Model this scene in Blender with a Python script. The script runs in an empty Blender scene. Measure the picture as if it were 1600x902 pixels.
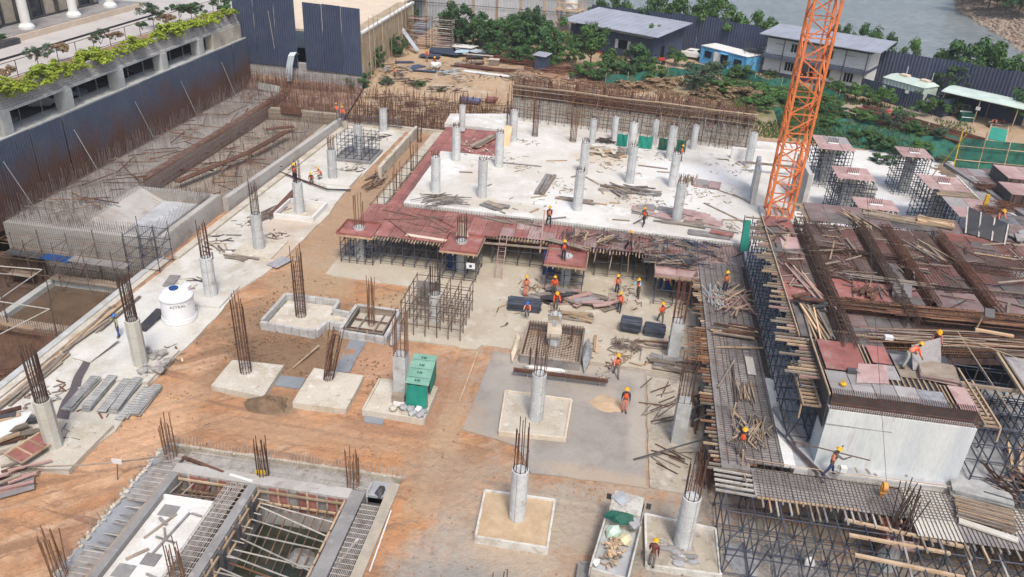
import bpy,bmesh,math,random
from mathutils import Vector,Matrix,Quaternion
R=math.radians
scn=bpy.context.scene
col=scn.collection
rnd=random.Random(11)
F_PX,YAW,PITCH,ROLL,CAMH=1239.608,-0.1294454,0.4955392,0.0554717,30.0
def _cam_axes():
 cy,sy,cp,sp=math.cos(YAW),math.sin(YAW),math.cos(PITCH),math.sin(PITCH)
 f=Vector((sy*cp,cy*cp,-sp));r=Vector((cy,-sy,0));u=r.cross(f)
 cr,sr=math.cos(ROLL),math.sin(ROLL)
 return cr*r+sr*u,-sr*r+cr*u,f
CR,CU,CF=_cam_axes()
CAM=Vector((0,0,CAMH))
cam=bpy.data.cameras.new('camera');camo=bpy.data.objects.new('camera',cam);col.objects.link(camo)
m3=Matrix((CR,CU,-CF)).transposed()
camo.matrix_world=Matrix.Translation(CAM)@m3.to_4x4()
cam.sensor_width=36.0;cam.lens=F_PX/1600*36.0;cam.clip_start=.5;cam.clip_end=5000
scn.camera=camo
SUN_EL,SUN_AZ=R(58),R(158)
w=bpy.data.worlds.new('World');scn.world=w;w.use_nodes=True
nt=w.node_tree;sky=nt.nodes.new('ShaderNodeTexSky');sky.sky_type='NISHITA';sky.sun_disc=False
sky.sun_elevation=SUN_EL;sky.sun_rotation=SUN_AZ;sky.air_density=1.0;sky.dust_density=4.0;sky.ozone_density=1.0
bg=nt.nodes['Background'];bg.inputs['Strength'].default_value=0.11
nt.links.new(sky.outputs[0],bg.inputs['Color'])
sun=bpy.data.lights.new('sun','SUN');sun.energy=1.5;sun.angle=R(10);sun.color=(1,.96,.91)
suno=bpy.data.objects.new('sun',sun);col.objects.link(suno)
sd=Vector((math.sin(SUN_AZ)*math.cos(SUN_EL),math.cos(SUN_AZ)*math.cos(SUN_EL),math.sin(SUN_EL)))
suno.rotation_euler=sd.to_track_quat('Z','Y').to_euler();suno.location=sd*200
vs=scn.view_settings;vs.view_transform='Standard';vs.look='None';vs.exposure=0.8;vs.gamma=1.0;vs.use_curve_mapping=False
def at(px,py,z=0.0):
 d=CR*((px-800)/F_PX)-CU*((py-451)/F_PX)+CF
 return CAM+d*((z-CAMH)/d.z)
def V(*a):return Vector(a)
def _n(t,kind,**kw):
 n=t.nodes.new(kind)
 for k,v in kw.items():setattr(n,k,v)
 return n
def c4(c):return(c[0],c[1],c[2],1)
def _mix(t,fac,a,b,mode='MIX'):
 m=_n(t,'ShaderNodeMix',data_type='RGBA',blend_type=mode)
 for i,v in((0,fac),(6,a),(7,b)):
  if hasattr(v,'links'):t.links.new(v,m.inputs[i])
  else:m.inputs[i].default_value=v if i==0 else c4(v)
 return m.outputs[2]
def _noise(t,vec,scale,detail=4,rough=.6,dist=0):
 n=_n(t,'ShaderNodeTexNoise');n.inputs['Scale'].default_value=scale;n.inputs['Detail'].default_value=detail
 n.inputs['Roughness'].default_value=rough;n.inputs['Distortion'].default_value=dist
 t.links.new(vec,n.inputs['Vector']);return n.outputs['Fac']
def _ramp(t,fac,lo,hi):
 m=_n(t,'ShaderNodeMapRange');m.inputs[1].default_value=lo;m.inputs[2].default_value=hi;m.clamp=True
 t.links.new(fac,m.inputs[0]);return m.outputs[0]
def _math(t,op,a,b=None):
 m=_n(t,'ShaderNodeMath',operation=op)
 for i,v in((0,a),(1,b)):
  if v is None:continue
  if hasattr(v,'links'):t.links.new(v,m.inputs[i])
  else:m.inputs[i].default_value=v
 return m.outputs[0]
MATS={}
def mat(name,base,*layers,rough=.8,bump=.25,bscale=12,bdist=.05,rand=.12,metal=0,spots=None,blobs=None,streaks=None,stretch=None,zstain=None,alpha=None,spec=.3,sheen=0):
 """layers: (colour, scale, lo, hi) noise patches mixed over base in world space; blobs: (x, y, rx, ry, colour, edge) soil or dust patches with ragged edges"""
 m=bpy.data.materials.new(name);m.use_nodes=True;t=m.node_tree;p=t.nodes['Principled BSDF']
 g=_n(t,'ShaderNodeNewGeometry');vec=g.outputs['Position']
 if stretch:
  mp=_n(t,'ShaderNodeMapping');mp.inputs['Scale'].default_value=stretch;t.links.new(vec,mp.inputs['Vector']);vec2=mp.outputs[0]
 else:vec2=vec
 c=_mix(t,0,base,base)
 for cc,s,lo,hi in layers:
  c=_mix(t,_ramp(t,_noise(t,vec2,s),lo,hi),c,cc)
 if streaks:
  for cc,an,sa,sc_,lo,hi in streaks:
   mp=_n(t,'ShaderNodeMapping');mp.vector_type='TEXTURE';mp.inputs['Rotation'].default_value=(0,0,R(an));mp.inputs['Scale'].default_value=(1/sa,1/sc_,1);t.links.new(vec,mp.inputs['Vector'])
   c=_mix(t,_ramp(t,_noise(t,mp.outputs[0],1,5,.62,.6),lo,hi),c,cc)
 if blobs:
  n1=_noise(t,vec,.55,6,.65);n2=_noise(t,vec,2.3,4,.6)
  sep=_n(t,'ShaderNodeSeparateXYZ');t.links.new(vec,sep.inputs[0])
  for(x,y,rx,ry,cc,st) in blobs:
   dx=_math(t,'MULTIPLY',_math(t,'SUBTRACT',sep.outputs[0],x),1/rx);dy=_math(t,'MULTIPLY',_math(t,'SUBTRACT',sep.outputs[1],y),1/ry)
   d=_math(t,'SQRT',_math(t,'ADD',_math(t,'MULTIPLY',dx,dx),_math(t,'MULTIPLY',dy,dy)))
   d=_math(t,'ADD',d,_math(t,'MULTIPLY',_math(t,'SUBTRACT',n1,.5),1.5));d=_math(t,'ADD',d,_math(t,'MULTIPLY',_math(t,'SUBTRACT',n2,.5),.7))
   mr=_n(t,'ShaderNodeMapRange');mr.inputs[1].default_value=1.2;mr.inputs[2].default_value=.55;mr.inputs[3].default_value=0;mr.inputs[4].default_value=st
   t.links.new(d,mr.inputs[0]);c=_mix(t,mr.outputs[0],c,cc)
 if zstain:
  cc,z0,z1=zstain
  sep=_n(t,'ShaderNodeSeparateXYZ');t.links.new(vec,sep.inputs[0])
  zz=_math(t,'ADD',sep.outputs[2],_math(t,'MULTIPLY',_math(t,'SUBTRACT',_noise(t,vec,.16,5,.7),.5),7.0))
  zz=_math(t,'ADD',zz,_math(t,'MULTIPLY',_math(t,'SUBTRACT',_noise(t,vec,1.5,3,.6),.5),1.2))
  c=_mix(t,_ramp(t,zz,z1,z0),c,cc)
 if spots:
  for cc,s,th in spots:
   v=_n(t,'ShaderNodeTexVoronoi');v.inputs['Scale'].default_value=s;t.links.new(vec,v.inputs['Vector'])
   c=_mix(t,_ramp(t,_math(t,'ADD',v.outputs['Distance'],_math(t,'MULTIPLY',_noise(t,vec,.8,3),.5)),th+.06,th),c,cc)
 if rand:
  oi=_n(t,'ShaderNodeObjectInfo');hs=_n(t,'ShaderNodeHueSaturation')
  mr=_n(t,'ShaderNodeMapRange');mr.inputs[3].default_value=1-rand;mr.inputs[4].default_value=1+rand
  t.links.new(oi.outputs['Random'],mr.inputs[0]);t.links.new(mr.outputs[0],hs.inputs['Value']);t.links.new(c,hs.inputs['Color']);c=hs.outputs[0]
 fine=_noise(t,vec2,bscale,5,.7)
 c=_mix(t,_ramp(t,fine,.3,.75),_mix(t,.22,c,(0,0,0)),c)
 t.links.new(c,p.inputs['Base Color'])
 if bump:
  b=_n(t,'ShaderNodeBump');b.inputs['Strength'].default_value=bump;b.inputs['Distance'].default_value=bdist
  t.links.new(fine,b.inputs['Height']);t.links.new(b.outputs[0],p.inputs['Normal'])
 p.inputs['Roughness'].default_value=rough;p.inputs['Metallic'].default_value=metal;p.inputs['Specular IOR Level'].default_value=spec
 if alpha is not None:p.inputs['Alpha'].default_value=alpha
 MATS[name]=m;return m
M={}
M['slab']=mat('white cement slab',(.70,.685,.64),((.55,.51,.44),.25,.47,.7),((.78,.775,.755),.6,.5,.7),((.42,.37,.30),1.1,.62,.78),rand=0,bscale=7,bump=.15,blobs=[(-14,66,5,4,(.52,.46,.37),.5),(-6,76,9,7,(.60,.55,.46),.5),(6,64.5,5,3,(.48,.44,.38),.6),(-9,64.5,4,1.4,(.50,.42,.32),.6),(1,69,3,2,(.56,.49,.39),.6),(-13.5,71,2,3,(.55,.48,.39),.6),(-2,80,4,2,(.56,.47,.35),.6),(9,65,1.5,3,(.44,.41,.37),.6),(12,68,3,4,(.5,.5,.47),.5),(0,88,9,4,(.50,.46,.40),.6),(8,78,5,4,(.76,.76,.74),.7),(24,72,6,9,(.62,.65,.66),.7)])
M['greyslab']=mat('pale grey slab surface',(.44,.45,.46),((.36,.36,.36),.4,.45,.65),((.54,.55,.56),.7,.5,.7),rand=0,bscale=7,bump=.12)
M['redmud']=mat('red brown earth',(.20,.115,.08),((.30,.20,.14),.5,.45,.62),((.11,.065,.05),1.1,.5,.66),((.34,.27,.21),2.2,.54,.68),rand=0,bump=.5,bscale=4)
M['mudbed']=mat('silty trough bed',(.50,.43,.34),((.40,.25,.15),.22,.50,.64),((.62,.58,.50),.3,.5,.7),rand=0,bscale=7)
M['roofdark']=mat('slate grey paint',(.095,.105,.15),rand=.03,rough=.5,bump=.03)
M['roofblue']=mat('blue grey panel',(.13,.15,.24),rand=.05,bump=.05)
M['redsteel']=mat('dark red bar steel',(.13,.04,.03),((.18,.07,.05),2,.4,.65),rand=.3)
M['pinkrust']=mat('faded pink steel',(.40,.25,.22),rand=.25)
M['lidy']=mat('yellow painted pole',(.62,.42,.05),rand=.05)
M['bluepanel']=mat('blue form panel',(.035,.06,.16),rand=.15)
M['colcream']=mat('cream column concrete',(.57,.56,.49),((.48,.46,.39),.9,.4,.65),rand=.05,bscale=12,bump=.08)
M['rustdark']=mat('dark brown bar steel',(.075,.05,.042),((.12,.075,.06),3,.4,.65),rand=.25,rough=.9)
M['rustred']=mat('red brown bar steel',(.14,.055,.04),((.19,.085,.06),3,.4,.65),rand=.25,rough=.9)
M['deckboard']=mat('dusty steel deck board',(.38,.38,.36),((.27,.27,.26),2.5,.4,.65),((.5,.5,.48),1.2,.55,.75),rand=.18)
M['darkcloth']=mat('dark brown tarpaulin',(.12,.10,.105),rand=.05,bump=.4,bscale=4)
M['mudclod']=mat('earth clod',(.33,.18,.10),rand=.2)
M['mud2']=mat('dug brown earth',(.23,.15,.09),((.15,.10,.06),2,.4,.65),rand=0,bump=1.0,bscale=8)
M['cloth']=mat('pale tan sheeting',(.60,.50,.37),((.68,.60,.48),2,.4,.65),rand=.05,bump=.3)
M['blocklite']=mat('pale concrete block',(.44,.43,.41),((.54,.53,.50),1.5,.4,.65),rand=.12)
M['whitetruck']=mat('dirty white truck paint',(.58,.56,.50),((.42,.38,.32),1.8,.46,.64),((.34,.27,.2),4,.56,.7),rand=0,rough=.5,bump=.03)
M['mintcl']=mat('mint cloth',(.55,.70,.58),rand=0,bump=.2)
M['creamy']=mat('cream sack',(.70,.62,.40),rand=0,bump=.2)
M['bluecon']=mat('blue grey smooth concrete',(.33,.345,.37),((.40,.41,.43),.8,.4,.65),rand=0,bscale=8,bump=.06)
M['tanblock']=mat('tan washed block',(.46,.40,.31),((.36,.32,.26),1.2,.4,.65),rand=0)
M['plygrey2']=mat('pale worn grey plywood',(.33,.31,.30),((.40,.38,.37),.8,.4,.65),((.25,.22,.21),1.6,.5,.72),rand=.15,rough=.7,bump=.12)
M['wallwhite']=mat('white cast concrete wall',(.66,.69,.67),((.58,.615,.63),.5,.42,.64),((.71,.73,.71),1.1,.5,.7),((.57,.575,.56),1.7,.58,.72),rand=0,bump=.08,stretch=(1,.3,.16))
M['silver']=mat('scratched zinc plate',(.42,.42,.43),((.28,.28,.29),2.2,.42,.62),rand=.1,rough=.55,metal=.2)
M['formbrown']=mat('brown form board',(.085,.055,.05),((.13,.085,.075),1,.4,.65),rand=.15)
M['freshorange']=mat('worn orange hook paint',(.75,.36,.10),((.5,.2,.06),3,.5,.7),rand=0)
M['timbercloth']=mat('tan sleeves',(.45,.30,.12),rand=.1)
M['navyblue']=mat('navy trousers',(.04,.05,.12),rand=.1)
M['mintgrey']=mat('grey green trousers',(.40,.42,.36),rand=.1)
M['pinkmaroon']=mat('dusty maroon shirt',(.36,.13,.12),rand=.1)
M['ply2']=mat('dirty maroon plywood',(.20,.095,.09),((.26,.15,.14),.7,.4,.65),((.14,.075,.068),1.5,.5,.72),((.24,.20,.18),.9,.54,.74),rand=.2,rough=.65,bump=.12)
M['plymid']=mat('grey maroon plywood',(.19,.125,.115),((.25,.18,.17),.7,.4,.65),((.16,.12,.11),1.5,.5,.72),((.25,.23,.22),.9,.54,.74),rand=.2,rough=.7,bump=.12)
M['plydusk']=mat('dirty dark grey plywood',(.13,.115,.11),((.185,.165,.155),.7,.4,.65),((.085,.075,.07),1.5,.5,.72),rand=.2,rough=.75,bump=.15)
M['matbar']=mat('cement dusted bar',(.30,.275,.25),((.38,.35,.32),2.0,.4,.65),((.20,.15,.12),3.0,.5,.7),rand=.2,rough=.85)
M['raftcon']=mat('weathered raft concrete',(.475,.46,.43),((.36,.325,.285),.35,.42,.64),((.52,.49,.44),.7,.5,.7),((.28,.19,.14),.9,.60,.78),rand=0,bscale=8,bump=.15)
M['rustorange']=mat('fresh orange rusted bar',(.25,.11,.05),((.34,.17,.08),2,.4,.65),rand=.25,rough=.9)
M['grubby']=mat('grubby tan concrete',(.44,.385,.30),((.33,.28,.22),.5,.45,.62),((.55,.50,.42),1.0,.5,.66),((.26,.21,.165),1.8,.55,.7),((.48,.44,.38),6,.56,.7),rand=0,bump=.3,bscale=7)
M['whitestain']=mat('stained white kerb',(.66,.64,.58),((.50,.46,.39),1.2,.46,.64),((.74,.73,.70),2,.5,.7),((.38,.32,.26),3,.58,.72),rand=.05,bump=.3)
M['pcc']=mat('dusty white floor concrete',(.60,.57,.50),((.46,.41,.33),.3,.45,.65),((.70,.68,.64),.5,.5,.7),((.40,.33,.25),1.0,.62,.8),rand=0,bscale=8,bump=.15,blobs=[(-28.6,31,4,3,(.46,.42,.34),.7),(-31,44,3,6,(.66,.66,.63),.7),(-28,57,2.5,3,(.50,.36,.24),.7),(-29,62,3,3,(.52,.38,.27),.5),(-30,72,4,6,(.68,.67,.62),.6)])
M['beige']=mat('beige dusty concrete',(.50,.44,.34),((.42,.35,.26),.4,.45,.65),((.58,.53,.44),.8,.5,.7),((.34,.28,.21),1.7,.65,.8),rand=0,bscale=9,bump=.15)
M['road']=mat('grey lean concrete',(.335,.305,.27),((.27,.24,.21),.5,.45,.65),((.42,.375,.325),.3,.5,.72),((.45,.37,.28),1.0,.62,.80),((.25,.225,.2),6,.6,.75),rand=0,bscale=14,bump=.1,blobs=[(-7,37.5,1.2,2.0,(.45,.33,.23),.4),(-5.5,36.2,2.2,.7,(.45,.34,.24),.45),(1,34.3,4,.8,(.45,.36,.27),.8),(-2,45,5,.8,(.47,.41,.33),.8),(3.2,40,.8,5,(.46,.41,.34),.7),(0,42.5,2,1.5,(.43,.37,.3),.5),(-5.6,42,1.2,2.5,(.40,.36,.31),.5)])
M['wetcon']=mat('fresh blue grey concrete',(.23,.25,.27),((.28,.29,.30),.8,.4,.7),rand=.05,bscale=10,bump=.08)
M['concrete']=mat('light concrete',(.50,.51,.49),((.41,.41,.38),.7,.4,.65),((.58,.59,.58),1.3,.5,.7),((.40,.36,.29),.5,.62,.8),rand=.08,bscale=10,bump=.1)
M['column']=mat('pale column concrete',(.58,.60,.59),((.46,.47,.46),1.3,.42,.62),((.66,.67,.66),2.6,.5,.7),((.38,.36,.32),1.6,.58,.72),((.33,.32,.30),6,.62,.76),rand=.12,bscale=12,bump=.08)
M['greycon']=mat('grey site concrete',(.30,.29,.28),((.22,.21,.20),.6,.4,.65),((.42,.41,.40),1.2,.55,.75),rand=.08,bscale=12)
M['pad']=mat('footing concrete',(.57,.52,.43),((.44,.37,.27),.7,.45,.65),((.68,.64,.56),1.4,.5,.7),((.33,.26,.19),1.6,.60,.76),((.40,.34,.26),6,.58,.75),rand=.06,bscale=10,bump=.2)
M['tan']=mat('tan retaining wall',(.44,.34,.22),((.35,.26,.16),.4,.4,.65),((.52,.46,.38),.9,.5,.7),rand=0,bscale=6)
M['block']=mat('grey block wall',(.42,.40,.38),((.33,.31,.29),.8,.4,.65),((.50,.48,.46),1.6,.5,.7),rand=.1)
M['paving']=mat('plaza paving',(.52,.49,.46),((.45,.42,.39),.3,.4,.65),rand=0,bump=.05)
M['white']=mat('white paint',(.78,.77,.74),((.70,.68,.64),.8,.45,.7),rand=.04,rough=.5,bump=.05)
M['cream']=mat('cream stone',(.70,.58,.45),((.64,.52,.40),.6,.4,.6),rand=.03,bump=.05)
M['ply']=mat('red shuttering plywood',(.31,.115,.095),((.38,.165,.14),.7,.4,.65),((.23,.095,.078),1.5,.5,.72),((.38,.29,.26),.9,.58,.78),rand=.16,rough=.55,bump=.1)
M['plypale']=mat('dusty pale red plywood',(.42,.27,.25),((.48,.36,.33),.7,.4,.65),((.34,.20,.18),1.5,.5,.72),rand=.15,rough=.65,bump=.1)
M['plygrey']=mat('worn grey plywood',(.23,.215,.205),((.30,.28,.27),.7,.4,.65),((.16,.145,.135),1.5,.5,.72),((.33,.25,.22),.5,.6,.8),rand=.2,rough=.7,bump=.15)
M['plydark']=mat('dark film faced plywood',(.055,.055,.06),((.09,.085,.085),.9,.4,.7),rand=.2,rough=.5)
M['timber']=mat('pale timber',(.39,.275,.17),((.47,.36,.25),1.2,.4,.65),((.27,.175,.10),2,.55,.75),rand=.28,bump=.15)
M['oldwood']=mat('weathered timber',(.24,.19,.145),((.32,.27,.22),1.2,.4,.65),((.15,.115,.085),2,.55,.75),rand=.35,bump=.15)
M['freshwood']=mat('fresh sawn timber',(.66,.43,.25),((.72,.53,.34),1.2,.4,.65),rand=.15)
M['rust']=mat('rusty steel',(.105,.052,.036),((.17,.085,.055),2.0,.4,.65),((.065,.036,.028),3.5,.5,.72),rand=.3,rough=.9,bump=.1)
M['rustlite']=mat('light brown rusted bar',(.20,.105,.06),((.27,.15,.09),2.0,.4,.65),((.13,.065,.04),3.5,.5,.72),rand=.3,rough=.9,bump=.1)
M['rebar']=mat('dusty steel bar',(.155,.125,.11),((.21,.18,.165),2.0,.4,.65),((.10,.07,.055),3.0,.5,.7),rand=.25,rough=.8,bump=.1)
M['scaf']=mat('dark blue scaffold tube',(.055,.066,.095),((.09,.095,.11),2,.4,.65),((.11,.08,.065),3,.6,.75),rand=.3,rough=.6,bump=.05)
M['scafbrown']=mat('brown scaffold tube',(.15,.10,.075),((.22,.16,.125),2,.4,.65),((.08,.05,.04),3,.5,.7),rand=.35,rough=.75,bump=.05)
M['tube']=mat('pale steel tube',(.44,.42,.38),((.30,.25,.2),2,.5,.7),rand=.2,rough=.6,bump=.05)
M['fence']=mat('navy corrugated sheet',(.050,.066,.112),((.066,.082,.125),.5,.4,.65),((.075,.07,.085),.9,.62,.8),rand=.12,rough=.5,bump=.04)
M['rustfence']=mat('rust stained navy sheet',(.066,.084,.130),((.085,.102,.145),.5,.4,.65),((.11,.085,.085),1.2,.58,.74),zstain=((.105,.054,.040),3.6,6.6),rand=.08,rough=.65,bump=.06)
M['greyfence']=mat('pale grey corrugated sheet',(.46,.48,.50),((.40,.41,.42),.4,.4,.65),rand=.06,rough=.5,bump=.04)
M['roofgrey']=mat('grey metal roof',(.36,.38,.43),((.30,.31,.35),.4,.4,.65),rand=.04,rough=.45,bump=.03)
M['bluec']=mat('sky blue container paint',(.10,.36,.62),((.14,.42,.68),.7,.4,.65),rand=.04,rough=.45,bump=.04)
M['mint']=mat('pale green canopy',(.56,.66,.58),((.48,.56,.50),.6,.4,.65),rand=.05,rough=.5,bump=.04)
M['orange']=mat('orange crane paint',(.80,.235,.075),((.70,.20,.06),.8,.4,.65),((.42,.13,.05),3.5,.56,.7),((.25,.09,.05),9,.62,.74),rand=.06,rough=.45,bump=.03)
M['net']=mat('green shade net',(.018,.115,.085),((.035,.15,.10),.35,.42,.62),((.07,.09,.05),.5,.52,.66),((.012,.06,.05),1.2,.48,.66),((.05,.17,.13),3,.58,.75),rand=.1,rough=.85,bump=.3)
M['tarp']=mat('teal tarpaulin',(.012,.22,.165),((.025,.27,.20),.8,.4,.65),rand=.05,rough=.6,bump=.2,bscale=5)
M['mintsheet']=mat('pale mint translucent sheet',(.20,.40,.30),((.27,.47,.37),1.5,.4,.65),rand=.06,rough=.5,bump=.15)
M['glass']=mat('dark glass',(.015,.02,.03),rand=0,rough=.15,bump=0,spec=.6)
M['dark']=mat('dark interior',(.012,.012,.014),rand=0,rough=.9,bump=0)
M['curtain']=mat('cream curtain',(.50,.44,.34),((.42,.36,.27),2,.4,.65),rand=.05)
M['black']=mat('black rubber',(.02,.02,.022),rand=.2,rough=.8)
M['greybag']=mat('grey cement bag',(.33,.33,.34),((.42,.42,.42),1.4,.4,.65),((.24,.24,.25),3,.5,.7),rand=.2)
M['rock']=mat('broken grey concrete',(.38,.36,.33),((.28,.26,.24),2,.4,.65),((.48,.46,.43),3,.5,.7),rand=.2,bump=.4)
M['tank']=mat('white plastic tank',(.86,.86,.86),rand=0,rough=.35,bump=0)
M['blue']=mat('navy plastic',(.02,.07,.22),rand=0,rough=.4,bump=0)
M['lid']=mat('yellow lifting hook',(.72,.42,.03),rand=.1,rough=.5)
M['red']=mat('red paint',(.42,.06,.04),rand=.1,rough=.5)
M['pink']=mat('pink plastic drum',(.72,.22,.13),rand=.1,rough=.5)
M['water']=mat('murky green pit water',(.035,.042,.028),((.07,.072,.05),.4,.45,.6),((.035,.04,.03),1.2,.5,.7),rand=0,rough=.12,bump=.02,spec=.5)
M['mudwater']=mat('brown pit water',(.15,.105,.07),((.11,.075,.05),.6,.4,.65),rand=0,rough=.25,bump=.02,spec=.5)
M['mud']=mat('wet dark mud',(.13,.085,.06),((.09,.06,.045),.6,.4,.65),((.20,.13,.09),1.2,.55,.75),rand=0)
M['bark']=mat('bark',(.11,.08,.055),rand=.2,bump=.5)
M['leaf']=mat('dark green leaves',(.058,.125,.038),((.036,.085,.028),.7,.4,.6),((.095,.185,.045),.9,.55,.72),rand=.25,rough=.6,bump=0)
M['leaf2']=mat('mid green leaves',(.085,.175,.04),((.055,.12,.03),.7,.4,.6),((.13,.24,.05),.9,.55,.72),rand=.2,rough=.6,bump=0)
M['leaf3']=mat('grey green leaves',(.085,.125,.075),((.06,.09,.05),.7,.4,.6),rand=.2,rough=.7,bump=0)
M['lime']=mat('yellow green leaves',(.30,.37,.025),((.18,.26,.025),1.5,.42,.6),((.42,.46,.05),2.5,.5,.7),rand=.12,rough=.6,bump=0)
M['straw']=mat('dry brown grass',(.30,.21,.12),((.22,.14,.08),.8,.4,.65),rand=.2,bump=0)
M['grass']=mat('green grass',(.10,.145,.04),((.06,.10,.03),.8,.4,.65),((.2,.17,.08),.6,.6,.8),rand=.2,bump=0)
M['skin']=mat('brown skin',(.17,.085,.05),rand=.2,rough=.6,bump=0)
M['hair']=mat('black hair',(.015,.012,.01),rand=0,bump=0)
M['vest']=mat('orange safety vest',(.90,.115,.035),((.82,.15,.06),6,.45,.65),rand=.08,bump=.1)
M['vest2']=mat('faded orange vest',(.78,.20,.10),((.66,.17,.09),6,.45,.65),rand=.12,bump=.1)
M['vest3']=mat('dusty orange vest',(.80,.27,.15),((.66,.24,.15),5,.42,.62),rand=.12,bump=.1)
M['vestband']=mat('silver reflective band',(.62,.60,.52),rand=.05,bump=0)
M['helmet']=mat('yellow helmet',(.80,.42,.02),rand=.06,rough=.35,bump=0)
M['helmetblue']=mat('blue helmet',(.05,.16,.50),rand=.05,rough=.35,bump=0)
M['navycloth']=mat('dark trousers',(.035,.035,.05),rand=.3,bump=.1)
M['greycloth']=mat('grey brown cloth',(.17,.15,.13),rand=.25,bump=.1)
M['jeans']=mat('blue trousers',(.06,.11,.26),rand=.15,bump=.1)
M['mintcloth']=mat('pale green shirt',(.34,.40,.26),rand=.1,bump=.1)
M['maroon']=mat('maroon shirt',(.19,.025,.035),rand=.1,bump=.1)
M['pinkcloth']=mat('salmon overalls',(.72,.26,.18),rand=.1,bump=.1)
M['hivis']=mat('lime safety vest',(.45,.62,.05),rand=.1,bump=.1)
M['lightblue']=mat('light blue cloth',(.30,.52,.66),rand=.1,bump=.1)
M['bluesheet']=mat('pale blue sheet',(.46,.62,.70),((.40,.55,.66),.9,.4,.6),rand=.1,rough=.5)
M['galv']=mat('galvanised sheet',(.58,.64,.68),((.48,.52,.55),1.2,.4,.65),rand=.1,rough=.4,metal=.2)
M['sand']=mat('sand heap',(.56,.42,.27),((.46,.33,.2),1.2,.4,.65),rand=0,bump=.4)
M['gravel']=mat('grey gravel',(.30,.29,.28),((.2,.19,.19),5,.4,.6),((.40,.39,.38),9,.5,.65),rand=0,bump=1.0,bscale=25)
M['bank']=mat('riprap bank stone',(.36,.28,.21),((.27,.20,.15),.6,.4,.6),rand=.25,bump=.5,bscale=2)
M['yard']=mat('yard earth',(.42,.30,.19),((.34,.23,.14),.25,.42,.62),((.48,.39,.29),.5,.5,.7),((.26,.15,.09),.9,.6,.8),rand=0,bump=.4,bscale=3,blobs=[(-30,120,12,9,(.50,.36,.22),.8),(-5,112,10,5,(.30,.15,.09),.8),(-14,119,7,5,(.24,.11,.065),.9),(6,121,9,4,(.42,.33,.24),.7),(34,106,16,3.5,(.40,.33,.26),.8),(15,110,9,6,(.20,.20,.09),.8),(22,101,12,4,(.15,.17,.07),.8)])
M['land']=mat('distant scrub land',(.10,.11,.05),((.2,.17,.1),.05,.4,.65),rand=0,bump=0)
BR=(.29,.19,.115)
M['dirt']=mat('orange site earth',(.52,.26,.12),((.57,.32,.175),.16,.40,.60),((.38,.205,.11),.28,.48,.62),((.60,.385,.235),.5,.52,.68),((.33,.19,.11),1.3,.55,.70),((.32,.19,.115),4,.57,.72),((.36,.21,.12),18,.57,.70),streaks=[((.33,.19,.11),38,.10,.9,.53,.64),((.59,.39,.25),42,.08,.7,.54,.66),((.30,.17,.105),-8,.09,1.1,.56,.66)],spots=[((.31,.16,.085),2.1,.30),((.34,.18,.095),3.4,.26)],rand=0,bump=1.0,bdist=.14,bscale=3.2,rough=.95,blobs=[(-20.5,45.5,7.2,4.2,BR,.95),(-20.4,41.5,2.6,2.6,BR,.9),(-22.5,52,3.8,3.6,(.44,.30,.18),.9),(-14,50.5,3.5,2.5,(.46,.33,.2),.8),(-19,36.6,1.6,1.4,(.27,.19,.12),.9),(-21.5,42.5,5,2.6,(.24,.15,.09),.95),(-18,41.5,3,2,(.26,.165,.1),.85),(-23.5,38.5,1.6,2.4,(.30,.185,.11),.8),(-12.5,36.2,2.6,1.2,(.36,.2,.12),.75),(-9,38,1.6,5,(.40,.23,.135),.7),(18,27,14,7,(.34,.31,.27),.95),(-13.5,42.5,3.5,2.5,(.52,.31,.19),.7),(-8.7,40,1.5,4,(.36,.22,.14),.8),(-17,34.5,8,1.3,(.44,.27,.16),.8),(-20,57,6,3.5,(.47,.38,.27),.75),(-24.5,66,3,14,(.42,.30,.19),.8),(-23,80,3,14,(.36,.25,.16),.8),(-3,29,4.5,5.5,(.45,.375,.29),.85),(2.5,31,7,3.2,(.43,.36,.28),.85),(8,28,6,6,(.34,.31,.27),.9),(-6.5,26,2,3,(.40,.36,.31),.7),(-4.5,24.5,4,2.5,(.31,.29,.26),.85),(-8.2,37,.9,9,(.48,.33,.20),.8),(-9.4,41.5,2.4,3.5,(.40,.23,.14),.6),(-7.2,33,2.5,2.5,(.40,.29,.2),.8),(12,50,20,18,(.40,.36,.30),.9),(-12,58,9,4,(.36,.31,.25),.9),(-25,33,2.5,5,(.66,.42,.26),.6)])
from mathutils import noise as mn
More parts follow.
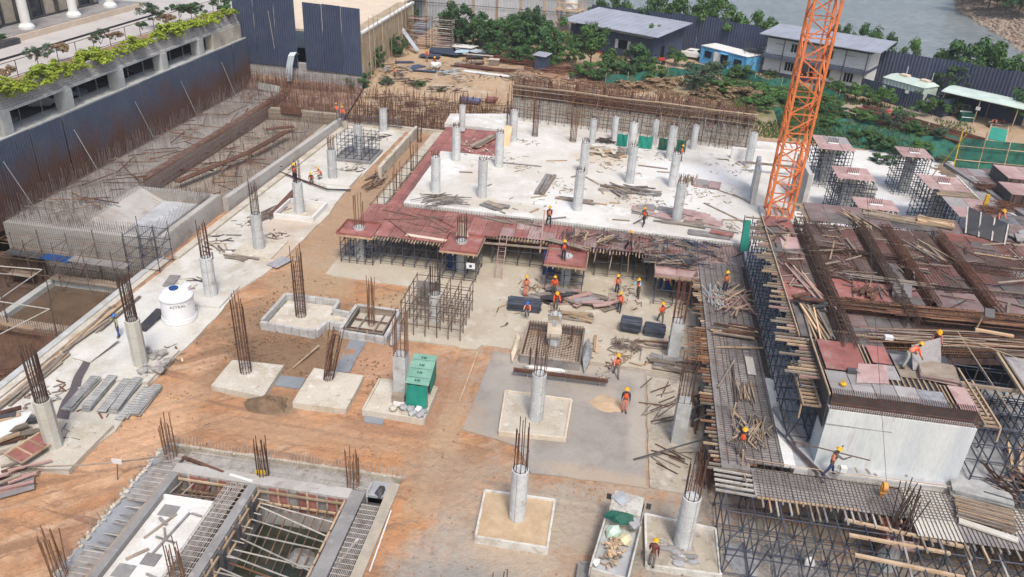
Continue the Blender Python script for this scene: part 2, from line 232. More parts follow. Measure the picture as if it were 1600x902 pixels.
class MB:
 """collects shapes in local coordinates, then links them as ONE mesh object"""
 def __init__(s,origin=(0,0,0)):s.v=[];s.f=[];s.o=Vector(origin)
 def add(s,vs,fs):
  k=len(s.v);s.v+=[tuple(Vector(v)-s.o) for v in vs];s.f+=[tuple(i+k for i in f) for f in fs];return s
 def hexa(s,p):return s.add(p,[(0,3,2,1),(4,5,6,7),(0,1,5,4),(1,2,6,5),(2,3,7,6),(3,0,4,7)])
 def box(s,x0,y0,z0,x1,y1,z1):
  return s.hexa([(x0,y0,z0),(x1,y0,z0),(x1,y1,z0),(x0,y1,z0),(x0,y0,z1),(x1,y0,z1),(x1,y1,z1),(x0,y1,z1)])
 def beam(s,p,q,w,h=None,up=(0,0,1)):
  p,q=Vector(p),Vector(q);h=h or w;d=q-p
  if d.length<1e-6:return s
  d.normalize();u=Vector(up)
  if abs(d.dot(u))>.95:u=Vector((1,0,0))
  a=d.cross(u).normalized()*(w/2);b=a.cross(d).normalized()*(h/2)
  return s.hexa([p-a-b,p+a-b,p+a+b,p-a+b,q-a-b,q+a-b,q+a+b,q-a+b])
 def rod(s,p,q,r,n=3):
  p,q=Vector(p),Vector(q);d=q-p
  if d.length<1e-6:return s
  d.normalize();u=Vector((0,0,1)) if abs(d.z)<.9 else Vector((1,0,0))
  a=d.cross(u).normalized()*r;b=a.cross(d).normalized()*r
  c=[a*math.cos(2*math.pi*i/n)+b*math.sin(2*math.pi*i/n) for i in range(n)]
  return s.add([p+k for k in c]+[q+k for k in c],[(i,(i+1)%n,n+(i+1)%n,n+i) for i in range(n)])
 def cyl(s,p,q,r0,r1=None,n=12,cap=True):
  p,q=Vector(p),Vector(q);d=(q-p).normalized();r1=r0 if r1 is None else r1;u=Vector((0,0,1)) if abs(d.z)<.9 else Vector((1,0,0))
  a=d.cross(u).normalized();b=d.cross(a).normalized()
  c=[a*math.cos(2*math.pi*i/n)+b*math.sin(2*math.pi*i/n) for i in range(n)]
  fs=[(i,n+i,n+(i+1)%n,(i+1)%n) for i in range(n)]
  if cap:fs+=[tuple(range(n)),tuple(range(2*n-1,n-1,-1))]
  return s.add([p+k*r0 for k in c]+[q+k*r1 for k in c],fs)
 def prism(s,poly,z0,z1):
  n=len(poly);zz=z0 if isinstance(z0,(list,tuple)) else[z0]*n;z2=z1 if isinstance(z1,(list,tuple)) else[z1]*n
  area=sum(poly[i][0]*poly[(i+1)%n][1]-poly[(i+1)%n][0]*poly[i][1] for i in range(n))
  if area<0:poly=poly[::-1];zz=zz[::-1];z2=z2[::-1]
  return s.add([(p[0],p[1],z) for p,z in zip(poly,zz)]+[(p[0],p[1],z) for p,z in zip(poly,z2)],[tuple(range(n-1,-1,-1)),tuple(range(n,2*n))]+[(i,(i+1)%n,n+(i+1)%n,n+i) for i in range(n)])
 def plate(s,a,b,c,d,th):
  a,b,c,d=map(Vector,(a,b,c,d));nn=(b-a).cross(d-a).normalized()*th
  return s.hexa([a,b,c,d,a+nn,b+nn,c+nn,d+nn])
 def lathe(s,prof,n=20,c=(0,0,0)):
  c=Vector(c);vs=[c+Vector((r*math.cos(2*math.pi*i/n),r*math.sin(2*math.pi*i/n),z)) for r,z in prof for i in range(n)]
  k=len(prof);fs=[(j*n+i,j*n+(i+1)%n,(j+1)*n+(i+1)%n,(j+1)*n+i) for j in range(k-1) for i in range(n)]
  fs+=[tuple(range(n-1,-1,-1)),tuple(range((k-1)*n,k*n))]
  return s.add(vs,fs)
 def rock(s,c,r,rg=rnd,sq=(1,1,.7)):
  c=Vector(c);vs=[(1,0,0),(-1,0,0),(0,1,0),(0,-1,0),(0,0,1),(0,0,-1),(.6,.6,.6),(-.6,.6,.6),(.6,-.6,.6),(-.6,-.6,.6),(.6,.6,-.6),(-.6,.6,-.6),(.6,-.6,-.6),(-.6,-.6,-.6)]
  vs=[c+Vector((x*sq[0],y*sq[1],z*sq[2]))*r*rg.uniform(.75,1.2) for x,y,z in vs]
  fs=[(4,6,7),(4,7,9),(4,9,8),(4,8,6),(0,6,8),(0,8,12),(0,12,10),(0,10,6),(2,7,6),(2,6,10),(2,10,11),(2,11,7),(1,9,7),(1,7,11),(1,11,13),(1,13,9),(3,8,9),(3,9,13),(3,13,12),(3,12,8),(5,12,13),(5,13,11),(5,11,10),(5,10,12)]
  return s.add(vs,fs)
 def mound(s,c,rx,ry,h,seed=0,n=14,rough=.25):
  c=Vector(c);k=len(s.v);rings=7
  for j in range(rings):
   f=j/(rings-1)
   for i in range(n):
    a=2*math.pi*i/n;q=1+rough*mn.noise(Vector((math.cos(a)*1.5+seed,math.sin(a)*1.5,f*2+seed*3)))*1.6
    s.v.append((c.x+rx*(1-f)*q*math.cos(a),c.y+ry*(1-f)*q*math.sin(a),c.z-.06+(h*(math.sin(f*math.pi/2)**.9)+.06*f)*(1+.35*mn.noise(Vector((i*.7,j*.9,seed*5.1))))))
  for j in range(rings-1):
   for i in range(n):s.f.append((k+j*n+i,k+j*n+(i+1)%n,k+(j+1)*n+(i+1)%n,k+(j+1)*n+i))
  return s
 def mesh(s,name,m,smooth=False):
  me=bpy.data.meshes.new(name);me.from_pydata(s.v,[],s.f);me.materials.append(M[m] if isinstance(m,str) else m);me.update()
  if smooth:me.polygons.foreach_set('use_smooth',[True]*len(me.polygons))
  return me
 def build(s,name,m,parent=None,kind=None,loc=None,smooth=False):
  return link(name,s.mesh(name,m,smooth),parent,kind,loc if loc is not None else(s.o if parent is None else s.o-Vector(parent.get('base',(0,0,0)))))
def link(name,me,parent=None,kind=None,loc=(0,0,0),rot=None,scale=None):
 o=bpy.data.objects.new(name,me);col.objects.link(o);o.parent=parent;o.location=loc
 if rot is not None:o.rotation_euler=rot
 if scale is not None:o.scale=scale
 if kind:o['kind']=kind
 return o
def tag(o,label,cat,group=None):
 o['kind']='thing';o['label']=label;o['category']=cat
 if group:o['group']=group
 return o
def thing(name,label,cat,base=(0,0,0),group=None):
 o=bpy.data.objects.new(name,None);col.objects.link(o);o.location=base;o.empty_display_size=.3;o['base']=tuple(base);o['kind']='thing'
 return tag(o,label,cat,group)
def part(name,mb,m,t,kind=None,label=None,smooth=False):
 mb2=MB(t.get('base',(0,0,0)));mb2.add(mb.v,mb.f) if mb.o.length==0 else None
 if mb.o.length:mb2=mb
 o=link(name,mb2.mesh(name,m,smooth),t,kind)
 if label:o['label']=label
 return o
UNIT={}
def unit_mesh(m,shape):
 k=(m,shape)
 if k not in UNIT:
  b=MB()
  if shape=='box':b.box(-.5,-.5,-.5,.5,.5,.5)
  else:b.cyl((0,0,-.5),(0,0,.5),.5,n=6)
  UNIT[k]=b.mesh('unit_'+shape,m)
 return UNIT[k]
def stick(name,p,q,wd,h,m,t=None,shape='box',up=(0,0,1),label=None):
 """one straight piece as an object of its own, sharing one mesh with all alike pieces"""
 p,q=Vector(p),Vector(q);d=q-p;L=d.length;d.normalize();u=Vector(up)
 if abs(d.dot(u))>.95:u=Vector((0,1,0))
 x=d.cross(u).normalized();y=d.cross(x).normalized()
 mat4=Matrix((x*wd,y*(h or wd),d*L)).transposed().to_4x4();mat4.translation=(p+q)/2
 o=bpy.data.objects.new(name,unit_mesh(m,shape));col.objects.link(o)
 if t is not None:
  o.parent=t;mat4.translation-=Vector(t.get('base',(0,0,0)))
 o.matrix_local=mat4
 if label:o['label']=label
 return o
def cube(name,x0,y0,z0,x1,y1,z1,m,t=None,label=None):
 return stick(name,((x0+x1)/2,(y0+y1)/2,z0),((x0+x1)/2,(y0+y1)/2,z1),x1-x0,y1-y0,m,t,up=(0,1,0),label=label)
ORD='first second third fourth fifth sixth seventh eighth ninth tenth eleventh twelfth thirteenth fourteenth fifteenth sixteenth seventeenth eighteenth nineteenth twentieth'.split();ORD+=['twenty-'+o for o in ORD[:9]]
# ================================================================== the setting
YZ=4.0
def struct(name,mb,m,smooth=False):return mb.build(name,m,None,'structure',smooth=smooth)
def grid_mesh(name,xs,ys,zf,m,skip=None,smooth=True):
 b=MB();nx=len(xs);b.v=[(x,y,zf(x,y)) for y in ys for x in xs]
 for j in range(len(ys)-1):
  for i in range(nx-1):
   if skip and skip((xs[i]+xs[i+1])/2,(ys[j]+ys[j+1])/2):continue
   b.f.append((j*nx+i,j*nx+i+1,(j+1)*nx+i+1,(j+1)*nx+i))
 return struct(name,b,m,smooth)
def frange(a,b,s,*extra):
 n=max(1,int(round((b-a)/s)));l=[a+(b-a)*i/n for i in range(n+1)]+list(extra)
 return sorted(set(round(v,3) for v in l))
from mathutils import noise as mn
def nz(x,y,s=1.0,seed=0):return mn.noise(Vector((x*s,y*s,seed*7.3)))
PITA=(-23.4,-9.6,12.0,32.1);PITB=(-60.0,-35.6,8.0,53.0)
def in_pit(x,y):
 return(PITA[0]<x<PITA[1] and y<PITA[3]) or(x<PITB[1] and y<PITB[3])
RUTS=[[(-27,22),(-25,30),(-20.5,34.6),(-8.5,34.2),(-7.2,24)],[(-26,33),(-22,36.3),(-9,35.4),(-6.8,28),(-6.6,20)],[(-8.6,46),(-8.4,36),(-5,33),(6,32.4)]]
def ground_z(x,y):
 h=0
 if x>-27.4 and not(-7.6<x<6.8 and 33<y<47):
  h=.05*nz(x,y,.5)+.035*nz(x,y,1.6,1)+.02*nz(x,y,4,2)
  for pts in RUTS:
   for(ax,ay),(cx,cy) in zip(pts,pts[1:]):
    ux,uy=cx-ax,cy-ay;L=math.hypot(ux,uy);s=((x-ax)*ux+(y-ay)*uy)/L
    if-.3<s<L+.3:
     d=abs((x-ax)*uy-(y-ay)*ux)/L;q=abs(d-.8);h+=-.075*math.exp(-(q/.13)**2)+.035*math.exp(-((q-.3)/.12)**2)
  if-24.5<x<-12 and 40<y<50:h+=.10*nz(x,y,.7,3)+.06*nz(x,y,2.2,4)
 if y>90:h+=(y-90)*.02
 return min(h,.13)
grid_mesh('site_ground',frange(-60,-28,.8,-35.6)+frange(-27.8,7.4,.2,-23.4,-9.6)+frange(8,64,.8),frange(8,19,.5)+frange(19.2,48,.2,32.1)+frange(48.4,96,.5,53),ground_z,'dirt',in_pit)
b=MB();b.add([(-3000,-300,-6),(3000,-300,-6),(3000,4500,-6),(-3000,4500,-6)],[(0,1,2,3)]);struct('ground',b,'land')
def fence_y(x):return 139-.5*x if x>-14 else 146
def yard_z(x,y):
 fy=fence_y(x)+3
 z=YZ
 edge=106 if x<-13 else(92.6 if x<14.5 else 103)
 lo=0.1 if x<-13 else(2.6 if x<14.5 else 3.0)
 start=92 if x<-13 else(92.2 if x<14.5 else 91.5)
 if y<edge:z=lo+(YZ-lo)*max(0,min(1,(y-start)/(edge-start)))
 if y>fy:z=YZ-(YZ+1)*min(1,(y-fy)/14)
 return z+.12*nz(x,y,.25,5)+.07*nz(x,y,.9,6)
grid_mesh('yard_ground',frange(-34.2,95,1.0,14.5,-13),frange(91.6,190,1.0,92.2,92.6),yard_z,'yard')
wm=bpy.data.materials.new('lake water');wm.use_nodes=True;t=wm.node_tree;p=t.nodes['Principled BSDF']
g=_n(t,'ShaderNodeNewGeometry');mp=_n(t,'ShaderNodeMapping');mp.inputs['Scale'].default_value=(.55,1.1,1);t.links.new(g.outputs['Position'],mp.inputs['Vector'])
nn=_noise(t,mp.outputs[0],.9,5,.65);b_=_n(t,'ShaderNodeBump');b_.inputs['Strength'].default_value=.55;b_.inputs['Distance'].default_value=.35
t.links.new(nn,b_.inputs['Height']);t.links.new(b_.outputs[0],p.inputs['Normal'])
lc=_mix(t,_ramp(t,_noise(t,g.outputs['Position'],.05,3),.35,.7),(.22,.24,.235),(.29,.31,.30));t.links.new(_mix(t,_ramp(t,nn,.4,.62),lc,(.13,.15,.15)),p.inputs['Base Color'])
p.inputs['Roughness'].default_value=.3;p.inputs['Specular IOR Level'].default_value=.3;M['lake']=wm
b=MB();b.add([(-400,130,.3),(700,130,.3),(700,900,.3),(-400,900,.3)],[(0,1,2,3)]);struct('lake_water',b,'lake')
bank_line=[at(px,py,.3) for px,py in[(1492,-60),(1490,0),(1497,18),(1530,38),(1570,62),(1600,84),(1680,130)]]
b=MB();n=len(bank_line)
up=[q+Vector((14,7,0)) for q in bank_line];far=[q+Vector((160,40,0)) for q in bank_line]
b.v=[(q.x,q.y,.0) for q in bank_line]+[(q.x,q.y,3.2) for q in up]+[(q.x,q.y,5) for q in far]
b.f=[(i,i+1,n+i+1,n+i) for i in range(n-1)]+[(n+i,n+i+1,2*n+i+1,2*n+i) for i in range(n-1)]
struct('far_bank',b,'yard')
b=MB();rg=random.Random(5)
for i in range(n-1):
 L=(bank_line[i+1]-bank_line[i]).length
 for k in range(int(L*14)):
  s=rg.random();u=rg.random()*.85;q=bank_line[i].lerp(bank_line[i+1],s).lerp(up[i].lerp(up[i+1],s),u)
  b.rock((q.x,q.y,.2+3.0*u),rg.uniform(.3,.75),rg)
b.build('riprap_stone','bank',None,'stuff')
def ragged(pts,step=.8,amp=.07,seed=1):
 rg=random.Random(seed);out=[]
 for i in range(len(pts)):
  a=Vector(pts[i][:2]);c=Vector(pts[(i+1)%len(pts)][:2]);n=max(1,int((c-a).length/step))
  for k in range(n):
   q=a.lerp(c,k/n);out.append((q.x+rg.uniform(-amp,amp),q.y+rg.uniform(-amp,amp)))
 return out
def floor(name,pts,z0,z1,m,amp=.06,seed=1):
 b=MB();b.prism(ragged(pts,.9,amp,seed),z0,z1);return struct(name,b,m)
floor('concrete_floor',[(-35.0,26),(-29.5,26.2),(-28.6,28.2),(-27.3,29.6),(-26.6,32.4),(-27.3,35.5),(-27.2,46.2),(-27.5,49.5),(-26.7,52.4),(-26.3,56),(-26.1,65),(-26.5,70),(-26.2,80),(-26.0,92),(-34.3,93.5),(-34.2,67)],-.2,.10,'pcc')
floor('lean_concrete_floor',[(-22.2,53.6),(-15,53.2),(-14.5,45.8),(-8.2,45.5),(-7.9,46.2),(7.2,45.6),(7.2,62),(-21.8,62)],-.2,.08,'beige',.09,2)
floor('road_slab',[(-6.95,45.5),(3.35,45.3),(3.6,34.0),(-2.8,33.9),(-3.9,36.0),(-7.3,36.8)],-.2,.10,'road',.03,3)
floor('screed_floor',[(3.55,45.0),(6.9,44.8),(6.9,33.9),(3.75,34.1)],-.2,.085,'grubby',.05,4)
floor('screed_strip',[tuple(at(*q)[:2]) for q in[(550,528),(575,531),(545,583),(523,581)]],-.2,.07,'wetcon',.03,5)
floor('screed_strip',[tuple(at(*q)[:2]) for q in[(438,588),(478,592),(470,609),(428,604)]],-.2,.075,'wetcon',.03,6)
floor('block_patch',[tuple(at(*q)[:2]) for q in[(568,651),(600,655),(598,665),(570,661)]],-.2,.08,'wetcon',.03,7)
wsl=MB();wsl.prism(ragged([(-18.2,62.9),(-8.5,62.6),(7.1,61.9),(10.9,61.8),(10.9,33.9),(25,34.0),(34,34.5),(40,60),(39,94),(14.4,93.4),(-13.2,93.4),(-20.4,91.0),(-20.2,87.0),(-13.2,86.6),(-12.6,77.4),(-18.3,77.4)],1.2,.03,8),2.55,3.0)
struct('suspended_slab',wsl,'slab')
floor('grey_slab_floor',[(10.95,33.95),(24.8,34.05),(33.9,34.6),(38,56),(38,63.5),(24,64),(19.5,63),(11.0,61.5)],2.9,3.006,'greyslab',.03,9)
# ================================================================== builders
def skin(verts,edges,radii,root=0,sub=1):
 me=bpy.data.meshes.new('skin');me.from_pydata(verts,edges,[]);o=bpy.data.objects.new('skin',me);col.objects.link(o)
 m=o.modifiers.new('s','SKIN');m.use_smooth_shade=True;m.branch_smoothing=.3
 for i,r in enumerate(radii):
  sv=me.skin_vertices[0].data[i];sv.radius=(r,r) if not isinstance(r,tuple) else r;sv.use_root=(i==root)
 o.modifiers.new('b','SUBSURF').levels=sub
 dg=bpy.context.evaluated_depsgraph_get();me2=bpy.data.meshes.new_from_object(o.evaluated_get(dg),depsgraph=dg)
 bpy.data.objects.remove(o);bpy.data.meshes.remove(me);me2.materials.clear()
 return me2
def joints(lean=0,hipL=0,hipR=0,kneeL=0,kneeR=0,shL=5,shR=5,elL=15,elR=15,outL=8,outR=8,head=0):
 """angles in degrees, forward positive; figure faces +Y"""
 J={};s=math.sin;c=math.cos;L=R(lean)
 fw=lambda a:Vector((0,s(a),c(a)))
 J['pel']=Vector((0,0,0));J['bel']=fw(L*.5)*.16;J['chest']=J['bel']+fw(L)*.24;J['neck']=J['chest']+fw(L)*.17
 hd=R(lean*.6+head);J['jaw']=J['neck']+fw(hd)*.09+Vector((0,.02,0));J['head']=J['neck']+fw(hd)*.19+Vector((0,.015,0));J['crown']=J['neck']+fw(hd)*.27
 fwd=Vector((0,c(hd),-s(hd)));J['nose']=J['jaw'].lerp(J['head'],.45)+fwd*.105;J['face']=fwd
 for sd,h,k,sh,el,ot in((-1,hipL,kneeL,shL,elL,outL),(1,hipR,kneeR,shR,elR,outR)):
  n='L' if sd<0 else 'R';a=R(h);b=R(h-k)
  J['hip'+n]=Vector((sd*.095,0,-.04));J['knee'+n]=J['hip'+n]+Vector((sd*.02,s(a),-c(a)))*.43;J['ank'+n]=J['knee'+n]+Vector((0,s(b),-c(b)))*.41
  J['toe'+n]=J['ank'+n]+Vector((sd*.03,.16,-.05));J['heel'+n]=J['ank'+n]+Vector((0,-.05,-.045))
  J['sh'+n]=J['chest']+fw(L)*.10+Vector((sd*.185,0,0));a=R(sh)-L*.3;o=R(ot)
  d1=Vector((sd*s(o),s(a)*c(o),-c(a)*c(o)));J['elb'+n]=J['sh'+n]+d1*.29;a2=a+R(el);d2=Vector((sd*s(o*.4),s(a2),-c(a2))).normalized()
  J['wri'+n]=J['elb'+n]+d2*.25;J['palm'+n]=J['wri'+n]+d2*.075;J['d2'+n]=d2
 low=min(J['ankL'].z,J['ankR'].z);dz=.075-low
 for k in J:
  if k!='face' and not k.startswith('d2'):J[k]=J[k]+Vector((0,0,dz))
 return J
POSES={'stand':dict(lean=3,hipL=3,hipR=-3,shL=8,shR=-4,elL=20,elR=15),'walk':dict(lean=6,hipL=24,hipR=-18,kneeL=12,kneeR=18,shL=-22,shR=24,elL=18,elR=25),'bend':dict(lean=62,hipL=8,hipR=-6,kneeL=22,kneeR=14,shL=38,shR=42,elL=12,elR=10,head=-10),'stoop':dict(lean=34,hipL=10,hipR=-8,kneeL=22,kneeR=14,shL=45,shR=30,elL=40,elR=30,head=0),'crouch':dict(lean=30,hipL=95,hipR=80,kneeL=125,kneeR=118,shL=50,shR=60,elL=40,elR=35),'carry':dict(lean=14,hipL=26,hipR=-24,kneeL=14,kneeR=10,shL=70,shR=60,elL=90,elR=60,outL=15,outR=15),'reach':dict(lean=12,hipL=6,hipR=-8,kneeL=10,kneeR=4,shL=75,shR=62,elL=25,elR=40,outL=12,outR=12),'phone':dict(lean=2,hipL=4,hipR=-5,shL=6,shR=35,elL=12,elR=125,outR=30),}
PM={}
def pose_mesh(pose,what):
 k=(pose,what)
 if k in PM:return PM[k]
 J=joints(**POSES[pose]);v=[];e=[];r=[];ix={}
 def P(n,rad,pos=None):
  ix[n]=len(v);v.append(tuple(pos if pos is not None else J[n]));r.append(rad)
 def E(*ns):
  for a,b_ in zip(ns,ns[1:]):e.append((ix[a],ix[b_]))
 if what=='body':
  P('pel',(.14,.10));P('bel',(.125,.09));P('chest',(.15,.105));P('neck',.055);P('jaw',(.065,.075));P('head',(.075,.09));P('crown',(.055,.065))
  E('pel','bel','chest','neck','jaw','head','crown')
  for n,sd in(('L',-1),('R',1)):
   P('sh'+n,.06);P('elb'+n,.042);P('wri'+n,.028);P('palm'+n,(.036,.018));E('chest','sh'+n,'elb'+n,'wri'+n,'palm'+n)
   P('hip'+n,.085);P('knee'+n,.058);P('ank'+n,.04);P('toe'+n,.032);E('pel','hip'+n,'knee'+n,'ank'+n,'toe'+n)
   d=J['d2'+n];sx=Vector((0,1,0)) if abs(d.y)<.8 else Vector((0,0,1))
   sx=(sx-d*sx.dot(d)).normalized();cu=d.cross(sx)*(.5*sd)
   for q,(off,ln) in enumerate(((.030,.062),(.010,.072),(-.010,.068),(-.030,.052))):
    a=J['palm'+n]+sx*off+d*.028;b2=a+(d*.75+cu*.25).normalized()*ln*.55;c2=b2+(d*.45+cu*.6).normalized()*ln*.45
    P('f%d%s'%(q,n),.0095,a);P('g%d%s'%(q,n),.0085,b2);P('h%d%s'%(q,n),.007,c2);E('palm'+n,'f%d%s'%(q,n),'g%d%s'%(q,n),'h%d%s'%(q,n))
   a=J['wri'+n].lerp(J['palm'+n],.55)+sx*.036;P('t'+n,.011,a);P('u'+n,.009,a+(sx*.5+d*.8).normalized()*.045);E('wri'+n,'t'+n,'u'+n)
 elif what=='shirt':
  P('bel',(.145,.108));P('chest',(.168,.12));P('neck',.07,J['chest'].lerp(J['neck'],.8));E('bel','chest','neck')
  for n in 'LR':P('sh'+n,.076);P('elb'+n,.056);P('wri'+n,.042,J['elb'+n].lerp(J['wri'+n],.9));E('chest','sh'+n,'elb'+n,'wri'+n)
 elif what=='vest':
  P('a',(.166,.128),J['pel'].lerp(J['bel'],.35));P('bel',(.164,.124));P('chest',(.186,.136));P('neck',(.10,.085),J['chest'].lerp(J['neck'],.72));E('a','bel','chest','neck')
 elif what=='band':
  P('a',(.178,.136),J['bel'].lerp(J['chest'],.12));P('b',(.182,.138),J['bel'].lerp(J['chest'],.32));E('a','b')
 elif what=='trousers':
  P('bel',(.150,.11),J['pel'].lerp(J['bel'],.6));P('pel',(.158,.118));E('bel','pel')
  for n in 'LR':P('hip'+n,.102);P('knee'+n,.076);P('ank'+n,.062,J['knee'+n].lerp(J['ank'+n],.9));E('pel','hip'+n,'knee'+n,'ank'+n)
 elif what.startswith('boot'):
  n=what[-1];P('heel'+n,.045);P('m',.052,J['ank'+n]+Vector((0,.05,-.03)));P('toe'+n,.042);P('top',.055,J['ank'+n]+Vector((0,0,.06)));E('top','heel'+n,'m','toe'+n)
 if what=='helmet':
  h=J['head'];upv=(J['crown']-J['neck']).normalized();b_=MB();b_.lathe([(.155,0),(.158,.012),(.125,.02),(.118,.06),(.09,.105),(.045,.128),(.01,.134)],14)
  b_.box(-.07,.10,.0,.07,.205,.014);b_.box(-.012,-.11,.06,.012,.10,.145)
  q=Vector((0,0,1)).rotation_difference(upv);me=b_.mesh('helmet','helmet',True);me.materials.clear();me.transform(Matrix.Translation(h+upv*.005)@q.to_matrix().to_4x4());PM[k]=me;return me
 if what=='hair':
  h=J['head'];b_=MB();b_.lathe([(.083,-.03),(.088,.02),(.07,.06),(.03,.085)],10);me=b_.mesh('hair','hair',True);me.materials.clear()
  upv=(J['crown']-J['neck']).normalized();q=Vector((0,0,1)).rotation_difference(upv);me.transform(Matrix.Translation(h-J['face']*.012)@q.to_matrix().to_4x4());PM[k]=me;return me
 if what=='eye':
  b_=MB();upv=(J['crown']-J['neck']).normalized();sx=Vector((1,0,0))
  for s_ in(-1,1):b_.rock(J['jaw'].lerp(J['head'],.62)+sx*(.03*s_)+J['face']*.078,.013,random.Random(1),(1,.6,.8))
  b_.rock(J['nose']-J['face']*.02,.018,random.Random(2),(.8,1,1.3))
  for s_ in(-1,1):b_.rock(J['jaw'].lerp(J['head'],.5)+sx*(.078*s_),.026,random.Random(3),(.4,.7,1.1))
  me=b_.mesh('face','skin');me.materials.clear();PM[k]=me;return me
 root=0
 PM[k]=skin(v,e,r,root,1 if what!='body' else 1);return PM[k]
PMM={}
def worker(p,pose,face,label,vest='vest',shirt='greycloth',trousers='navycloth',helmet='helmet',h=1.0,group='workers on the site'):
 h*=rnd.uniform(.95,1.05);vest=rnd.choice(('vest','vest','vest2','vest3')) if vest=='vest' else vest;t=thing('person',label,'person',p,group);t.rotation_euler=(0,0,R(face));t.scale=(h,h,h)
 def pc(name,what,m):
  if m is None:return
  k=(pose,what,m)
  if k not in PMM:
   me=pose_mesh(pose,what).copy();me.materials.clear();me.materials.append(M[m]);PMM[k]=me
  link(name,PMM[k],t)
 pc('body','body','skin');pc('face','eye','skin');pc('shirt','shirt',shirt);pc('trousers','trousers',trousers);pc('boot','bootL','black');pc('boot','bootR','black')
 if vest:pc('vest','vest',vest);pc('reflective_band','band','vestband')
 if helmet:pc('helmet','helmet',helmet)
 else:pc('hair','hair','hair')
 return t
def rods(t,name,segs,r,m,kind=None,n=3):
 b=MB()
 for p,q in segs:b.rod(p,q,r,n)
 return part(name,b,m,t,kind)
def scaffold(name,label,x0,y0,z0,x1,y1,z1,nx,ny,nl,m='scaf',group=None,r=.05,brace=0,skip=None,over=.0,lv0=.25):
 t=thing(name,label,'scaffold',(x0,y0,z0),group)
 xs=[x0+(x1-x0)*i/(nx-1) for i in range(nx)];ys=[y0+(y1-y0)*i/max(1,ny-1) for i in range(ny)] if ny>1 else[y0]
 rg=random.Random(hash((x0,y0,nx))&0xffff)
 for x in xs:
  for y in ys:
   if skip and skip(x,y):continue
   stick('post',(x+rg.uniform(-.02,.02),y,z0),(x+rg.uniform(-.03,.03),y+rg.uniform(-.03,.03),z1+over*rg.random()),r,r,m,t,'cyl')
 for k in range(nl):
  z=z0+lv0+(z1-z0-lv0-.1)*k/max(1,nl-1)
  for y in ys:stick('ledger',(x0-.1,y,z+rg.uniform(-.03,.03)),(x1+.1,y,z+rg.uniform(-.03,.03)),r*.9,r*.9,m,t,'cyl')
  for x in xs:stick('ledger',(x,y0-.1,z+.05),(x,y1+.1,z+.05),r*.9,r*.9,m,t,'cyl')
 for k in range(brace):
  i=rg.randrange(nx-1);y=rg.choice((ys[0],ys[-1]));stick('brace',(xs[i],y,z0+.1),(xs[i+1],y,z1-.1),r*.8,r*.8,m,t,'cyl')
 return t
def ring(b,x,y,z,w_,d_,r,rnd_=False):
 if rnd_:
  pts=[(x+w_/2*math.cos(i*math.pi/4),y+w_/2*math.sin(i*math.pi/4),z) for i in range(8)]
 else:pts=[(x-w_/2,y-d_/2,z),(x+w_/2,y-d_/2,z),(x+w_/2,y+d_/2,z),(x-w_/2,y+d_/2,z)]
 for i in range(len(pts)):b.rod(pts[i],pts[(i+1)%len(pts)],r)
def column(x,y,z0,h,w_,label,bars=0,nb=10,square=False,m='column',bm='rust',lean=(0,0),group=None,ties=3,name=None,cat=None,barw=None,splay=.04,sides=20):
 """a concrete column with starter bars standing out of its head (h = 0: a bare cage of bars)"""
 rg=random.Random(int(x*31+y*17));r=w_/2
 t=thing(name or('concrete_column' if h else 'rebar_cage'),label,cat or('column' if h else 'rebar cage'),(x,y,z0),group)
 lx,ly=lean
 if h:
  b=MB()
  if square:b.beam((x,y,z0-.02),(x+lx*h,y+ly*h,z0+h),w_,w_*.85)
  else:b.cyl((x,y,z0-.02),(x+lx*h,y+ly*h,z0+h),r,n=sides)
  o=part('shaft',b,m,t,smooth=False)
  for k in(.36,.68) if not square else(.5,):
   b=MB()
   if square:b.box(x-r*1.008,y-r*.86,z0+h*k,x+r*1.008,y+r*.86,z0+h*k+.012)
   else:b.cyl((x+lx*h*k,y+ly*h*k,z0+h*k),(x+lx*h*k,y+ly*h*k,z0+h*k+.014),r*1.006,n=sides,cap=False)
   part('form_joint',b,'greycon',t)
  if sides>8 and not square:a_=rg.uniform(-2.2,-.9);stick('form_seam',(x+r*math.cos(a_),y+r*math.sin(a_),z0),(x+r*math.cos(a_),y+r*math.sin(a_),z0+h),.02,.02,'greycon',t)
 if bars:
  bw=(barw or(r*.82));base=z0+h-.05 if h else z0-.1
  for i in range(nb):
   if square:
    per=i/nb*4;s_=int(per);f=per-s_;q=[(-1+2*f,-1),(1,-1+2*f),(1-2*f,1),(-1,1-2*f)][s_];q=(q[0]*bw,q[1]*bw)
   else:a=2*math.pi*i/nb;q=(bw*math.cos(a),bw*math.sin(a))
   j=(rg.uniform(-splay,splay),rg.uniform(-splay,splay));L=bars*rg.uniform(.74,1.0)
   stick('rebar',(x+lx*h+q[0],y+ly*h+q[1],base),(x+lx*(h+bars)+q[0]+j[0],y+ly*(h+bars)+q[1]+j[1],base+L),.05,.05,bm,t,'cyl')
  for k in range(ties):
   b=MB();zz=base+.1+(bars*.85)*(k/max(1,ties))**1.3;f=(zz-z0);ring(b,x+lx*f,y+ly*f,zz,bw*2.15,bw*2.15,.014,not square);part('tie',b,bm,t)
 return t
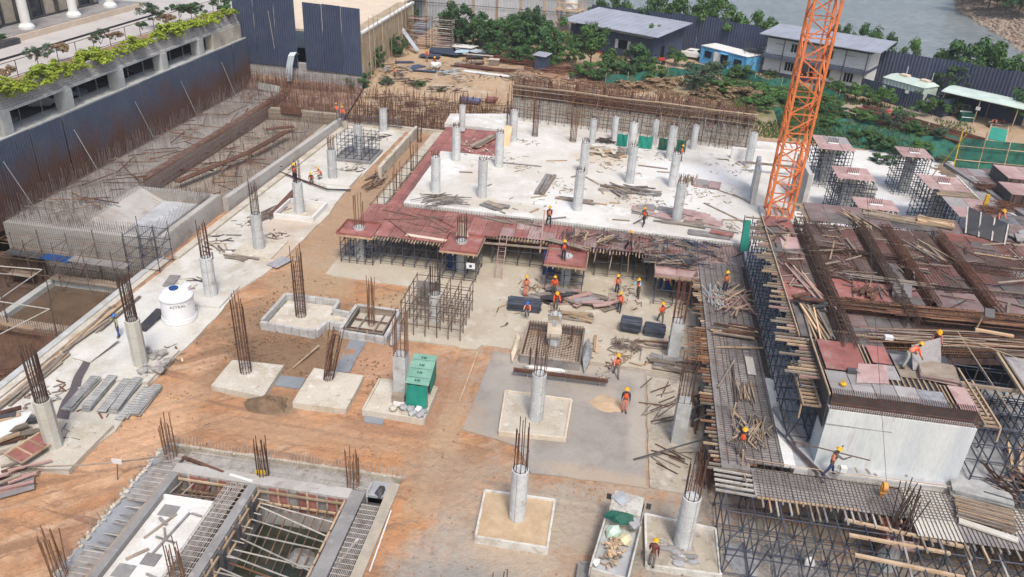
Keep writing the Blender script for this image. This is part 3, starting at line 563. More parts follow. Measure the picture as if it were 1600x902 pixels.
def heap(name,label,cat,c,n,L,wd,th,m,ang=0,spread=(1,.5),tilt=6,pn='plank',group=None,layers=3,shape='box',seed=0,jit=6):
 """a heap of loose long pieces, each a piece of its own"""
 rg=random.Random(seed+int(c[0]*13+c[1]*7));t=thing(name,label,cat,c,group);ms=m if isinstance(m,(list,tuple)) else[m]
 for i in range(n):
  a=R(ang+rg.gauss(0,jit));l=L*rg.uniform(.6,1.1)/2;z=c[2]+th/2+.01+(i*layers//n)*th*1.05+rg.uniform(0,.02)
  x=c[0]+rg.uniform(-1,1)*spread[0];y=c[1]+rg.uniform(-1,1)*spread[1];dz=math.sin(R(rg.uniform(0,tilt)))*l if tilt else 0
  stick(pn,(x-math.cos(a)*l,y-math.sin(a)*l,z),(x+math.cos(a)*l,y+math.sin(a)*l,z+dz),wd*rg.uniform(.8,1.2),th,rg.choice(ms),t,shape)
 return t
def stack(name,label,cat,c,nx,nz_,L,wd,th,m,ang,pn='plank',group=None,jit=1.5,gap=1.1):
 """a neat stack"""
 rg=random.Random(int(c[0]*13+c[1]*7));t=thing(name,label,cat,c,group);ms=m if isinstance(m,(list,tuple)) else[m]
 for k in range(nz_):
  for i in range(nx):
   a=R(ang+rg.gauss(0,jit));l=L*rg.uniform(.92,1.03)/2;o=(i-(nx-1)/2)*wd*gap;px=c[0]-math.sin(R(ang))*o+rg.uniform(-.05,.05);py=c[1]+math.cos(R(ang))*o+rg.uniform(-.05,.05);z=c[2]+th*(k+.5)*1.03+.01
   stick(pn,(px-math.cos(a)*l,py-math.sin(a)*l,z),(px+math.cos(a)*l,py+math.sin(a)*l,z),wd,th,rg.choice(ms),t)
 return t
def crown_mesh(seed,n,rx,rz,leaf,m,clumps=26,flat=.0):
 rg=random.Random(seed);b=MB();cs=[]
 for i in range(clumps):
  u=rg.uniform(-.75,1);a=rg.uniform(0,6.283);q=math.sqrt(max(0,1-u*u));k=rg.uniform(.35,1.08)
  cs.append((Vector((q*math.cos(a)*rx*k,q*math.sin(a)*rx*k,rz*(u*k))),rg.uniform(.15,.36)*rx))
 for i in range(n):
  c,s=rg.choice(cs);d=Vector((rg.gauss(0,1),rg.gauss(0,1),rg.gauss(0,1))).normalized()*s*rg.uniform(.45,1.05);d.z*=.8;p=c+d
  nrm=(d.normalized()+Vector((rg.uniform(-.6,.6),rg.uniform(-.6,.6),rg.uniform(0,.9)))).normalized();t_=nrm.orthogonal().normalized();t_.rotate(Quaternion(nrm,rg.uniform(0,6.28)));s_=nrm.cross(t_);L=leaf*rg.uniform(.6,1.3)
  b.add([p-t_*L,p+s_*L*.45+nrm*L*.12,p+t_*L,p-s_*L*.45+nrm*L*.12],[(0,1,2,3)])
 return b.mesh('crown',m)
CROWNS={}
def crown(kind,i):
 k=(kind,i)
 if k not in CROWNS:
  if kind=='dark':CROWNS[k]=crown_mesh(i+1,2600,1.0,.95,.085,'leaf',30)
  elif kind=='green':CROWNS[k]=crown_mesh(i+20,2400,1.0,.85,.09,'leaf2',24)
  elif kind=='grey':CROWNS[k]=crown_mesh(i+40,1800,1.0,.9,.08,'leaf3',22)
  elif kind=='lime':CROWNS[k]=crown_mesh(i+60,1000,1.0,.7,.13,'lime',20)
  elif kind=='straw':CROWNS[k]=crown_mesh(i+80,900,1.0,.6,.16,'straw',20)
  elif kind=='low':CROWNS[k]=crown_mesh(i+100,900,1.0,.6,.12,'leaf',14)
 return CROWNS[k]
def tree(p,r,h,kind,label,name='tree',cat='tree',group=None,trunk=.35,cat2=None):
 rg=random.Random(int(p[0]*19+p[1]*23));t=thing(name,label,cat,p,group);z=p[2]
 b=MB();top=(p[0]+rg.uniform(-.2,.2),p[1]+rg.uniform(-.2,.2),z+h*.62)
 b.cyl((p[0],p[1],z-.4),top,.05*h*.45,.02*h*.45,7)
 for k in range(4):
  a=rg.uniform(0,6.28);b.cyl((p[0],p[1],z+h*(.3+.08*k)),(p[0]+math.cos(a)*r*.6,p[1]+math.sin(a)*r*.6,z+h*(.55+.08*k)),.015*h,.006*h,5)
 part('trunk',b,'bark',t)
 hh=h*(1-trunk)/2
 o=link('crown',crown(kind,rg.randrange(3)),t,None,(0,0,h-hh*.98),(0,0,rg.uniform(0,6.28)),(r,r*rg.uniform(.85,1.1),hh/.9));return t
def bush(p,r,h,kind,label,name='bush',cat='bush',group=None):
 rg=random.Random(int(p[0]*19+p[1]*23));t=thing(name,label,cat,p,group)
 b=MB()
 for k in range(4):
  a=rg.uniform(0,6.28);b.cyl((p[0],p[1],p[2]-.1),(p[0]+math.cos(a)*r*.5,p[1]+math.sin(a)*r*.5,p[2]+h*.6),.03,.015,5)
 part('stem',b,'bark',t)
 link('foliage',crown(kind,rg.randrange(3)),t,None,(0,0,h*.5),(0,0,rg.uniform(0,6.28)),(r,r*rg.uniform(.8,1.1),h*.62));return t
def corrugated(name,a,c,z0a,z1a,z0c,z1c,pitch,depth,m,t,pan=3.0,pn='sheet',jig=.0,seed=3):
 """a corrugated sheet wall from a to c, cut in panels that stand a little unevenly"""
 a,c=Vector(a),Vector(c);L=(c-a).length;d=(c-a)/L;nrm=Vector((d.y,-d.x));rg=random.Random(seed);k=max(1,round(L/pan));out=[]
 for i in range(k):
  b=MB();s0=L*i/k+.01;s1=L*(i+1)/k-.01;n=max(2,int((s1-s0)/pitch)*2);off=rg.uniform(-1,1)*jig;dz=rg.uniform(-1,1)*jig*.8
  for j in range(n+1):
   s=s0+(s1-s0)*j/n;q=a+d*s+nrm*(off+(depth if(j//1)%2 else 0));f=s/L
   b.v+=[(q.x,q.y,z0a+(z0c-z0a)*f),(q.x,q.y,z1a+(z1c-z1a)*f+dz)]
  b.f=[(2*j,2*j+2,2*j+3,2*j+1) for j in range(n)]
  out.append(part(pn,b,m,t))
 return out
 # ================================================================== left side: raft, pits, boundary wall, car park, plaza building
t=thing('boundary_fence','long navy corrugated sheet fence with rust brown splashed lower half, below the car park','fence',(-49.5,75,1.6))
corrugated('fence',(-49.5,42),(-49.5,99.7),0.9,7.9,1.4,7.9,.28,.045,'rustfence',t,4.1,jig=.05)
part('top_rail',MB().box(-49.75,42,7.85,-49.56,99.6,8.0),'concrete',t)
for y in(54.6,63.6,73.4,82.4,92.0):stick('prop',(-49.3,y,6.4),(-48.5,y+1.2,1.8),.075,.075,'greybag',t,'cyl')
t=thing('car_park','concrete car park storey with dark openings under a stepped block planter','building',(-52,70,8))
part('wall',MB().box(-52.2,36,1.0,-49.95,101,7.75),'concrete',t)
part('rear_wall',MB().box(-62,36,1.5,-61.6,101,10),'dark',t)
part('slab',MB().box(-62,36,9.55,-50.42,101,9.8),'concrete',t)
part('floor_slab',MB().box(-61.5,36,6.6,-52.3,101,6.8),'greycon',t)
for y in(40.5,49,57.2,65.2,73.3,81.5,89.6):
 c=MB().box(-51.4,y-.55,7.7,-50.3,y+.55,9.54);part('pillar',c,'concrete',t)
 for k in(2.6,5.4):stick('window_bar',(-51.2,y+k,7.7),(-51.2,y+k,9.54),.07,.07,'greycon',t,'cyl')
part('end_wall',MB().box(-51.35,92.5,7.74,-50.35,100.8,9.54),'pad',t)
b=MB();rg=random.Random(3)
for k in range(6):
 z=9.82+k*.215;y=38+.3*(k%2)
 while y<100.5:
  L=rg.uniform(.55,.8);d=rg.uniform(0,.05);b.box(-51.3+.02*k,y,z,-50.62-.045*k+d,min(y+L-.03,100.8),z+.195);y+=L
part('block',b,'block',t,'stuff')
part('planter_wall',MB().box(-51.4,37,9.81,-51.1,100.9,11.0),'greycon',t)
part('planter_soil',MB().box(-53.4,37,9.6,-51.41,100.8,10.95),'straw',t)
def car(p,rz,m,label,L=4.2):
 t=thing('parked_car',label,'car',p,'cars parked in the car park');t.rotation_euler=(0,0,R(rz));t['base']=(0,0,0)
 b=MB();prof=[(-2.1,.35),(-2.05,.8),(-1.5,.95),(-.9,1.42),(.5,1.45),(1.2,.98),(2.0,.85),(2.1,.4)]
 n=len(prof);b.v=[(x,-.82+(.14 if z>1.1 else 0),z) for x,z in prof]+[(x,.82-(.14 if z>1.1 else 0),z) for x,z in prof];b.f=[tuple(range(n-1,-1,-1)),tuple(range(n,2*n))]+[(i,(i+1)%n,n+(i+1)%n,n+i) for i in range(n)]
 part('body',b,m,t)
 b=MB()
 for s in(-1,1):b.add([(-1.35,s*.80,1.0),(-.85,s*.70,1.36),(.45,s*.70,1.38),(1.05,s*.80,1.0)],[(0,1,2,3)])
 b.add([(.6,-.62,1.425),(1.2,-.7,1.0),(1.2,.7,1.0),(.6,.62,1.425)],[(0,1,2,3)]);part('window',b,'glass',t)
 for x in(-1.3,1.3):
  for s in(-.8,.8):w_=part('wheel',MB().cyl((x,s-.1,.33),(x,s+.1,.33),.33,n=12),'black',t)
car((-55.2,67.6,6.8),25,'white','white hatchback parked inside the third dark car park opening')
car((-55.0,70.6,6.8),25,'roofgrey','grey sedan parked deeper in the third car park opening')
car((-55.0,60.6,6.8),20,'greybag','grey car half seen in the car park opening nearest the camera')
car((-54.8,78.4,6.8),24,'dark','dark car with pale lamp in the fourth car park opening')
for px,py,r in[(-8,152,1.6),(12,143,1.4),(24,137,.9),(45,126,1.6),(66,116,1.5),(88,108,1.0),(112,96,1.5),(148,90,1.3),(165,84,.9),(192,74,1.4),(252,55,1.6),(268,56,1.4),(287,50,1.4),(300,44,1.2),(322,36,1.3),(334,31,1.0),(352,24,1.2),(35,132,.9),(78,112,.9),(100,102,1.0),(130,92,1.0),(206,70,.9),(222,66,.8),(238,60,.9),(311,40,1.0),(343,28,.9),(56,121,1.1),(176,80,.9)]:
 q=at(px,py,10.9);x=-51.0+rnd.uniform(-.2,.3);q=Vector((x,q.y,10.55))
 NP=globals().get('NP',-1)+1;bush(q,r,r*1.15,'lime','bright yellow green plant trailing over the planter wall, %s from the near end'%ORD[NP],'trailing_plant','plant','yellow green plants on the planter')
for px,py,r,k in[(55,93,1.1,'grey'),(74,88,1.0,'grey'),(98,80,.9,'straw'),(157,66,1.2,'grey'),(180,60,.8,'straw'),(222,44,.9,'low'),(240,30,1.7,'grey'),(262,35,1.0,'straw'),(282,25,1.5,'low'),(305,22,1.2,'dark'),(345,12,1.4,'dark'),(357,18,1.0,'low'),(10,118,.8,'straw')]:
 q=at(px,py,11.0);q.x=min(q.x,-52.3);q.z=10.9;NS=globals().get('NS',-1)+1;bush(q,r,r*1.2,k,'%s shrub in the planter bed, %s of the dull shrubs along the railing'%({'grey':'grey green','straw':'brownish','low':'dark green','dark':'deep green'}[k],ORD[NS]),'shrub','shrub','shrubs in the planter bed')
t=thing('railing','thin brown metal railing standing along the planter bed','railing',(-53.3,80,10.9))
for i in range(17):
 y=55+i*2.75;stick('post',(-53.3,y,10.9),(-53.3,y,12.4),.07,.07,'rust',t,'cyl')
for z in(12.38,11.1):stick('rail',(-53.3,55,z),(-53.3,99,z),.06,.06,'rust',t,'cyl')
b=MB();b.add([(-130,30,9.9),(-53.41,30,9.9),(-53.41,101,9.9),(-53.41,160,9.9),(-130,160,9.9)],[(0,1,2,3,4)]);struct('plaza',b,'paving')
b=MB();b.box(-53.4,101,0,-50.6,103.0,10.4);part('wall',b,'concrete',thing('side_wall','pale concrete wall end beside the tall navy sheets','wall',(-52,102,0)))
t=thing('plaza_building','glass fronted building with white round columns on a cream plinth','building',(-70,88,9.9))
part('plinth',MB().box(-80,50,9.8,-65.9,103.5,10.55),'cream',t)
part('terrace',MB().box(-80,50,10.56,-66.1,103.4,10.62),'greycon',t)
part('wall',MB().box(-80,50,10.62,-70.3,100.2,20),'curtain',t)
for i in range(22):
 y=51+i*2.28;stick('mullion',(-70.1,y,10.6),(-70.1,y,20),.12 if i%3 else.5,.3,'plydark',t,up=(0,1,0))
 if i<21:o=part('curtain',MB().plate((-70.22,y+.2,10.8),(-70.22,y+2.1,10.8),(-70.22,y+2.1,19.5),(-70.22,y+.2,19.5),.03),'curtain' if i%4 else 'glass',t)
part('sill',MB().box(-70.3,50,10.62,-69.95,100.2,10.85),'plydark',t)
part('door',MB().box(-70.2,79.2,10.63,-69.6,81.8,19),'plydark',t)
for y in(66.5,74.5,82.9,91.2,98.6):
 c=MB();c.lathe([(.85,0),(.85,.25),(.7,.45),(.52,.6),(.5,9)],16,(-67.3,y,10.62));part('column',c,'white',t,smooth=False)
q=Vector((-66.3,77.3,9.92));t=thing('planter_box','dark planter box of low hedge beside the cream plinth','planter',q)
part('box',MB().box(-67.5,74.8,9.9,-65.2,78.9,10.5),'plydark',t);link('hedge',crown('low',0),t,None,(-.1,-.4,.85),None,(1.0,1.9,.5))
t=thing('street_lamp','white lamp posts standing at the plaza gate','lamp',(-57.5,103,9.9));stick('post',(-57.5,103,9.9),(-57.5,103,14),.25,.25,'white',t,'cyl');part('head',MB().rock((-57.5,103,14.1),.4),'white',t)
t=thing('block_wall','grey block wall behind rusty upright bars, under the tall navy sheets','wall',(-42,100.3,1))
part('core',MB().box(-50.6,100.25,0,-34.4,100.9,5.1),'block',t)
b=MB();rg=random.Random(4)
for k in range(10):
 x=-50.6+.3*(k%2)
 while x<-34.6:L=rg.uniform(.8,1.0);b.box(x,100.1+rg.uniform(0,.04),.6+k*.45,min(x+L-.03,-34.4),100.25,.6+k*.45+.42);x+=L
part('block',b,'block',t,'stuff')
t=thing('sheet_screen','tall navy corrugated screen left of the narrow gap, above the block wall','screen',(-46.5,100,4.6));corrugated('s',(-51.2,99.95),(-42.85,99.95),4.75,14.2,4.55,14.2,.28,.07,'fence',t,2.8,jig=.06,seed=8)
stick('torn_edge',(-45.9,99.85,6.8),(-46.3,99.85,11.5),.07,.03,'tube',t)
t=thing('sheet_screen','tall navy corrugated screen right of the narrow gap, beside the tan wall','screen',(-38,100,4.6));corrugated('s',(-41.75,99.95),(-34.2,99.95),4.5,12.9,4.25,12.6,.28,.07,'fence',t,2.6,jig=.06,seed=9)
t=thing('bent_sheet','pale galvanised sheet bent over and hanging down the block wall','metal sheet',(-43.4,99.5,3));b=MB()
pr=[(-43.0,99.9,6.2),(-43.1,99.3,6.6),(-43.3,99.0,6.2),(-43.6,98.9,5.0),(-43.9,98.9,2.9)]
for(x,y,z) in pr:
 for k in range(7):b.v.append((x-.45+k*.15*1.0,y+(.04 if k%2 else 0),z+.02*k))
for j in range(len(pr)-1):
 for k in range(6):b.f.append((j*7+k,j*7+k+1,(j+1)*7+k+1,(j+1)*7+k))
part('sheet',b,'galv',t)
t=thing('ramp_wall','tan rendered ramp wall with pale coping running back behind the scaffold poles','wall',(-34.3,112,2))
part('body',MB().hexa([(-36.5,100.92,0),(-34.3,100.92,0),(-34.0,125,0),(-36.5,125,0),(-36.5,100.92,9.3),(-34.3,100.92,9.3),(-34.0,125,9.7),(-36.5,125,9.7)]),'tan',t)
part('coping',MB().hexa([(-34.7,100.9,9.31),(-34.2,100.9,9.31),(-33.9,125,9.71),(-34.4,125,9.71),(-34.7,100.9,9.55),(-34.2,100.9,9.55),(-33.9,125,9.95),(-34.4,125,9.95)]),'white',t)
part('ramp_deck',MB().hexa([(-60,103.2,8.6),(-36.6,103.2,8.6),(-36.6,150,9.1),(-60,150,9.1),(-60,103.2,8.9),(-36.6,103.2,8.9),(-36.6,150,9.4),(-60,150,9.4)]),'cream',t)
t=thing('bamboo_props','thin pale poles leaning and standing against the tan ramp wall','poles',(-33,110,2))
rg=random.Random(6)
for i in range(12):
 y=101.5+i*1.9;stick('pole',(-33.4,y,1+.12*i),(-33.7,y+.3,9.4+rg.uniform(0,2.4)),.1,.1,'timber',t,'cyl')
 if i%3==1:stick('pole',(-31.6,y+2.2,1.5+.1*i),(-33.7,y-1.5,7.5),.1,.1,'timber',t,'cyl')
for z in(4.5,7):stick('pole',(-33.3,112,z),(-33.3,124,z),.09,.09,'timber',t,'cyl')
t=thing('raft_block','pale concrete raft block with a square sump sunk in its top','raft',(-42,58,0))
T0,RX0,RX1,RY0,RY1=1.7,-43.0,-36.2,54.0,62.6
b=MB();b.box(-49.4,53,-3,RX0,63.2,T0);b.box(RX1,53,-3,-35.55,63.2,T0-.02);b.box(RX0,53,-3,RX1,RY0,T0);b.box(RX0,RY1,-3,RX1,63.2,T0);part('body',b,'raftcon',t)
part('sump_floor',MB().box(RX0,RY0,0,RX1,RY1,.8),'greyslab',t)
part('sump_slope',MB().hexa([(RX0,RY0,.44),(-40.2,RY0,.82),(-41.0,RY1,.82),(RX0,RY1,.44),(RX0,RY0,1.84),(RX0+.1,RY0,1.84),(RX0+.1,RY1,1.84),(RX0,RY1,1.84)]),'raftcon',t)
part('kerb_strip',MB().box(-36.05,53.2,T0,-35.6,62.9,T0+.06),'raftcon',t)
sg=[]
rg=random.Random(9)
for i in range(74):x=-49.3+i*.187;sg+=[((x,52.85,-2.9),(x+.02,52.85,2.7+rg.uniform(-.3,.4))),((x,53.3,1.8),(x,53.3,2.5))]
for z in(-2.4,-1.8,-1.2,-.6,0,.6,1.2):sg.append(((-49.3,52.83,z),(-35.7,52.83,z)))
rods(t,'wall_bar',sg,.016,'rebar','stuff')
sg=[]
for i in range(46):y=53.4+i*.21;sg+=[((-36.4,y,.4),(-36.4,y+.02,2.7+rg.uniform(-.2,.3))),((-42.9,y,1.8),(-42.9,y,2.6))]
for i in range(32):x=-43+i*.21;sg+=[((x,53.9,.5),(x,53.9,2.55)),((x,62.7,.5),(x,62.7,2.4))]
for i in range(28):x=-42.6+i*.2;sg.append(((x,54.2,.9),(x+.02,57.5,.55)))
for i in range(20):sg.append(((-42.7,54.2+i*.4,1.7),(-40.4,54.4+i*.4,.6)))
for i in range(260):x=rg.uniform(-49.2,-43.2);y=rg.uniform(53.4,63);sg.append(((x,y,1.8),(x+rg.uniform(-.05,.05),y,2.5+rg.uniform(-.2,.3))))
for i in range(46):x=-42.8+i*.145;sg.append(((x,62.5,.5),(x,62.6,2.3)))
for k in range(2):
 for i in range(34):y=54.2+i*.25;sg.append(((-36.3-.3*k,y,1.9-.4*k),(-37.2-.6*k,y+.1,.5)))
rods(t,'sump_bar',sg,.016,'rebar','stuff')
t=thing('pour_strip','long dusty raft strip under the navy fence, covered by a rusty bar mat','raft',(-46.5,80,0))
part('body',MB().box(-49.4,63.22,-1,-43.5,99.9,1.72),'raftcon',t)
sg=[]
for i in range(30):x=-49.3+i*.2;sg.append(((x,53.2,1.93+.01*(i%3)),(x,99.8,1.9)))
for i in range(156):y=53.2+i*.3;sg.append(((-49.3,y,1.96),(-43.3,y+rg.uniform(-.05,.05),1.96)))
for i in range(210):x=rg.uniform(-49.2,-43.6);y=53.5+46*rg.random()**.8;sg.append(((x,y,1.8),(x+rg.uniform(-.05,.05),y,2.3+rg.uniform(0,.35))))
for i in range(150):y=53.5+i*.31;sg.append(((-49.25,y,1.8),(-49.2,y,2.6+rg.uniform(0,.9))))
for i in range(520):x=-49.2+4.2*rg.random()**2.2;y=rg.uniform(53.5,99.5);sg.append(((x,y,1.8),(x+rg.uniform(-.08,.08),y+rg.uniform(-.05,.05),2.6+rg.uniform(0,1.4))))
rods(t,'mat_bar',sg,.015,'rebar','stuff')
t=thing('bar_wall','dense brown wall of rusty bars along the edge of the raft strip','rebar wall',(-43.4,80,1))
sg=[]
for i in range(230):y=63.3+i*.148;z=2.5+.2*nz(y,0,.8);sg+=[((-43.6,y,.2),(-43.6,y,z)),((-43.1,y+.07,.2),(-43.1,y+.07,z-.1)),((-43.6,y,z-.15),(-43.1,y,z-.15))]
for z in(.8,1.3,1.8,2.3):sg+=[((-43.65,63.3,z),(-43.65,97.3,z)),((-43.05,63.3,z),(-43.05,97.3,z))]
rods(t,'bar',sg,.022,'rust','stuff')
t=thing('trough','long brown bar lined trough between the bar wall and the pale curb wall','raft',(-39,78,0))
part('bed',MB().box(-43.0,63.3,-1,-35.5,90,.5),'mudbed',t)
sg=[]
for i in range(36):x=-42.9+i*.2;sg.append(((x,63.3,.62),(x,90,.62)))
for i in range(88):y=63.4+i*.3;sg.append(((-42.9,y,.65),(-35.7,y,.65)))
for i in range(420):x=rg.uniform(-42.8,-35.8);y=rg.uniform(63.5,89.8);sg.append(((x,y,.5),(x+rg.uniform(-.06,.06),y,1.3+rg.uniform(0,.7))))
for i in range(120):y=63.4+i*.22;sg.append(((-35.75,y,.5),(-35.75+.03,y,2.4+rg.uniform(-.4,.4))))
rods(t,'mat_bar',sg,.0145,'rebar','stuff')
for k,(p,q,m_) in enumerate([((-41.5,66,1.3),(-38.5,75.5,1.5),'rust'),((-38.5,75.5,1.5),(-37.5,83,1.6),'rust'),((-40.5,84,1.2),(-38,86,1.2),'rust')]):b=MB();b.beam(p,q,.7,.12);part('form_board',b,m_,t)
t=thing('curb_wall','pale low concrete wall between the bar trough and the white floor','wall',(-35,77,0))
part('body',MB().hexa([(-35.45,63.22,-.3),(-34.95,63.22,-.3),(-33.9,91,-.3),(-34.4,91,-.3),(-35.45,63.22,1.45),(-34.95,63.22,1.45),(-33.9,91,1.15),(-34.4,91,1.15)]),'raftcon',t)
part('ledge',MB().hexa([(-34.94,53.2,.05),(-34.3,53.2,.05),(-33.2,91,.05),(-33.88,91,.05),(-34.94,53.2,.32),(-34.3,53.2,.30),(-33.2,91,.30),(-33.88,91,.32)]),'pad',t)
t=thing('cross_wall','rust brown wall of bars closing the far end of the trough','rebar wall',(-38,91,0))
part('body',MB().box(-43,90.1,-.5,-34.4,91.2,1.7),'beige',t)
sg=[((-43+i*.15,90.0,.2),(-43+i*.15,90.0,3.1+.25*nz(i,2,.2))) for i in range(58)]+[((-43+i*.17,91.4,1),(-43+i*.17,91.4,3.3)) for i in range(52)]+[((-43,89.97,z),(-34.3,89.97,z)) for z in(.8,1.3,1.8,2.3,2.8)]
rods(t,'bar',sg,.024,'rust','stuff')
stick('form_board',(-41.2,89.8,2.0),(-38.6,89.8,1.9),.1,1.0,'rust',t);stick('form_board',(-47.5,97.4,2.4),(-44.5,97.2,2.2),.1,.9,'concrete',t)
t=thing('starter_bars','row of tall rusty starter bars standing in front of the block wall','rebar wall',(-42,98.5,1.5));sg=[]
for i in range(118):x=-49.3+i*.128;sg.append(((x,98.6,1.5),(x+rg.uniform(-.12,.12),98.7,4.1+rg.uniform(-.9,.7))))
for z in(2.3,3.0,3.9):sg.append(((-49.3,98.55,z),(-34.3,98.55,z)))
for i in range(70):x=-49.3+i*.21;sg.append(((x,97.2,1.5),(x+rg.uniform(-.1,.1),97.2,3.0+rg.uniform(-.5,.6))))
for i in range(330):x=rg.uniform(-49.2,-34.4);y=rg.uniform(92,99.8);z=1.2 if y<97 else 2.2;sg.append(((x,y,z-.4),(x+rg.uniform(-.2,.2),y,z+rg.uniform(.9,2.0))))
rods(t,'bar',sg,.022,'rust','stuff')
b=MB();b.add([(-49.4,97.6,1.74),(-34.2,95.0,1.3),(-34.2,100.1,2.6),(-49.4,100.1,3.2)],[(0,1,2,3)]);b.add([(-43.5,91.3,1.2),(-34.2,91.3,.5),(-34.2,95.02,1.3),(-43.5,97.2,1.72)],[(0,1,2,3)]);struct('red_earth_bank',b,'redmud')
t=thing('starter_bars','tangle of rusty bars along the foot of the brown earth bank','rebar wall',(-24,92,0));sg=[]
for i in range(210):x=-34.2+i*.1;sg.append(((x,92.4+.5*nz(x,1),.1),(x+rg.uniform(-.15,.15),92.6,2.7+rg.uniform(-.6,.8))))
for i in range(120):x=rg.uniform(-34,-13.5);y=rg.uniform(92.6,99);z=yard_z(x,y);sg.append(((x,y,z),(x+rg.uniform(-.2,.2),y,z+rg.uniform(1.0,2.4))))
for i in range(420):x=rg.uniform(-34,-13.5);y=rg.uniform(92.5,100);z=yard_z(x,y);sg.append(((x,y,z),(x+rg.uniform(-.3,.3),y+rg.uniform(-.2,.2),z+rg.uniform(.4,1.6))))
for i in range(260):x=rg.uniform(-34,-14);y=rg.uniform(92.6,99);z=yard_z(x,y)+.3;a=rg.uniform(-.4,.4);sg.append(((x,y,z),(x+2.5*math.cos(a),y+2.5*math.sin(a),z+rg.uniform(-.2,.5))))
for z in(.7,1.3,1.9,2.4):sg.append(((-34.2,92.3,z),(-13.2,92.4,z)))
rods(t,'bar',sg,.028,'rust','stuff')
t=thing('back_wall','low pale wall and dark rails behind the left white floor','wall',(-27,92,0))
part('body',MB().box(-34.2,91.6,0,-20.3,92.1,.55),'pad',t)
for z in(.7,1.1,1.5):stick('rail',(-33.5,91.5,z),(-26.5,91.5,z-.1),.1,.1,'scaf',t,'cyl')
t=thing('raft_pit','deep muddy excavation with bar mats and pale edge walls, bottom left of the fence','pit',(-42,44,-3))
part('bed',MB().box(-60,8,-3.6,-35.6,53,-3.0),'mud',t)
part('edge_wall',MB().box(-35.95,20,-3.5,-35.45,53,.22),'concrete',t)
part('edge_step',MB().box(-35.44,20,0,-34.95,53.1,.14),'pad',t)
part('pool',MB().box(-44.6,45.9,-2.99,-38.3,51.3,-2.72),'mudwater',t)
part('sill',MB().box(-45.2,45.5,-3,-44.6,52,-2.3),'concrete',t);part('sill',MB().box(-44.6,51.3,-3,-36,51.9,-2.2),'concrete',t);part('sill',MB().box(-55,44.6,-3,-38.0,45.5,-2.4),'oldwood',t)
part('dark_face',MB().box(-60,51.9,-3,-46.2,52.6,-.8),'mud',t)
sg=[]
for i in range(78):x=-51+i*.19;sg+=[((x,28,-2.72),(x,45.0,-2.72)),((x,44.4,-3),(x+.02,44.4,-1.3+rg.uniform(-.2,.4)))]
for i in range(84):y=28+i*.2;sg.append(((-51,y,-2.69),(-36,y,-2.69)))
for i in range(160):x=rg.uniform(-50,-36.2);y=rg.uniform(30,44);sg.append(((x,y,-2.9),(x+rg.uniform(-.1,.1),y,-1.7+rg.uniform(-.3,.3))))
for i in range(110):y=28+i*.225;sg.append(((-36.05,y,-3),(-36.05,y,.5+rg.uniform(0,.3))))
for i in range(60):x=-52+i*.26;sg.append(((x,51.7,-3),(x,51.7,-.6+rg.uniform(-.4,.4))))
rods(t,'mat_bar',sg,.019,'rustlite','stuff')
for c,n,L,ang in(((-43.5,39.2,-2.6),9,5.0,4),((-39.3,39.6,-2.6),8,2.6,30)):heap('bar_bundle','dark bundle of loose bars lying on the pit mat' if n==9 else 'short crossed bars lying beside the pit edge wall','bars',c,n,L,.08,.08,'rust',ang,(.3,.5),2,'rebar',None,2,'cyl')
t=scaffold('access_scaffold','tube scaffold with dark walkway boards against the front of the raft block',-48.4,50.6,-3,-35.9,52.3,1.2,6,2,4,'scafbrown',None,.075,5,over=1.3)
rg=random.Random(2)
for x0,x1,z,m_ in((-48.3,-45.2,-.1,'plydark'),(-45.1,-42.6,-.15,'blue'),(-42.7,-40.3,-.05,'plygrey'),(-40.2,-37.8,-.1,'plygrey'),(-48.6,-46.4,-2.0,'oldwood'),(-44.8,-41.4,-2.0,'oldwood'),(-41.3,-37.5,-2.0,'oldwood')):
 b=MB();b.beam((x0,51.5,z),(x1,51.5,z-.08),.95,.06);part('board',b,m_,t)
scaffold('access_scaffold','small dark tube tower at the corner of the raft block by the water tank',-37.2,50.8,0,-34.6,52.8,3.0,3,2,4,'scaf',None,.065,4,over=.8)
t=thing('pit_scaffold','pale tube frames standing over the brown pool in the pit','scaffold',(-44,46,-3))
for x,y in((-47,44),(-43.2,44.2),(-39.2,44),(-47,48.5),(-43.2,48.8),(-48.5,39),(-44,40),(-40.5,39.5)):stick('post',(x,y,-3),(x+.1,y+.1,.4),.075,.075,'scafbrown',t,'cyl')
for p,q in(((-47,44,.1),(-39.2,44,-.1)),((-47,48.5,.2),(-43.2,48.8,.2)),((-47,44,.1),(-47,48.5,.2)),((-43.2,44.2,.1),(-43.2,48.8,.2)),((-48.5,39,-.3),(-47,44,.1)),((-39.2,44,-.1),(-40.5,39.5,-.2)),((-48.5,48.5,-.5),(-45,48.7,-.5))):stick('ledger',p,q,.085,.085,'tube',t,'cyl')
b=MB();b.beam((-50,43.6,-1.4),(-40.2,43.3,-1.5),.35,.07);part('board',b,'timber',t)
rg=random.Random(17)
pts=[(x,55+40*rg.random(),2.05) for x in[rg.uniform(-48.8,-44.2) for _ in range(70)]]+[(rg.uniform(-42.5,-36.3),rg.uniform(64,89),.85) for _ in range(45)]
t=thing('loose_bars','loose rusty bars and battens strewn over the raft strip by the fence','bars',(-46,75,2))
t2=thing('loose_bars','loose brown bars and battens strewn over the trough floor','bars',(-39,76,.6))
for(x,y,z) in pts:
 a=rg.uniform(0,3.14) if rg.random()<.45 else rg.gauss(.15,.3);L=rg.uniform(.6,2.3)
 w_=rg.choice((.06,.06,.12));stick('rebar' if w_<.1 else 'batten',(x-L*math.cos(a),y-L*math.sin(a),z),(x+L*math.cos(a),y+L*math.sin(a),z+rg.uniform(0,.4)),w_,.06,rg.choice(('rust','rust','oldwood','rustlite')),t if x<-43.4 else t2)
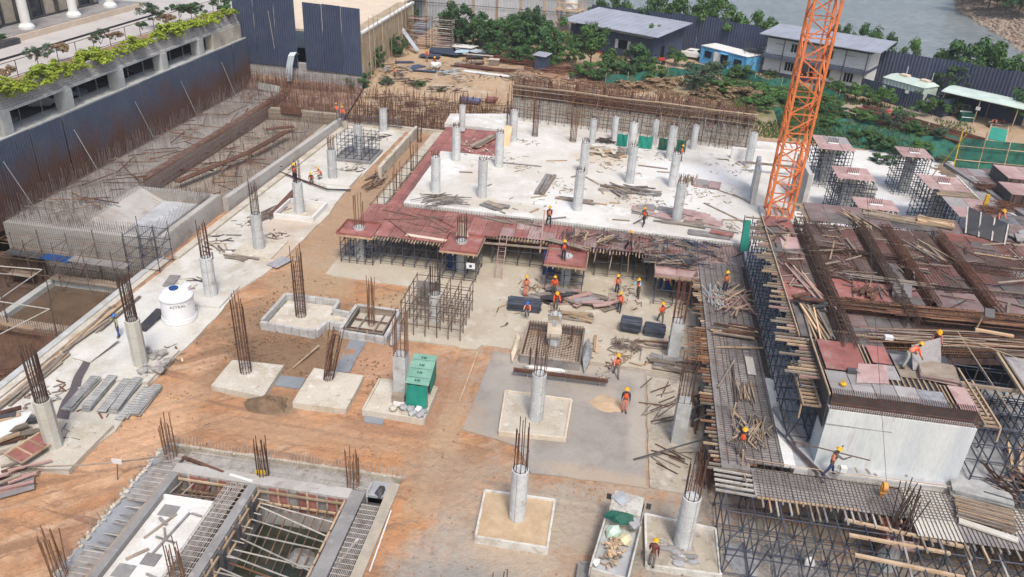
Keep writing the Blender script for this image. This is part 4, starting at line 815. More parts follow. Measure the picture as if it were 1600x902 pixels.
 # ================================================================== the yard beyond the excavation
class Fr:
 """a frame with its front edge running from a to c (seen from the camera) and depth behind it"""
 def __init__(s,a,c,z):s.a=Vector((a[0],a[1],z));d=Vector((c[0]-a[0],c[1]-a[1],0));s.L=d.length;s.u=d/s.L;s.v=Vector((-s.u.y,s.u.x,0));s.z=z
 def __call__(s,x,y,z):return s.a+s.u*x+s.v*y+Vector((0,0,z))
 def box(s,b,x0,y0,z0,x1,y1,z1):return b.hexa([s(x0,y0,z0),s(x1,y0,z0),s(x1,y1,z0),s(x0,y1,z0),s(x0,y0,z1),s(x1,y0,z1),s(x1,y1,z1),s(x0,y1,z1)])
 def bx(s,name,m,t,*a):return part(name,s.box(MB(),*a),m,t)
 def corr(s,b,x0,x1,y,z0,z1,pitch=.3,d=.06,z1b=None):
  n=max(2,int((x1-x0)/pitch*2));k=len(b.v);z1b=z1 if z1b is None else z1b
  for i in range(n+1):
   f=i/n;x=x0+(x1-x0)*f;q=s(x,y-(d if i%2 else 0),0);b.v+=[(q.x,q.y,s.z+z0),(q.x,q.y,s.z+z1+(z1b-z1)*f)]
  b.f+=[(k+2*i,k+2*i+2,k+2*i+3,k+2*i+1) for i in range(n)];return b
 def corrside(s,b,x,y0,y1,z0,z1,z1b=None,pitch=.3,d=.06):
  n=max(2,int((y1-y0)/pitch*2));k=len(b.v);z1b=z1 if z1b is None else z1b
  for i in range(n+1):
   f=i/n;q=s(x+(d if i%2 else 0),y0+(y1-y0)*f,0);b.v+=[(q.x,q.y,s.z+z0),(q.x,q.y,s.z+z1+(z1b-z1)*f)]
  b.f+=[(k+2*i,k+2*i+2,k+2*i+3,k+2*i+1) for i in range(n)];return b
def roofplate(t,F,x0,y0,z0,x1,y1,z1,m,ribs=1.2,th=.1):
 b=MB();b.hexa([F(x0,y0,z0),F(x1,y0,z0),F(x1,y1,z1),F(x0,y1,z1),F(x0,y0,z0+th),F(x1,y0,z0+th),F(x1,y1,z1+th),F(x0,y1,z1+th)])
 n=int((x1-x0)/ribs)
 for i in range(1,n):x=x0+(x1-x0)*i/n;b.beam(F(x,y0,z0+th+.02),F(x,y1,z1+th+.02),.06,.05)
 return part('roof',b,m,t)
t=thing('lake_fence','long navy corrugated sheet fence between the site yard and the lake','fence',(20,129,YZ))
rg=random.Random(12)
xs=[-7.5+i*4.4 for i in range(20)]
for i in range(len(xs)-1):
 x0,x1=xs[i],xs[i+1];h0=4.9+.9*max(0,1-abs(x0-9)/16)+rg.uniform(-.1,.1)
 F=Fr((x0+.02,fence_y(x0)),(x1-.02,fence_y(x1)),YZ-.3);part('sheet',F.corr(MB(),0,F.L,0,0,h0+.3,.44,.09),'fence',t)
 stick('post',F(0,.2,0),F(0,.2,h0+.6+rg.uniform(0,.5)),.1,.1,'plydark',t,'cyl')
t=thing('pale_fence','tall pale grey corrugated fence with timber posts behind the dark green trees','fence',(-24,144,YZ))
F=Fr((-41,143.5),(-7.6,146.2),YZ-.5)
for i in range(8):
 x0=F.L*i/8;part('sheet',F.corr(MB(),x0+.02,x0+F.L/8-.02,0,0,8.6+.2*(i%3),.5,.08),'greyfence',t);stick('post',F(x0,-.2,0),F(x0+.1,-.2,9.4),.3,.22,'timber',t)
for z in(3.2,5.6,7.6):stick('cable',F(0,-.35,z+.4),F(F.L,-.35,z),.1,.1,'plydark',t,'cyl')
t=thing('tank_platform','timber platform carrying a white tank beside the end of the pale fence','platform',(-11.5,142,YZ))
F=Fr((-13.3,141.5),(-9.3,140.6),YZ)
for x in(0,3.8):
 for y in(0,2.4):stick('post',F(x,y,-.2),F(x,y,6.6 if y else 5.4),.25,.25,'timber',t)
for y in(-.1,1.1,2.5):stick('plank',F(-.4,y,3.9),F(4.2,y,3.9),1.1,.12,'timber',t)
for z in(1.8,5.0):stick('rail',F(-.2,-.15,z),F(4,-.15,z),.18,.18,'timber',t)
q=F(2,1.2,3.98);t=thing('water_tank','white box shaped tank standing on the timber platform','tank',q);b=MB();b.lathe([(1.15,0),(1.2,.1),(1.2,1.7),(1.1,1.9),(.4,2.0)],14,q);part('body',b,'white',t);part('lid',MB().cyl(q+V(0,0,2.0),q+V(0,0,2.12),.3),'white',t)
F=Fr((-9.9,130.4),(3.3,122.9),YZ);L=F.L
t=thing('site_shed','long navy sheet shed with a pale grey single pitch roof among trees','shed',F(L/2,4,0))
b=MB();F.corr(b,0,1.7,0,0,3.7,.35);F.corr(b,2.7,L-6.1,0,0,3.75,.35);F.corr(b,L-4.6,L,0,0,3.8,.35);F.corr(b,L-6.1,L-4.6,0,0,1.3,.35);F.corr(b,L-6.1,L-4.6,0,2.6,3.8,.35);F.corr(b,1.7,2.7,0,2.4,3.7,.35)
F.corrside(b,L,0,2.2,0,3.8,4.0,.35);F.corrside(b,L,3.3,9.0,0,4.1,4.6,.35);F.corrside(b,L,2.2,3.3,2.3,4.0,4.1,.35);F.box(b,0,8.9,0,L,9.0,4.6);part('wall',b,'fence',t)
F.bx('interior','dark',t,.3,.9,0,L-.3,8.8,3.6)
roofplate(t,F,-1.2,-1.2,4.05,L+1.0,9.6,4.95,'roofgrey')
for i in range(34):F.bx('rafter','greybag',t,4.0+i*.33,-1.0,3.72,4.12+i*.33,0.2,4.02)
F.bx('door','dark',t,1.72,.1,0,2.68,.2,2.38)
F.bx('door','dark',t,L-.25,2.25,0,L-.1,3.25,2.28)
w_=F.bx('window','dark',t,L-6.08,.08,1.32,L-4.62,.15,2.58)
for x in(L-6.7,L-4.5):F.bx('shutter','greyfence',t,x,-.16,1.3,x+.5,-.08,2.6)
F.bx('base_strip','red',t,5.2,-.35,0,L-4.2,-.2,.25)
F=Fr((10.5,126.6),(16.7,120.6),YZ);L=F.L
t=thing('container_office','sky blue container office with a white door and pale roof','container',F(L/2,1.5,0))
b=MB();F.corr(b,.1,L-.1,0,.1,2.45,.42,.1);F.corrside(b,L,.1,3.0,.1,2.45,None,.42,.1);F.corrside(b,0,.1,3.0,.1,2.45,None,.42,.1);F.box(b,.1,2.9,.1,L-.1,3.0,2.45)
F.box(b,0,-.12,0,.16,.1,2.5);F.box(b,L-.16,-.12,0,L,.1,2.5);F.box(b,.17,-.13,2.4,L-.17,.08,2.55);F.box(b,.17,-.13,0,L-.17,.08,.16);part('wall',b,'bluec',t)
roofplate(t,F,-.05,-.18,2.56,L+.15,3.1,2.62,'white',.6,.06)
F.bx('window','glass',t,.9,-.2,1.1,2.2,-.13,2.0);F.bx('window','glass',t,L-2.2,-.2,1.1,L-.9,-.13,1.9)
F.bx('door','white',t,2.7,-.24,.1,3.9,-.14,2.2);F.bx('doorway','dark',t,4.1,-.2,.1,5.2,-.13,2.2);F.bx('canopy','bluec',t,3.9,-.9,2.25,5.4,-.12,2.32)
F=Fr((19.3,122.4),(32.1,115.5),YZ);L=F.L
t=thing('site_cabin','two storey white site cabin with grey bands and an outside gallery, behind the crane','cabin',F(L/2,2.5,0))
F.bx('wall','white',t,0,0,.5,L,5,5.5);F.bx('base_band','roofdark',t,-.05,-.06,0,L+.06,5.05,.62);F.bx('floor_band','roofdark',t,-.1,-1.3,2.65,L+.07,5.06,3.05);F.bx('top_band','roofdark',t,-.04,-.05,5.2,L+.05,5.04,5.56)
roofplate(t,F,-.8,-1.7,5.75,L+1.4,6.2,6.25,'roofgrey',1.3)
for i in range(6):x=.1+i*(L-.2)/5;stick('post',F(x,-1.25,0),F(x,-1.4,5.8),.13,.13,'plydark',t);
for z in(3.5,3.95):stick('rail',F(-.1,-1.28,z),F(L,-1.28,z),.06,.06,'roofgrey',t,'cyl')
for i in range(24):stick('baluster',F(.3+i*L/24,-1.28,3.05),F(.3+i*L/24,-1.28,3.95),.035,.035,'roofgrey',t,'cyl')
for x,z in((3.2,1.1),(5.2,1.1),(8.4,1.1),(11.6,1.1),(3.6,3.7),(8.3,3.7)):
 w_=F.bx('window','glass',t,x,-.08,z,x+1.3,-.02,z+1.15)
 for k in(0,.42,.85,1.27):fr=stick('frame',F(x+k,-.11,z),F(x+k,-.11,z+1.15),.06,.05,'white',t)
for x,z in((1.2,4.5),(11.0,4.5),(6.4,4.5)):F.bx('air_vent','greyfence',t,x,-.07,z,x+1.4,-.02,z+.14)
F.bx('door','glass',t,6.8,-.08,.65,7.7,-.02,2.5)
t=thing('steel_stair','dark steel stair between the blue container and the white cabin','stair',F(-1.8,0,0))
for k in range(11):F.bx('tread','plydark',t,-2.6,-3.0+k*.28,.2+k*.25,-1.0,-2.7+k*.28,.26+k*.25)
for x in(-2.6,-1.0):stick('stringer',F(x,-3.1,.1),F(x,.1,2.95),.1,.2,'plydark',t);stick('rail',F(x,-3.1,1.1),F(x,.1,3.95),.06,.06,'plydark',t)
F.bx('landing','plydark',t,-3.4,.15,2.85,-.1,1.9,3.0)
for x in(-3.3,-.3):
 stick('post',F(x,.3,0),F(x,.3,4.1),.1,.1,'plydark',t);stick('post',F(x,1.8,0),F(x,1.8,4.1),.1,.1,'plydark',t)
for z in(3.5,4.0):stick('rail',F(-3.3,.2,z),F(-.3,.2,z),.06,.06,'plydark',t)
F=Fr((31.4,114.3),(37.3,107.3),YZ);L=F.L
t=thing('sheet_screen','low navy sheet screen with small white notices in front of the pale green generator','screen',F(L/2,0,0))
part('sheet',F.corr(MB(),0,L,0,-.1,2.3,.4,.08),'fence',t);part('sheet',F.corr(MB(),L+.05,L+2.6,.6,-.1,2.4,.4,.08),'fence',t);part('sheet',F.corrside(MB(),L+2.6,.6,3,-.1,2.3,None,.4),'fence',t)
for x,z in((3.2,1.7),(6.6,1.9),(9.8,1.6)):F.bx('notice','white',t,x,-.16,z,x+.5,-.12,z+.4)
G_=Fr((33.6,112.9),(37.4,108.3),YZ)
t=thing('generator','pale green boxed generator with roof vents, standing behind the navy screen','generator',G_(3,1.5,0))
G_.bx('base','plydark',t,0,0,0,6,3,.4);b=MB();G_.corr(b,.05,5.95,0,.4,2.9,.5,.07);G_.corrside(b,6,0,3,.4,2.9,None,.5,.07);G_.box(b,.05,.08,.4,5.95,3,2.9);part('body',b,'mint',t)
b=MB();b.hexa([G_(-.1,-.15,2.9),G_(6.15,-.15,2.9),G_(6.15,3.1,2.9),G_(-.1,3.1,2.9),G_(.3,.9,3.35),G_(5.8,.9,3.35),G_(5.8,2.2,3.35),G_(.3,2.2,3.35)]);part('roof',b,'mint',t)
for x in(1.4,4.4):G_.bx('vent','cream',t,x,1.1,3.36,x+1.1,2.0,3.6)
for x in(1.9,5.6):stick('exhaust',G_(x,1.8,3.3),G_(x,1.8,4.6),.12,.12,'greyfence',t,'cyl')
F=Fr((39.6,106.9),(46.4,101.8),YZ);L=F.L
t=thing('open_shelter','open shelter with a pale green curved sheet roof on thin timber posts','shelter',F(L/2,2,0))
F.bx('back_wall','fence',t,.1,4.2,0,L-.1,4.3,2.8)
b=MB()
for i in range(12):
 f=i/11
 for j in range(5):q=F(-.4+(L+1.1)*f,-.5+5*j/4,3.05+.28*math.sin(math.pi*j/4)-.1*f);b.v.append(tuple(q))
 for j in range(5):q=F(-.4+(L+1.1)*f,-.5+5*j/4,2.99+.28*math.sin(math.pi*j/4)-.1*f);b.v.append(tuple(q))
for i in range(11):
 for j in range(4):k=i*10+j;b.f+=[(k,k+10,k+11,k+1),(k+5,k+6,k+16,k+15)]
 b.f+=[(i*10,i*10+5,i*10+15,i*10+10),(i*10+4,i*10+14,i*10+19,i*10+9)]
part('roof',b,'mint',t)
for x in(0,L/2,L):stick('post',F(x,-.3,0),F(x,-.3,3.0),.12,.12,'timber',t,'cyl');stick('post',F(x,4.1,0),F(x,4.1,3.0),.12,.12,'timber',t,'cyl')
stick('eave',F(-.3,-.35,2.98),F(L+.3,-.35,2.9),.1,.12,'timber',t);F.bx('notice','white',t,L/2-.2,-.42,1.7,L/2+.3,-.36,2.1)
q=F(3.1,.2,0);t=thing('machine','green and white bar bending machine standing under the open shelter','machine',q);b=MB();b.box(q.x-.75,q.y-.6,q.z,q.x+.75,q.y+.6,q.z+1.0);part('body',b,'net',t);b=MB();b.hexa([(q.x-.72,q.y-.62,q.z+.5),(q.x+.72,q.y-.62,q.z+.5),(q.x+.72,q.y+.5,q.z+1.02),(q.x-.72,q.y+.5,q.z+1.02),(q.x-.72,q.y-.7,q.z+.55),(q.x+.72,q.y-.7,q.z+.55),(q.x+.72,q.y+.5,q.z+1.1),(q.x-.72,q.y+.5,q.z+1.1)]);part('cover',b,'white',t);part('dial',MB().cyl(q+V(0,-.12,.82),q+V(0,-.2,.95),.22),'plydark',t)
for dx,m_,lb in((1.4,'timber','timber board panel leaning in the open shelter'),(2.3,'roofgrey','pale grey cloth hung over a rail in the open shelter')):
 q=F(dx,2.2,0);tt=thing('panel',lb,'panel',q);b=MB();b.beam(q+V(0,0,.1),q+V(.1,.5,1.4),1.0,.08);part('board',b,m_,tt)
q=F(L-1.7,.3,0);t=thing('site_bench','grey timber crate bench under the right end of the open shelter','bench',q)
for z in(.25,.55):
 for a,c in(((-1,-.5),(1,-.5)),((-1,.5),(1,.5)),((-1,-.5),(-1,.5)),((1,-.5),(1,.5))):stick('rail',q+V(a[0],a[1],z),q+V(c[0],c[1],z),.08,.1,'oldwood',t)
part('seat',MB().box(q.x-1.0,q.y-.45,q.z+.35,q.x+1,q.y+.45,q.z+.42),'oldwood',t)
worker(q+V(-.4,.1,.02),'crouch',150,'worker in a pink shirt sitting on the crate bench in the open shelter',None,'pinkcloth','navycloth',None,group=None)
worker(q+V(.5,.3,.02),'crouch',200,'worker in dark clothes sitting on the right end of the crate bench in the shelter',None,'maroon','navycloth',None,group=None)
d=Vector((.69,-.72,0));nrm=Vector((.72,.69,0))
rg=random.Random(21)
for i,(o,L,zz,nb,lb) in enumerate([(0,17,.35,16,'rear long stock of dark red bars on rails below the path'),(-1.6,18,.35,18,'middle long stock of dark red bars lying on rails'),(-3.2,16,.3,16,'front long stock of dark red bars nearest the green net'),(-4.6,8,.3,12,'short stock of dark red bars beside the orange drum')]):
 c=Vector((29.6,106.4,YZ))+nrm*o+d*(1.0 if i<3 else 4);t=thing('bar_stock',lb,'bars',c)
 for k in range(nb):
  a=c+nrm*rg.uniform(-.5,.5)+d*rg.uniform(-.5,1)+V(0,0,zz+rg.uniform(0,.35));stick('rebar',a,a+d*L*rg.uniform(.8,1)+nrm*rg.uniform(-.25,.25),.14,.14,rg.choice(('rust','redsteel')),t,'cyl')
 for s in range(4):q=c+d*(1+s*L/4);stick('rail',q-nrm*.9+V(0,0,.2),q+nrm*.9+V(0,0,.25),.16,.2,'tube',t)
 stick('stake',c+d*(L*.6)+nrm*.7+V(0,0,-.2),c+d*(L*.6)+nrm*.7+V(.1,0,1.4),.12,.12,'timber',t)
q=at(1384,185,YZ);t=thing('drum','orange plastic drum beside the dark red bars','drum',q);b=MB();b.lathe([(.45,0),(.5,.1),(.5,.85),(.46,.95)],14,q);part('body',b,'pink',t);part('rim',MB().cyl(q+V(0,0,.95),q+V(0,0,1.0),.51,n=14),'red',t)
def netsheet(name,label,pts,rows,hfun,m='net',th=0):
 """pts: base line, rows: number of rows, hfun(i, f) -> offset"""
 t=thing(name,label,'net',pts[0]);b=MB();n=len(pts)
 for i,p in enumerate(pts):
  for j in range(rows+1):b.v.append(tuple(Vector(p)+hfun(i,j/rows)))
 b.f=[(i*(rows+1)+j,(i+1)*(rows+1)+j,(i+1)*(rows+1)+j+1,i*(rows+1)+j+1) for i in range(n-1) for j in range(rows)]
 part('sheet',b,m,t,smooth=True);return t
def path(pxs,z,step=1.0):
 P_=[at(px,py,z) for px,py in pxs];out=[]
 for a,c in zip(P_,P_[1:]):
  n=max(1,int((c-a).length/step));out+=[a.lerp(c,k/n) for k in range(n)]
 return out+[P_[-1]]
rg=random.Random(31)
for pxs,lb in(([(945,133),(1000,128),(1060,119),(1110,112)],'sagging green net band rising from the dry slope to the blue container'),([(1108,114),(1150,123),(1200,135),(1240,141)],'sagging green net band between the blue container and the crane'),([(1268,147),(1318,160)],'short green net band right of the crane among weeds')):
 P_=path(pxs,YZ,.7);t=netsheet('net_barrier',lb,P_,4,lambda i,f:V(0,.5*f+.1*math.sin(i*1.7+f*3),.05+f*(1.0+.25*math.sin(i*.9))))
 for q in P_[::5]:stick('stake',q+V(0,.2,-.2),q+V(.05,.3,1.5),.07,.07,'tube',t,'cyl')
def netz(x,y):
 f=(y-93.3+.16*(x-19))/(9.4-.10*(x-19))
 if not(18.5<x<43.2 and-.01<=f<=1.01):return yard_z(x,y)
 return 3.08+1.5*min(1,f*2.2)-.5*max(0,f-.45)+.30*nz(x,y,.45,9)*(f>0)+.22*nz(x,y,1.4,3)
NX=[18.5+i*.55 for i in range(46)]
t=thing('slope_net','wide green shade net draped over the earth slope right of the crane','net',(29,95,3.2));b=MB();rows=16
for i,x in enumerate(NX):
 yb=92.3-.16*(x-19);
 for j in range(rows+1):
  f=j/rows;y=yb+1.0+f*(9.4-.10*(x-19));z=netz(x,y) if 0<f<1 else 3.08+f*1.2;b.v.append((x,y,z))
b.f=[(i*(rows+1)+j,(i+1)*(rows+1)+j,(i+1)*(rows+1)+j+1,i*(rows+1)+j+1) for i in range(len(NX)-1) for j in range(rows)]
part('sheet',b,'net',t,smooth=True)
t=thing('net_tower','bamboo hoist tower with bright green net panels beyond the right hand decks','tower',(41,88,3))
Yp=88.5
def py(px,pyy,Y):
 d=CR*((px-800)/F_PX)-CU*((pyy-451)/F_PX)+CF;return CAM+d*(Y/d.y)
A,B_,C_,D_=py(1528,263,Yp),py(1562,268,Yp),py(1575,203,93),py(1548,198,93)
for a,c in((A,D_),(B_,C_)):stick('pole',a+(a-c)*.12,c+(c-a)*.05,.13,.13,'timber',t,'cyl')
for f in(0,.25,.5,.68,1):stick('rung',A.lerp(D_,f),B_.lerp(C_,f),.1,.1,'timber',t,'cyl')
b=MB();b.plate(A.lerp(D_,.03),B_.lerp(C_,.03),B_.lerp(C_,.55),A.lerp(D_,.55),.03);part('net_panel',b,'net',t);b=MB();b.plate(A.lerp(D_,.7),B_.lerp(C_,.7),B_.lerp(C_,1),A.lerp(D_,1),.03);part('net_panel',b,'tarp',t)
t=thing('net_fence','bamboo framed green net fence behind the right hand decks','net',(42,87,3))
cs=[py(px,yy,86.5) for px,yy in((1490,262),(1527,268),(1565,274),(1600,279),(1650,288))]
for i,q in enumerate(cs):
 q0=V(q.x,86.5,3.0);stick('pole',q0,q0+V(.05,.8,4.4),.11,.11,'lidy' if i==0 else 'timber',t,'cyl')
 if i:
  p0=V(cs[i-1].x,86.5,3.0);b=MB();b.plate(p0+V(0,.1,.2),q0+V(0,.1,.2),q0+V(0,.7,3.6),p0+V(0,.7,3.6),.03);part('net_panel',b,'net',t)
  for z in(1.4,2.9):stick('rail',p0+V(0,.2,z),q0+V(0,.2,z),.09,.09,'timber',t,'cyl')
b=MB();q=at(1582,243,5.2);b.box(q.x-.5,q.y-.3,q.z,q.x+.5,q.y+.3,q.z+.12);part('bundle',b,'white',thing('white_bundle','small white bundle caught on the green net at far right','bundle',q))
t=thing('frame_stack','tall stack of rusty pink steel frames by the tan wall','frames',(-31,121,YZ))
rg=random.Random(41)
for i in range(15):
 z=YZ+.3+i*.3
 for x0 in(-33.4,-29.6):
  w_=2.9;yo=119.5+rg.uniform(-.2,.2)
  for a,c in(((0,0),(w_,0)),((0,1.8),(w_,1.8)),((0,0),(0,1.8)),((w_,0),(w_,1.8))):stick('frame_bar',(x0+a[0],yo+a[1],z),(x0+c[0],yo+c[1],z+rg.uniform(-.05,.05)),.09,.09,rg.choice(('pinkrust','rust','tube')),t,'cyl')
for x in(-33.5,-30.6,-29.7,-26.8):stick('post',(x,119.3,YZ-.2),(x,119.3,YZ+5),.1,.1,'rust',t,'cyl')
b=MB();b.beam((-35,119.5,7.6),(-31.2,116.5,4.4),.7,.1);part('sheet',b,'galv',thing('leaning_sheet','pale narrow sheet leaning against the frame stack','metal sheet',(-31.2,116.5,4)))
t=thing('sheet_pile','untidy pile of dark, white and pale blue sheets below the trees','sheets',(-23,117.5,YZ))
for px,py_,w_,l_,a_,m_ in[(690,80,2.2,3.6,10,'fence'),(700,84,2.5,4.5,-15,'fence'),(720,78,2.4,5.0,-20,'white'),(735,82,2.2,4.2,-30,'galv'),(722,86,1.8,2.0,5,'bluesheet'),(745,86,1.6,3.2,-25,'fence'),(760,86,1.4,2.2,-30,'galv'),(742,90,1.5,2.6,15,'plydark'),(672,88,2.0,3.0,0,'fence'),(765,89,.7,4.6,-12,'pad')]:
 q=at(px,py_,YZ+.2);a=R(a_);d=V(math.cos(a),math.sin(a),0)*l_/2;z=YZ+.25+.1*rnd.random()+(.3 if m_ in('white','galv','bluesheet') else 0);b=MB();b.beam((q.x-d.x,q.y-d.y,z),(q.x+d.x,q.y+d.y,z+rnd.uniform(0,.35)),w_,.06);part('sheet',b,m_,t)
for px,py_,w_,l_,a_,m_,lb in[(650,105,1.5,2.4,60,'fence','navy sheet lying alone on the yard earth'),(662,112,.6,3.4,5,'fence','narrow dark sheet strips lying on the yard earth'),(760,117,.9,6.6,-8,'white','long white sheet lying on the yard earth beside red bars'),(735,138,1.5,2.6,0,'roofblue','blue grey panel stack lying near the bars on the slope'),(768,139,1.3,1.4,0,'ply','red panel stack beside the blue grey panels on the slope'),(632,98,.9,2.6,20,'fence','dark strip lying by the bushes at the foot of the tan wall')]:
 q=at(px,py_,YZ);q.z=yard_z(q.x,q.y)+.12;a=R(a_);d=V(math.cos(a),math.sin(a),0)*l_/2;t=thing('panel_stack' if 'stack' in lb else 'sheet',lb,'panels' if 'stack' in lb else 'metal sheet',q)
 for k in range(3 if 'stack' in lb else 1):b=MB();b.beam(q-d+V(0,.05*k,.12*k),q+d+V(.04*k,0,.12*k),w_,.1);part('panel' if 'stack' in lb else 'plate',b,m_,t)
heap('bar_heap','large heap of rust red bars beside the trees and small hut','bars',(-17.2,116.0,YZ),46,5.5,.12,.12,['rust','redsteel'],-12,(1.6,1.3),4,'rebar',None,5,'cyl')
heap('bar_heap','low strip of rust red bars behind the long white sheet','bars',(-19.8,110.2,YZ),26,7.5,.12,.12,['rust','redsteel'],-6,(1.2,.6),2,'rebar',None,2,'cyl')
heap('bar_heap','spill of rust red bars right of the small navy hut','bars',(-10.5,113.0,YZ),50,3.8,.1,.1,['rust','redsteel','rustlite'],-18,(3.2,1.8),8,'rebar',None,3,'cyl',3,25)
heap('bar_heap','brown timber beam bundle pointing to the sheet pile','timber',(-22.6,112.0,YZ),5,5.0,.3,.2,['rust','oldwood'],38,(.3,.3),2,'beam',None,2)
heap('bar_heap','brown scrap strip at the edge of the yard above the slope','scrap',(-6.5,106.5,YZ),40,3.0,.1,.1,['rust','rustlite','straw'],-8,(5.5,2.5),6,'rebar',None,2,'cyl',4,30)
q=at(843,110,YZ);t=thing('small_hut','small navy sheet hut with a pale flat roof among rusty bars','hut',q);Fh=Fr((q.x-.8,q.y+.2),(q.x+.7,q.y-.4),YZ);b=MB();Fh.corr(b,0,Fh.L,0,-.1,2.0,.3);Fh.corrside(b,Fh.L,0,1.4,-.1,2.0,None,.3);Fh.corrside(b,0,0,1.4,-.1,2.0,None,.3);part('wall',b,'fence',t);roofplate(t,Fh,-.25,-.3,2.0,Fh.L+.25,1.7,2.2,'roofgrey',.5,.06)
t=thing('trestle','dark trestle carrying a pale plank beside the sheet pile','trestle',at(733,98,YZ))
q=at(733,103,YZ)
for s in(-.5,.5):stick('leg',q+V(s,0,0),q+V(s*.2,0,1.5),.1,.1,'rust',t)
stick('plank',q+V(-1,.3,1.55),q+V(3.4,.1,1.6),.3,.08,'pad',t)
q=at(772,101,YZ);t=thing('crate','low brown crate beside the trestle in the yard','crate',q);b=MB();b.box(q.x-.7,q.y-.5,q.z,q.x+.7,q.y+.5,q.z+.7);part('body',b,'oldwood',t);part('cover',MB().box(q.x-.75,q.y-.55,q.z+.71,q.x+.75,q.y+.55,q.z+.78),'pad',t)
worker(at(667,97,YZ),'stand',200,'worker in an orange vest standing among dark sheets in the yard','vest','pinkcloth','greycloth','helmet')
worker(at(680,103,YZ),'crouch',180,'worker in an orange vest crouching over a white sack in the yard','vest','greycloth','greycloth','helmet')
q=at(680,106,YZ);t=thing('white_sack','white sack in front of the crouching yard worker','sack',q);part('body',MB().rock(q+V(0,0,.35),.75,random.Random(4),(1.3,.9,.7)),'white',t)
worker(at(617,124,3.2),'stand',170,'worker in orange half hidden behind the bars on the brown slope','vest','pinkcloth','greycloth','helmet')
worker(at(1137,103,YZ),'stand',200,'person in white standing by the left end of the blue container',None,'white','navycloth',None,group=None)
q=at(1032,100,YZ);t=thing('handcart','small red handcart standing by the shed corner','cart',q);part('tray',MB().box(q.x-.6,q.y-.4,q.z+.6,q.x+.6,q.y+.4,q.z+.9),'red',t)
for s in(-.4,.4):part('wheel',MB().cyl(q+V(s,-.45,.3),q+V(s,.45,.3),.3,n=10),'black',t)
car(tuple(at(1083,92,YZ)),-25,'white','white car parked between the navy fence and the blue container')
wa,wb=Vector((-13.2,92.35,0)),Vector((14.3,88.55,0));F=Fr(wa,wb,3.0);L=F.L
t=thing('retaining_wall','pale retaining wall behind brown scaffolding at the back of the white slab','wall',F(L/2,0,0))
F.bx('body','pcc',t,0,.15,-1,L,.6,2.5)
b=MB();rg=random.Random(51);sg=[]
for i in range(int(L/.1)):x=i*.1;sg+=[(F(x,.35,2.3),F(x,.35,4.2+rg.uniform(-.3,.7))),(F(x,.05,2.3),F(x+.02,.05,3.7+rg.uniform(-.3,.3)))]
for i in range(int(L/.25)):x=i*.25;sg+=[(F(x,.95,.8),F(x,.95,4.1+rg.uniform(-.3,.4)))]
for z in(2.45,2.7,2.9,3.2,3.5,3.8,4.1):sg+=[(F(0,.37,z),F(L,.37,z)),(F(0,.05,z-.1),F(L,.05,z-.1))]
rods(t,'bar',sg,.034,'rust','stuff')
for i in range(9):x=1.2+i*3.2;o=part('bar_column',MB().beam(F(x,.3,2.0),F(x,.3,4.6),.32,.3),'rust',t)
t=thing('wall_scaffold','brown tube scaffold with pale plank rail along the retaining wall','scaffold',F(L/2,-1,0))
for i in range(58):
 x=i*L/57
 for y,m_ in((-.35,'scafbrown'),(-1.5,'scafbrown')):
  if y<-1 and i%2:continue
  stick('post',F(x+rg.uniform(-.1,.1),y,0),F(x+rg.uniform(-.1,.1),y+.1,4.0+rg.uniform(-.5,.8)),.075,.075,rg.choice(('scafbrown','rustlite','scafbrown','scaf')),t,'cyl')
for z in(.6,1.4,2.2,3.0,3.7):
 for y in(-.4,-1.55):
  for k in range(4):x0=k*L/4;stick('ledger',F(x0,y,z+rg.uniform(-.1,.1)),F(x0+L/4+.3,y,z+rg.uniform(-.1,.1)),.075,.075,rg.choice(('scafbrown','rustlite','oldwood')),t,'cyl')
for k in range(5):stick('plank',F(k*L/5,-.9,3.95+.1*(k%2)),F((k+1)*L/5+.2,-.9,4.0),.3,.08,'timber',t)
for i in range(30):x=rg.uniform(L*.62,L);stick('brace',F(x,-1.6,rg.uniform(0,1)),F(x+rg.uniform(-1.8,1.8),-.3,rg.uniform(2,4.2)),.07,.07,rg.choice(('scafbrown','tube','oldwood','tube')),t,'cyl')
for i in range(50):x=rg.uniform(0,L*.9);stick('brace',F(x,rg.uniform(-1.6,-.3),rg.uniform(.2,3)),F(x+rg.uniform(-2,2),rg.uniform(-1.6,-.3),rg.uniform(1,4.2)),.06,.06,rg.choice(('scafbrown','rustlite')),t,'cyl')
for i in range(40):x=rg.uniform(0,L);stick('transom',F(x,-1.7,rg.choice((2.2,3.0,3.7))),F(x,.2,rg.choice((2.2,3.0,3.7))),.07,.07,'rustlite',t,'cyl')
TN={'dark':'dark green','green':'mid green','grey':'grey green','straw':'dry brown','low':'dark green','lime':'yellow green'}
def yt(px,py_):q=at(px,py_,YZ);return Vector((q.x,q.y,min(YZ+.8,netz(q.x,q.y))))
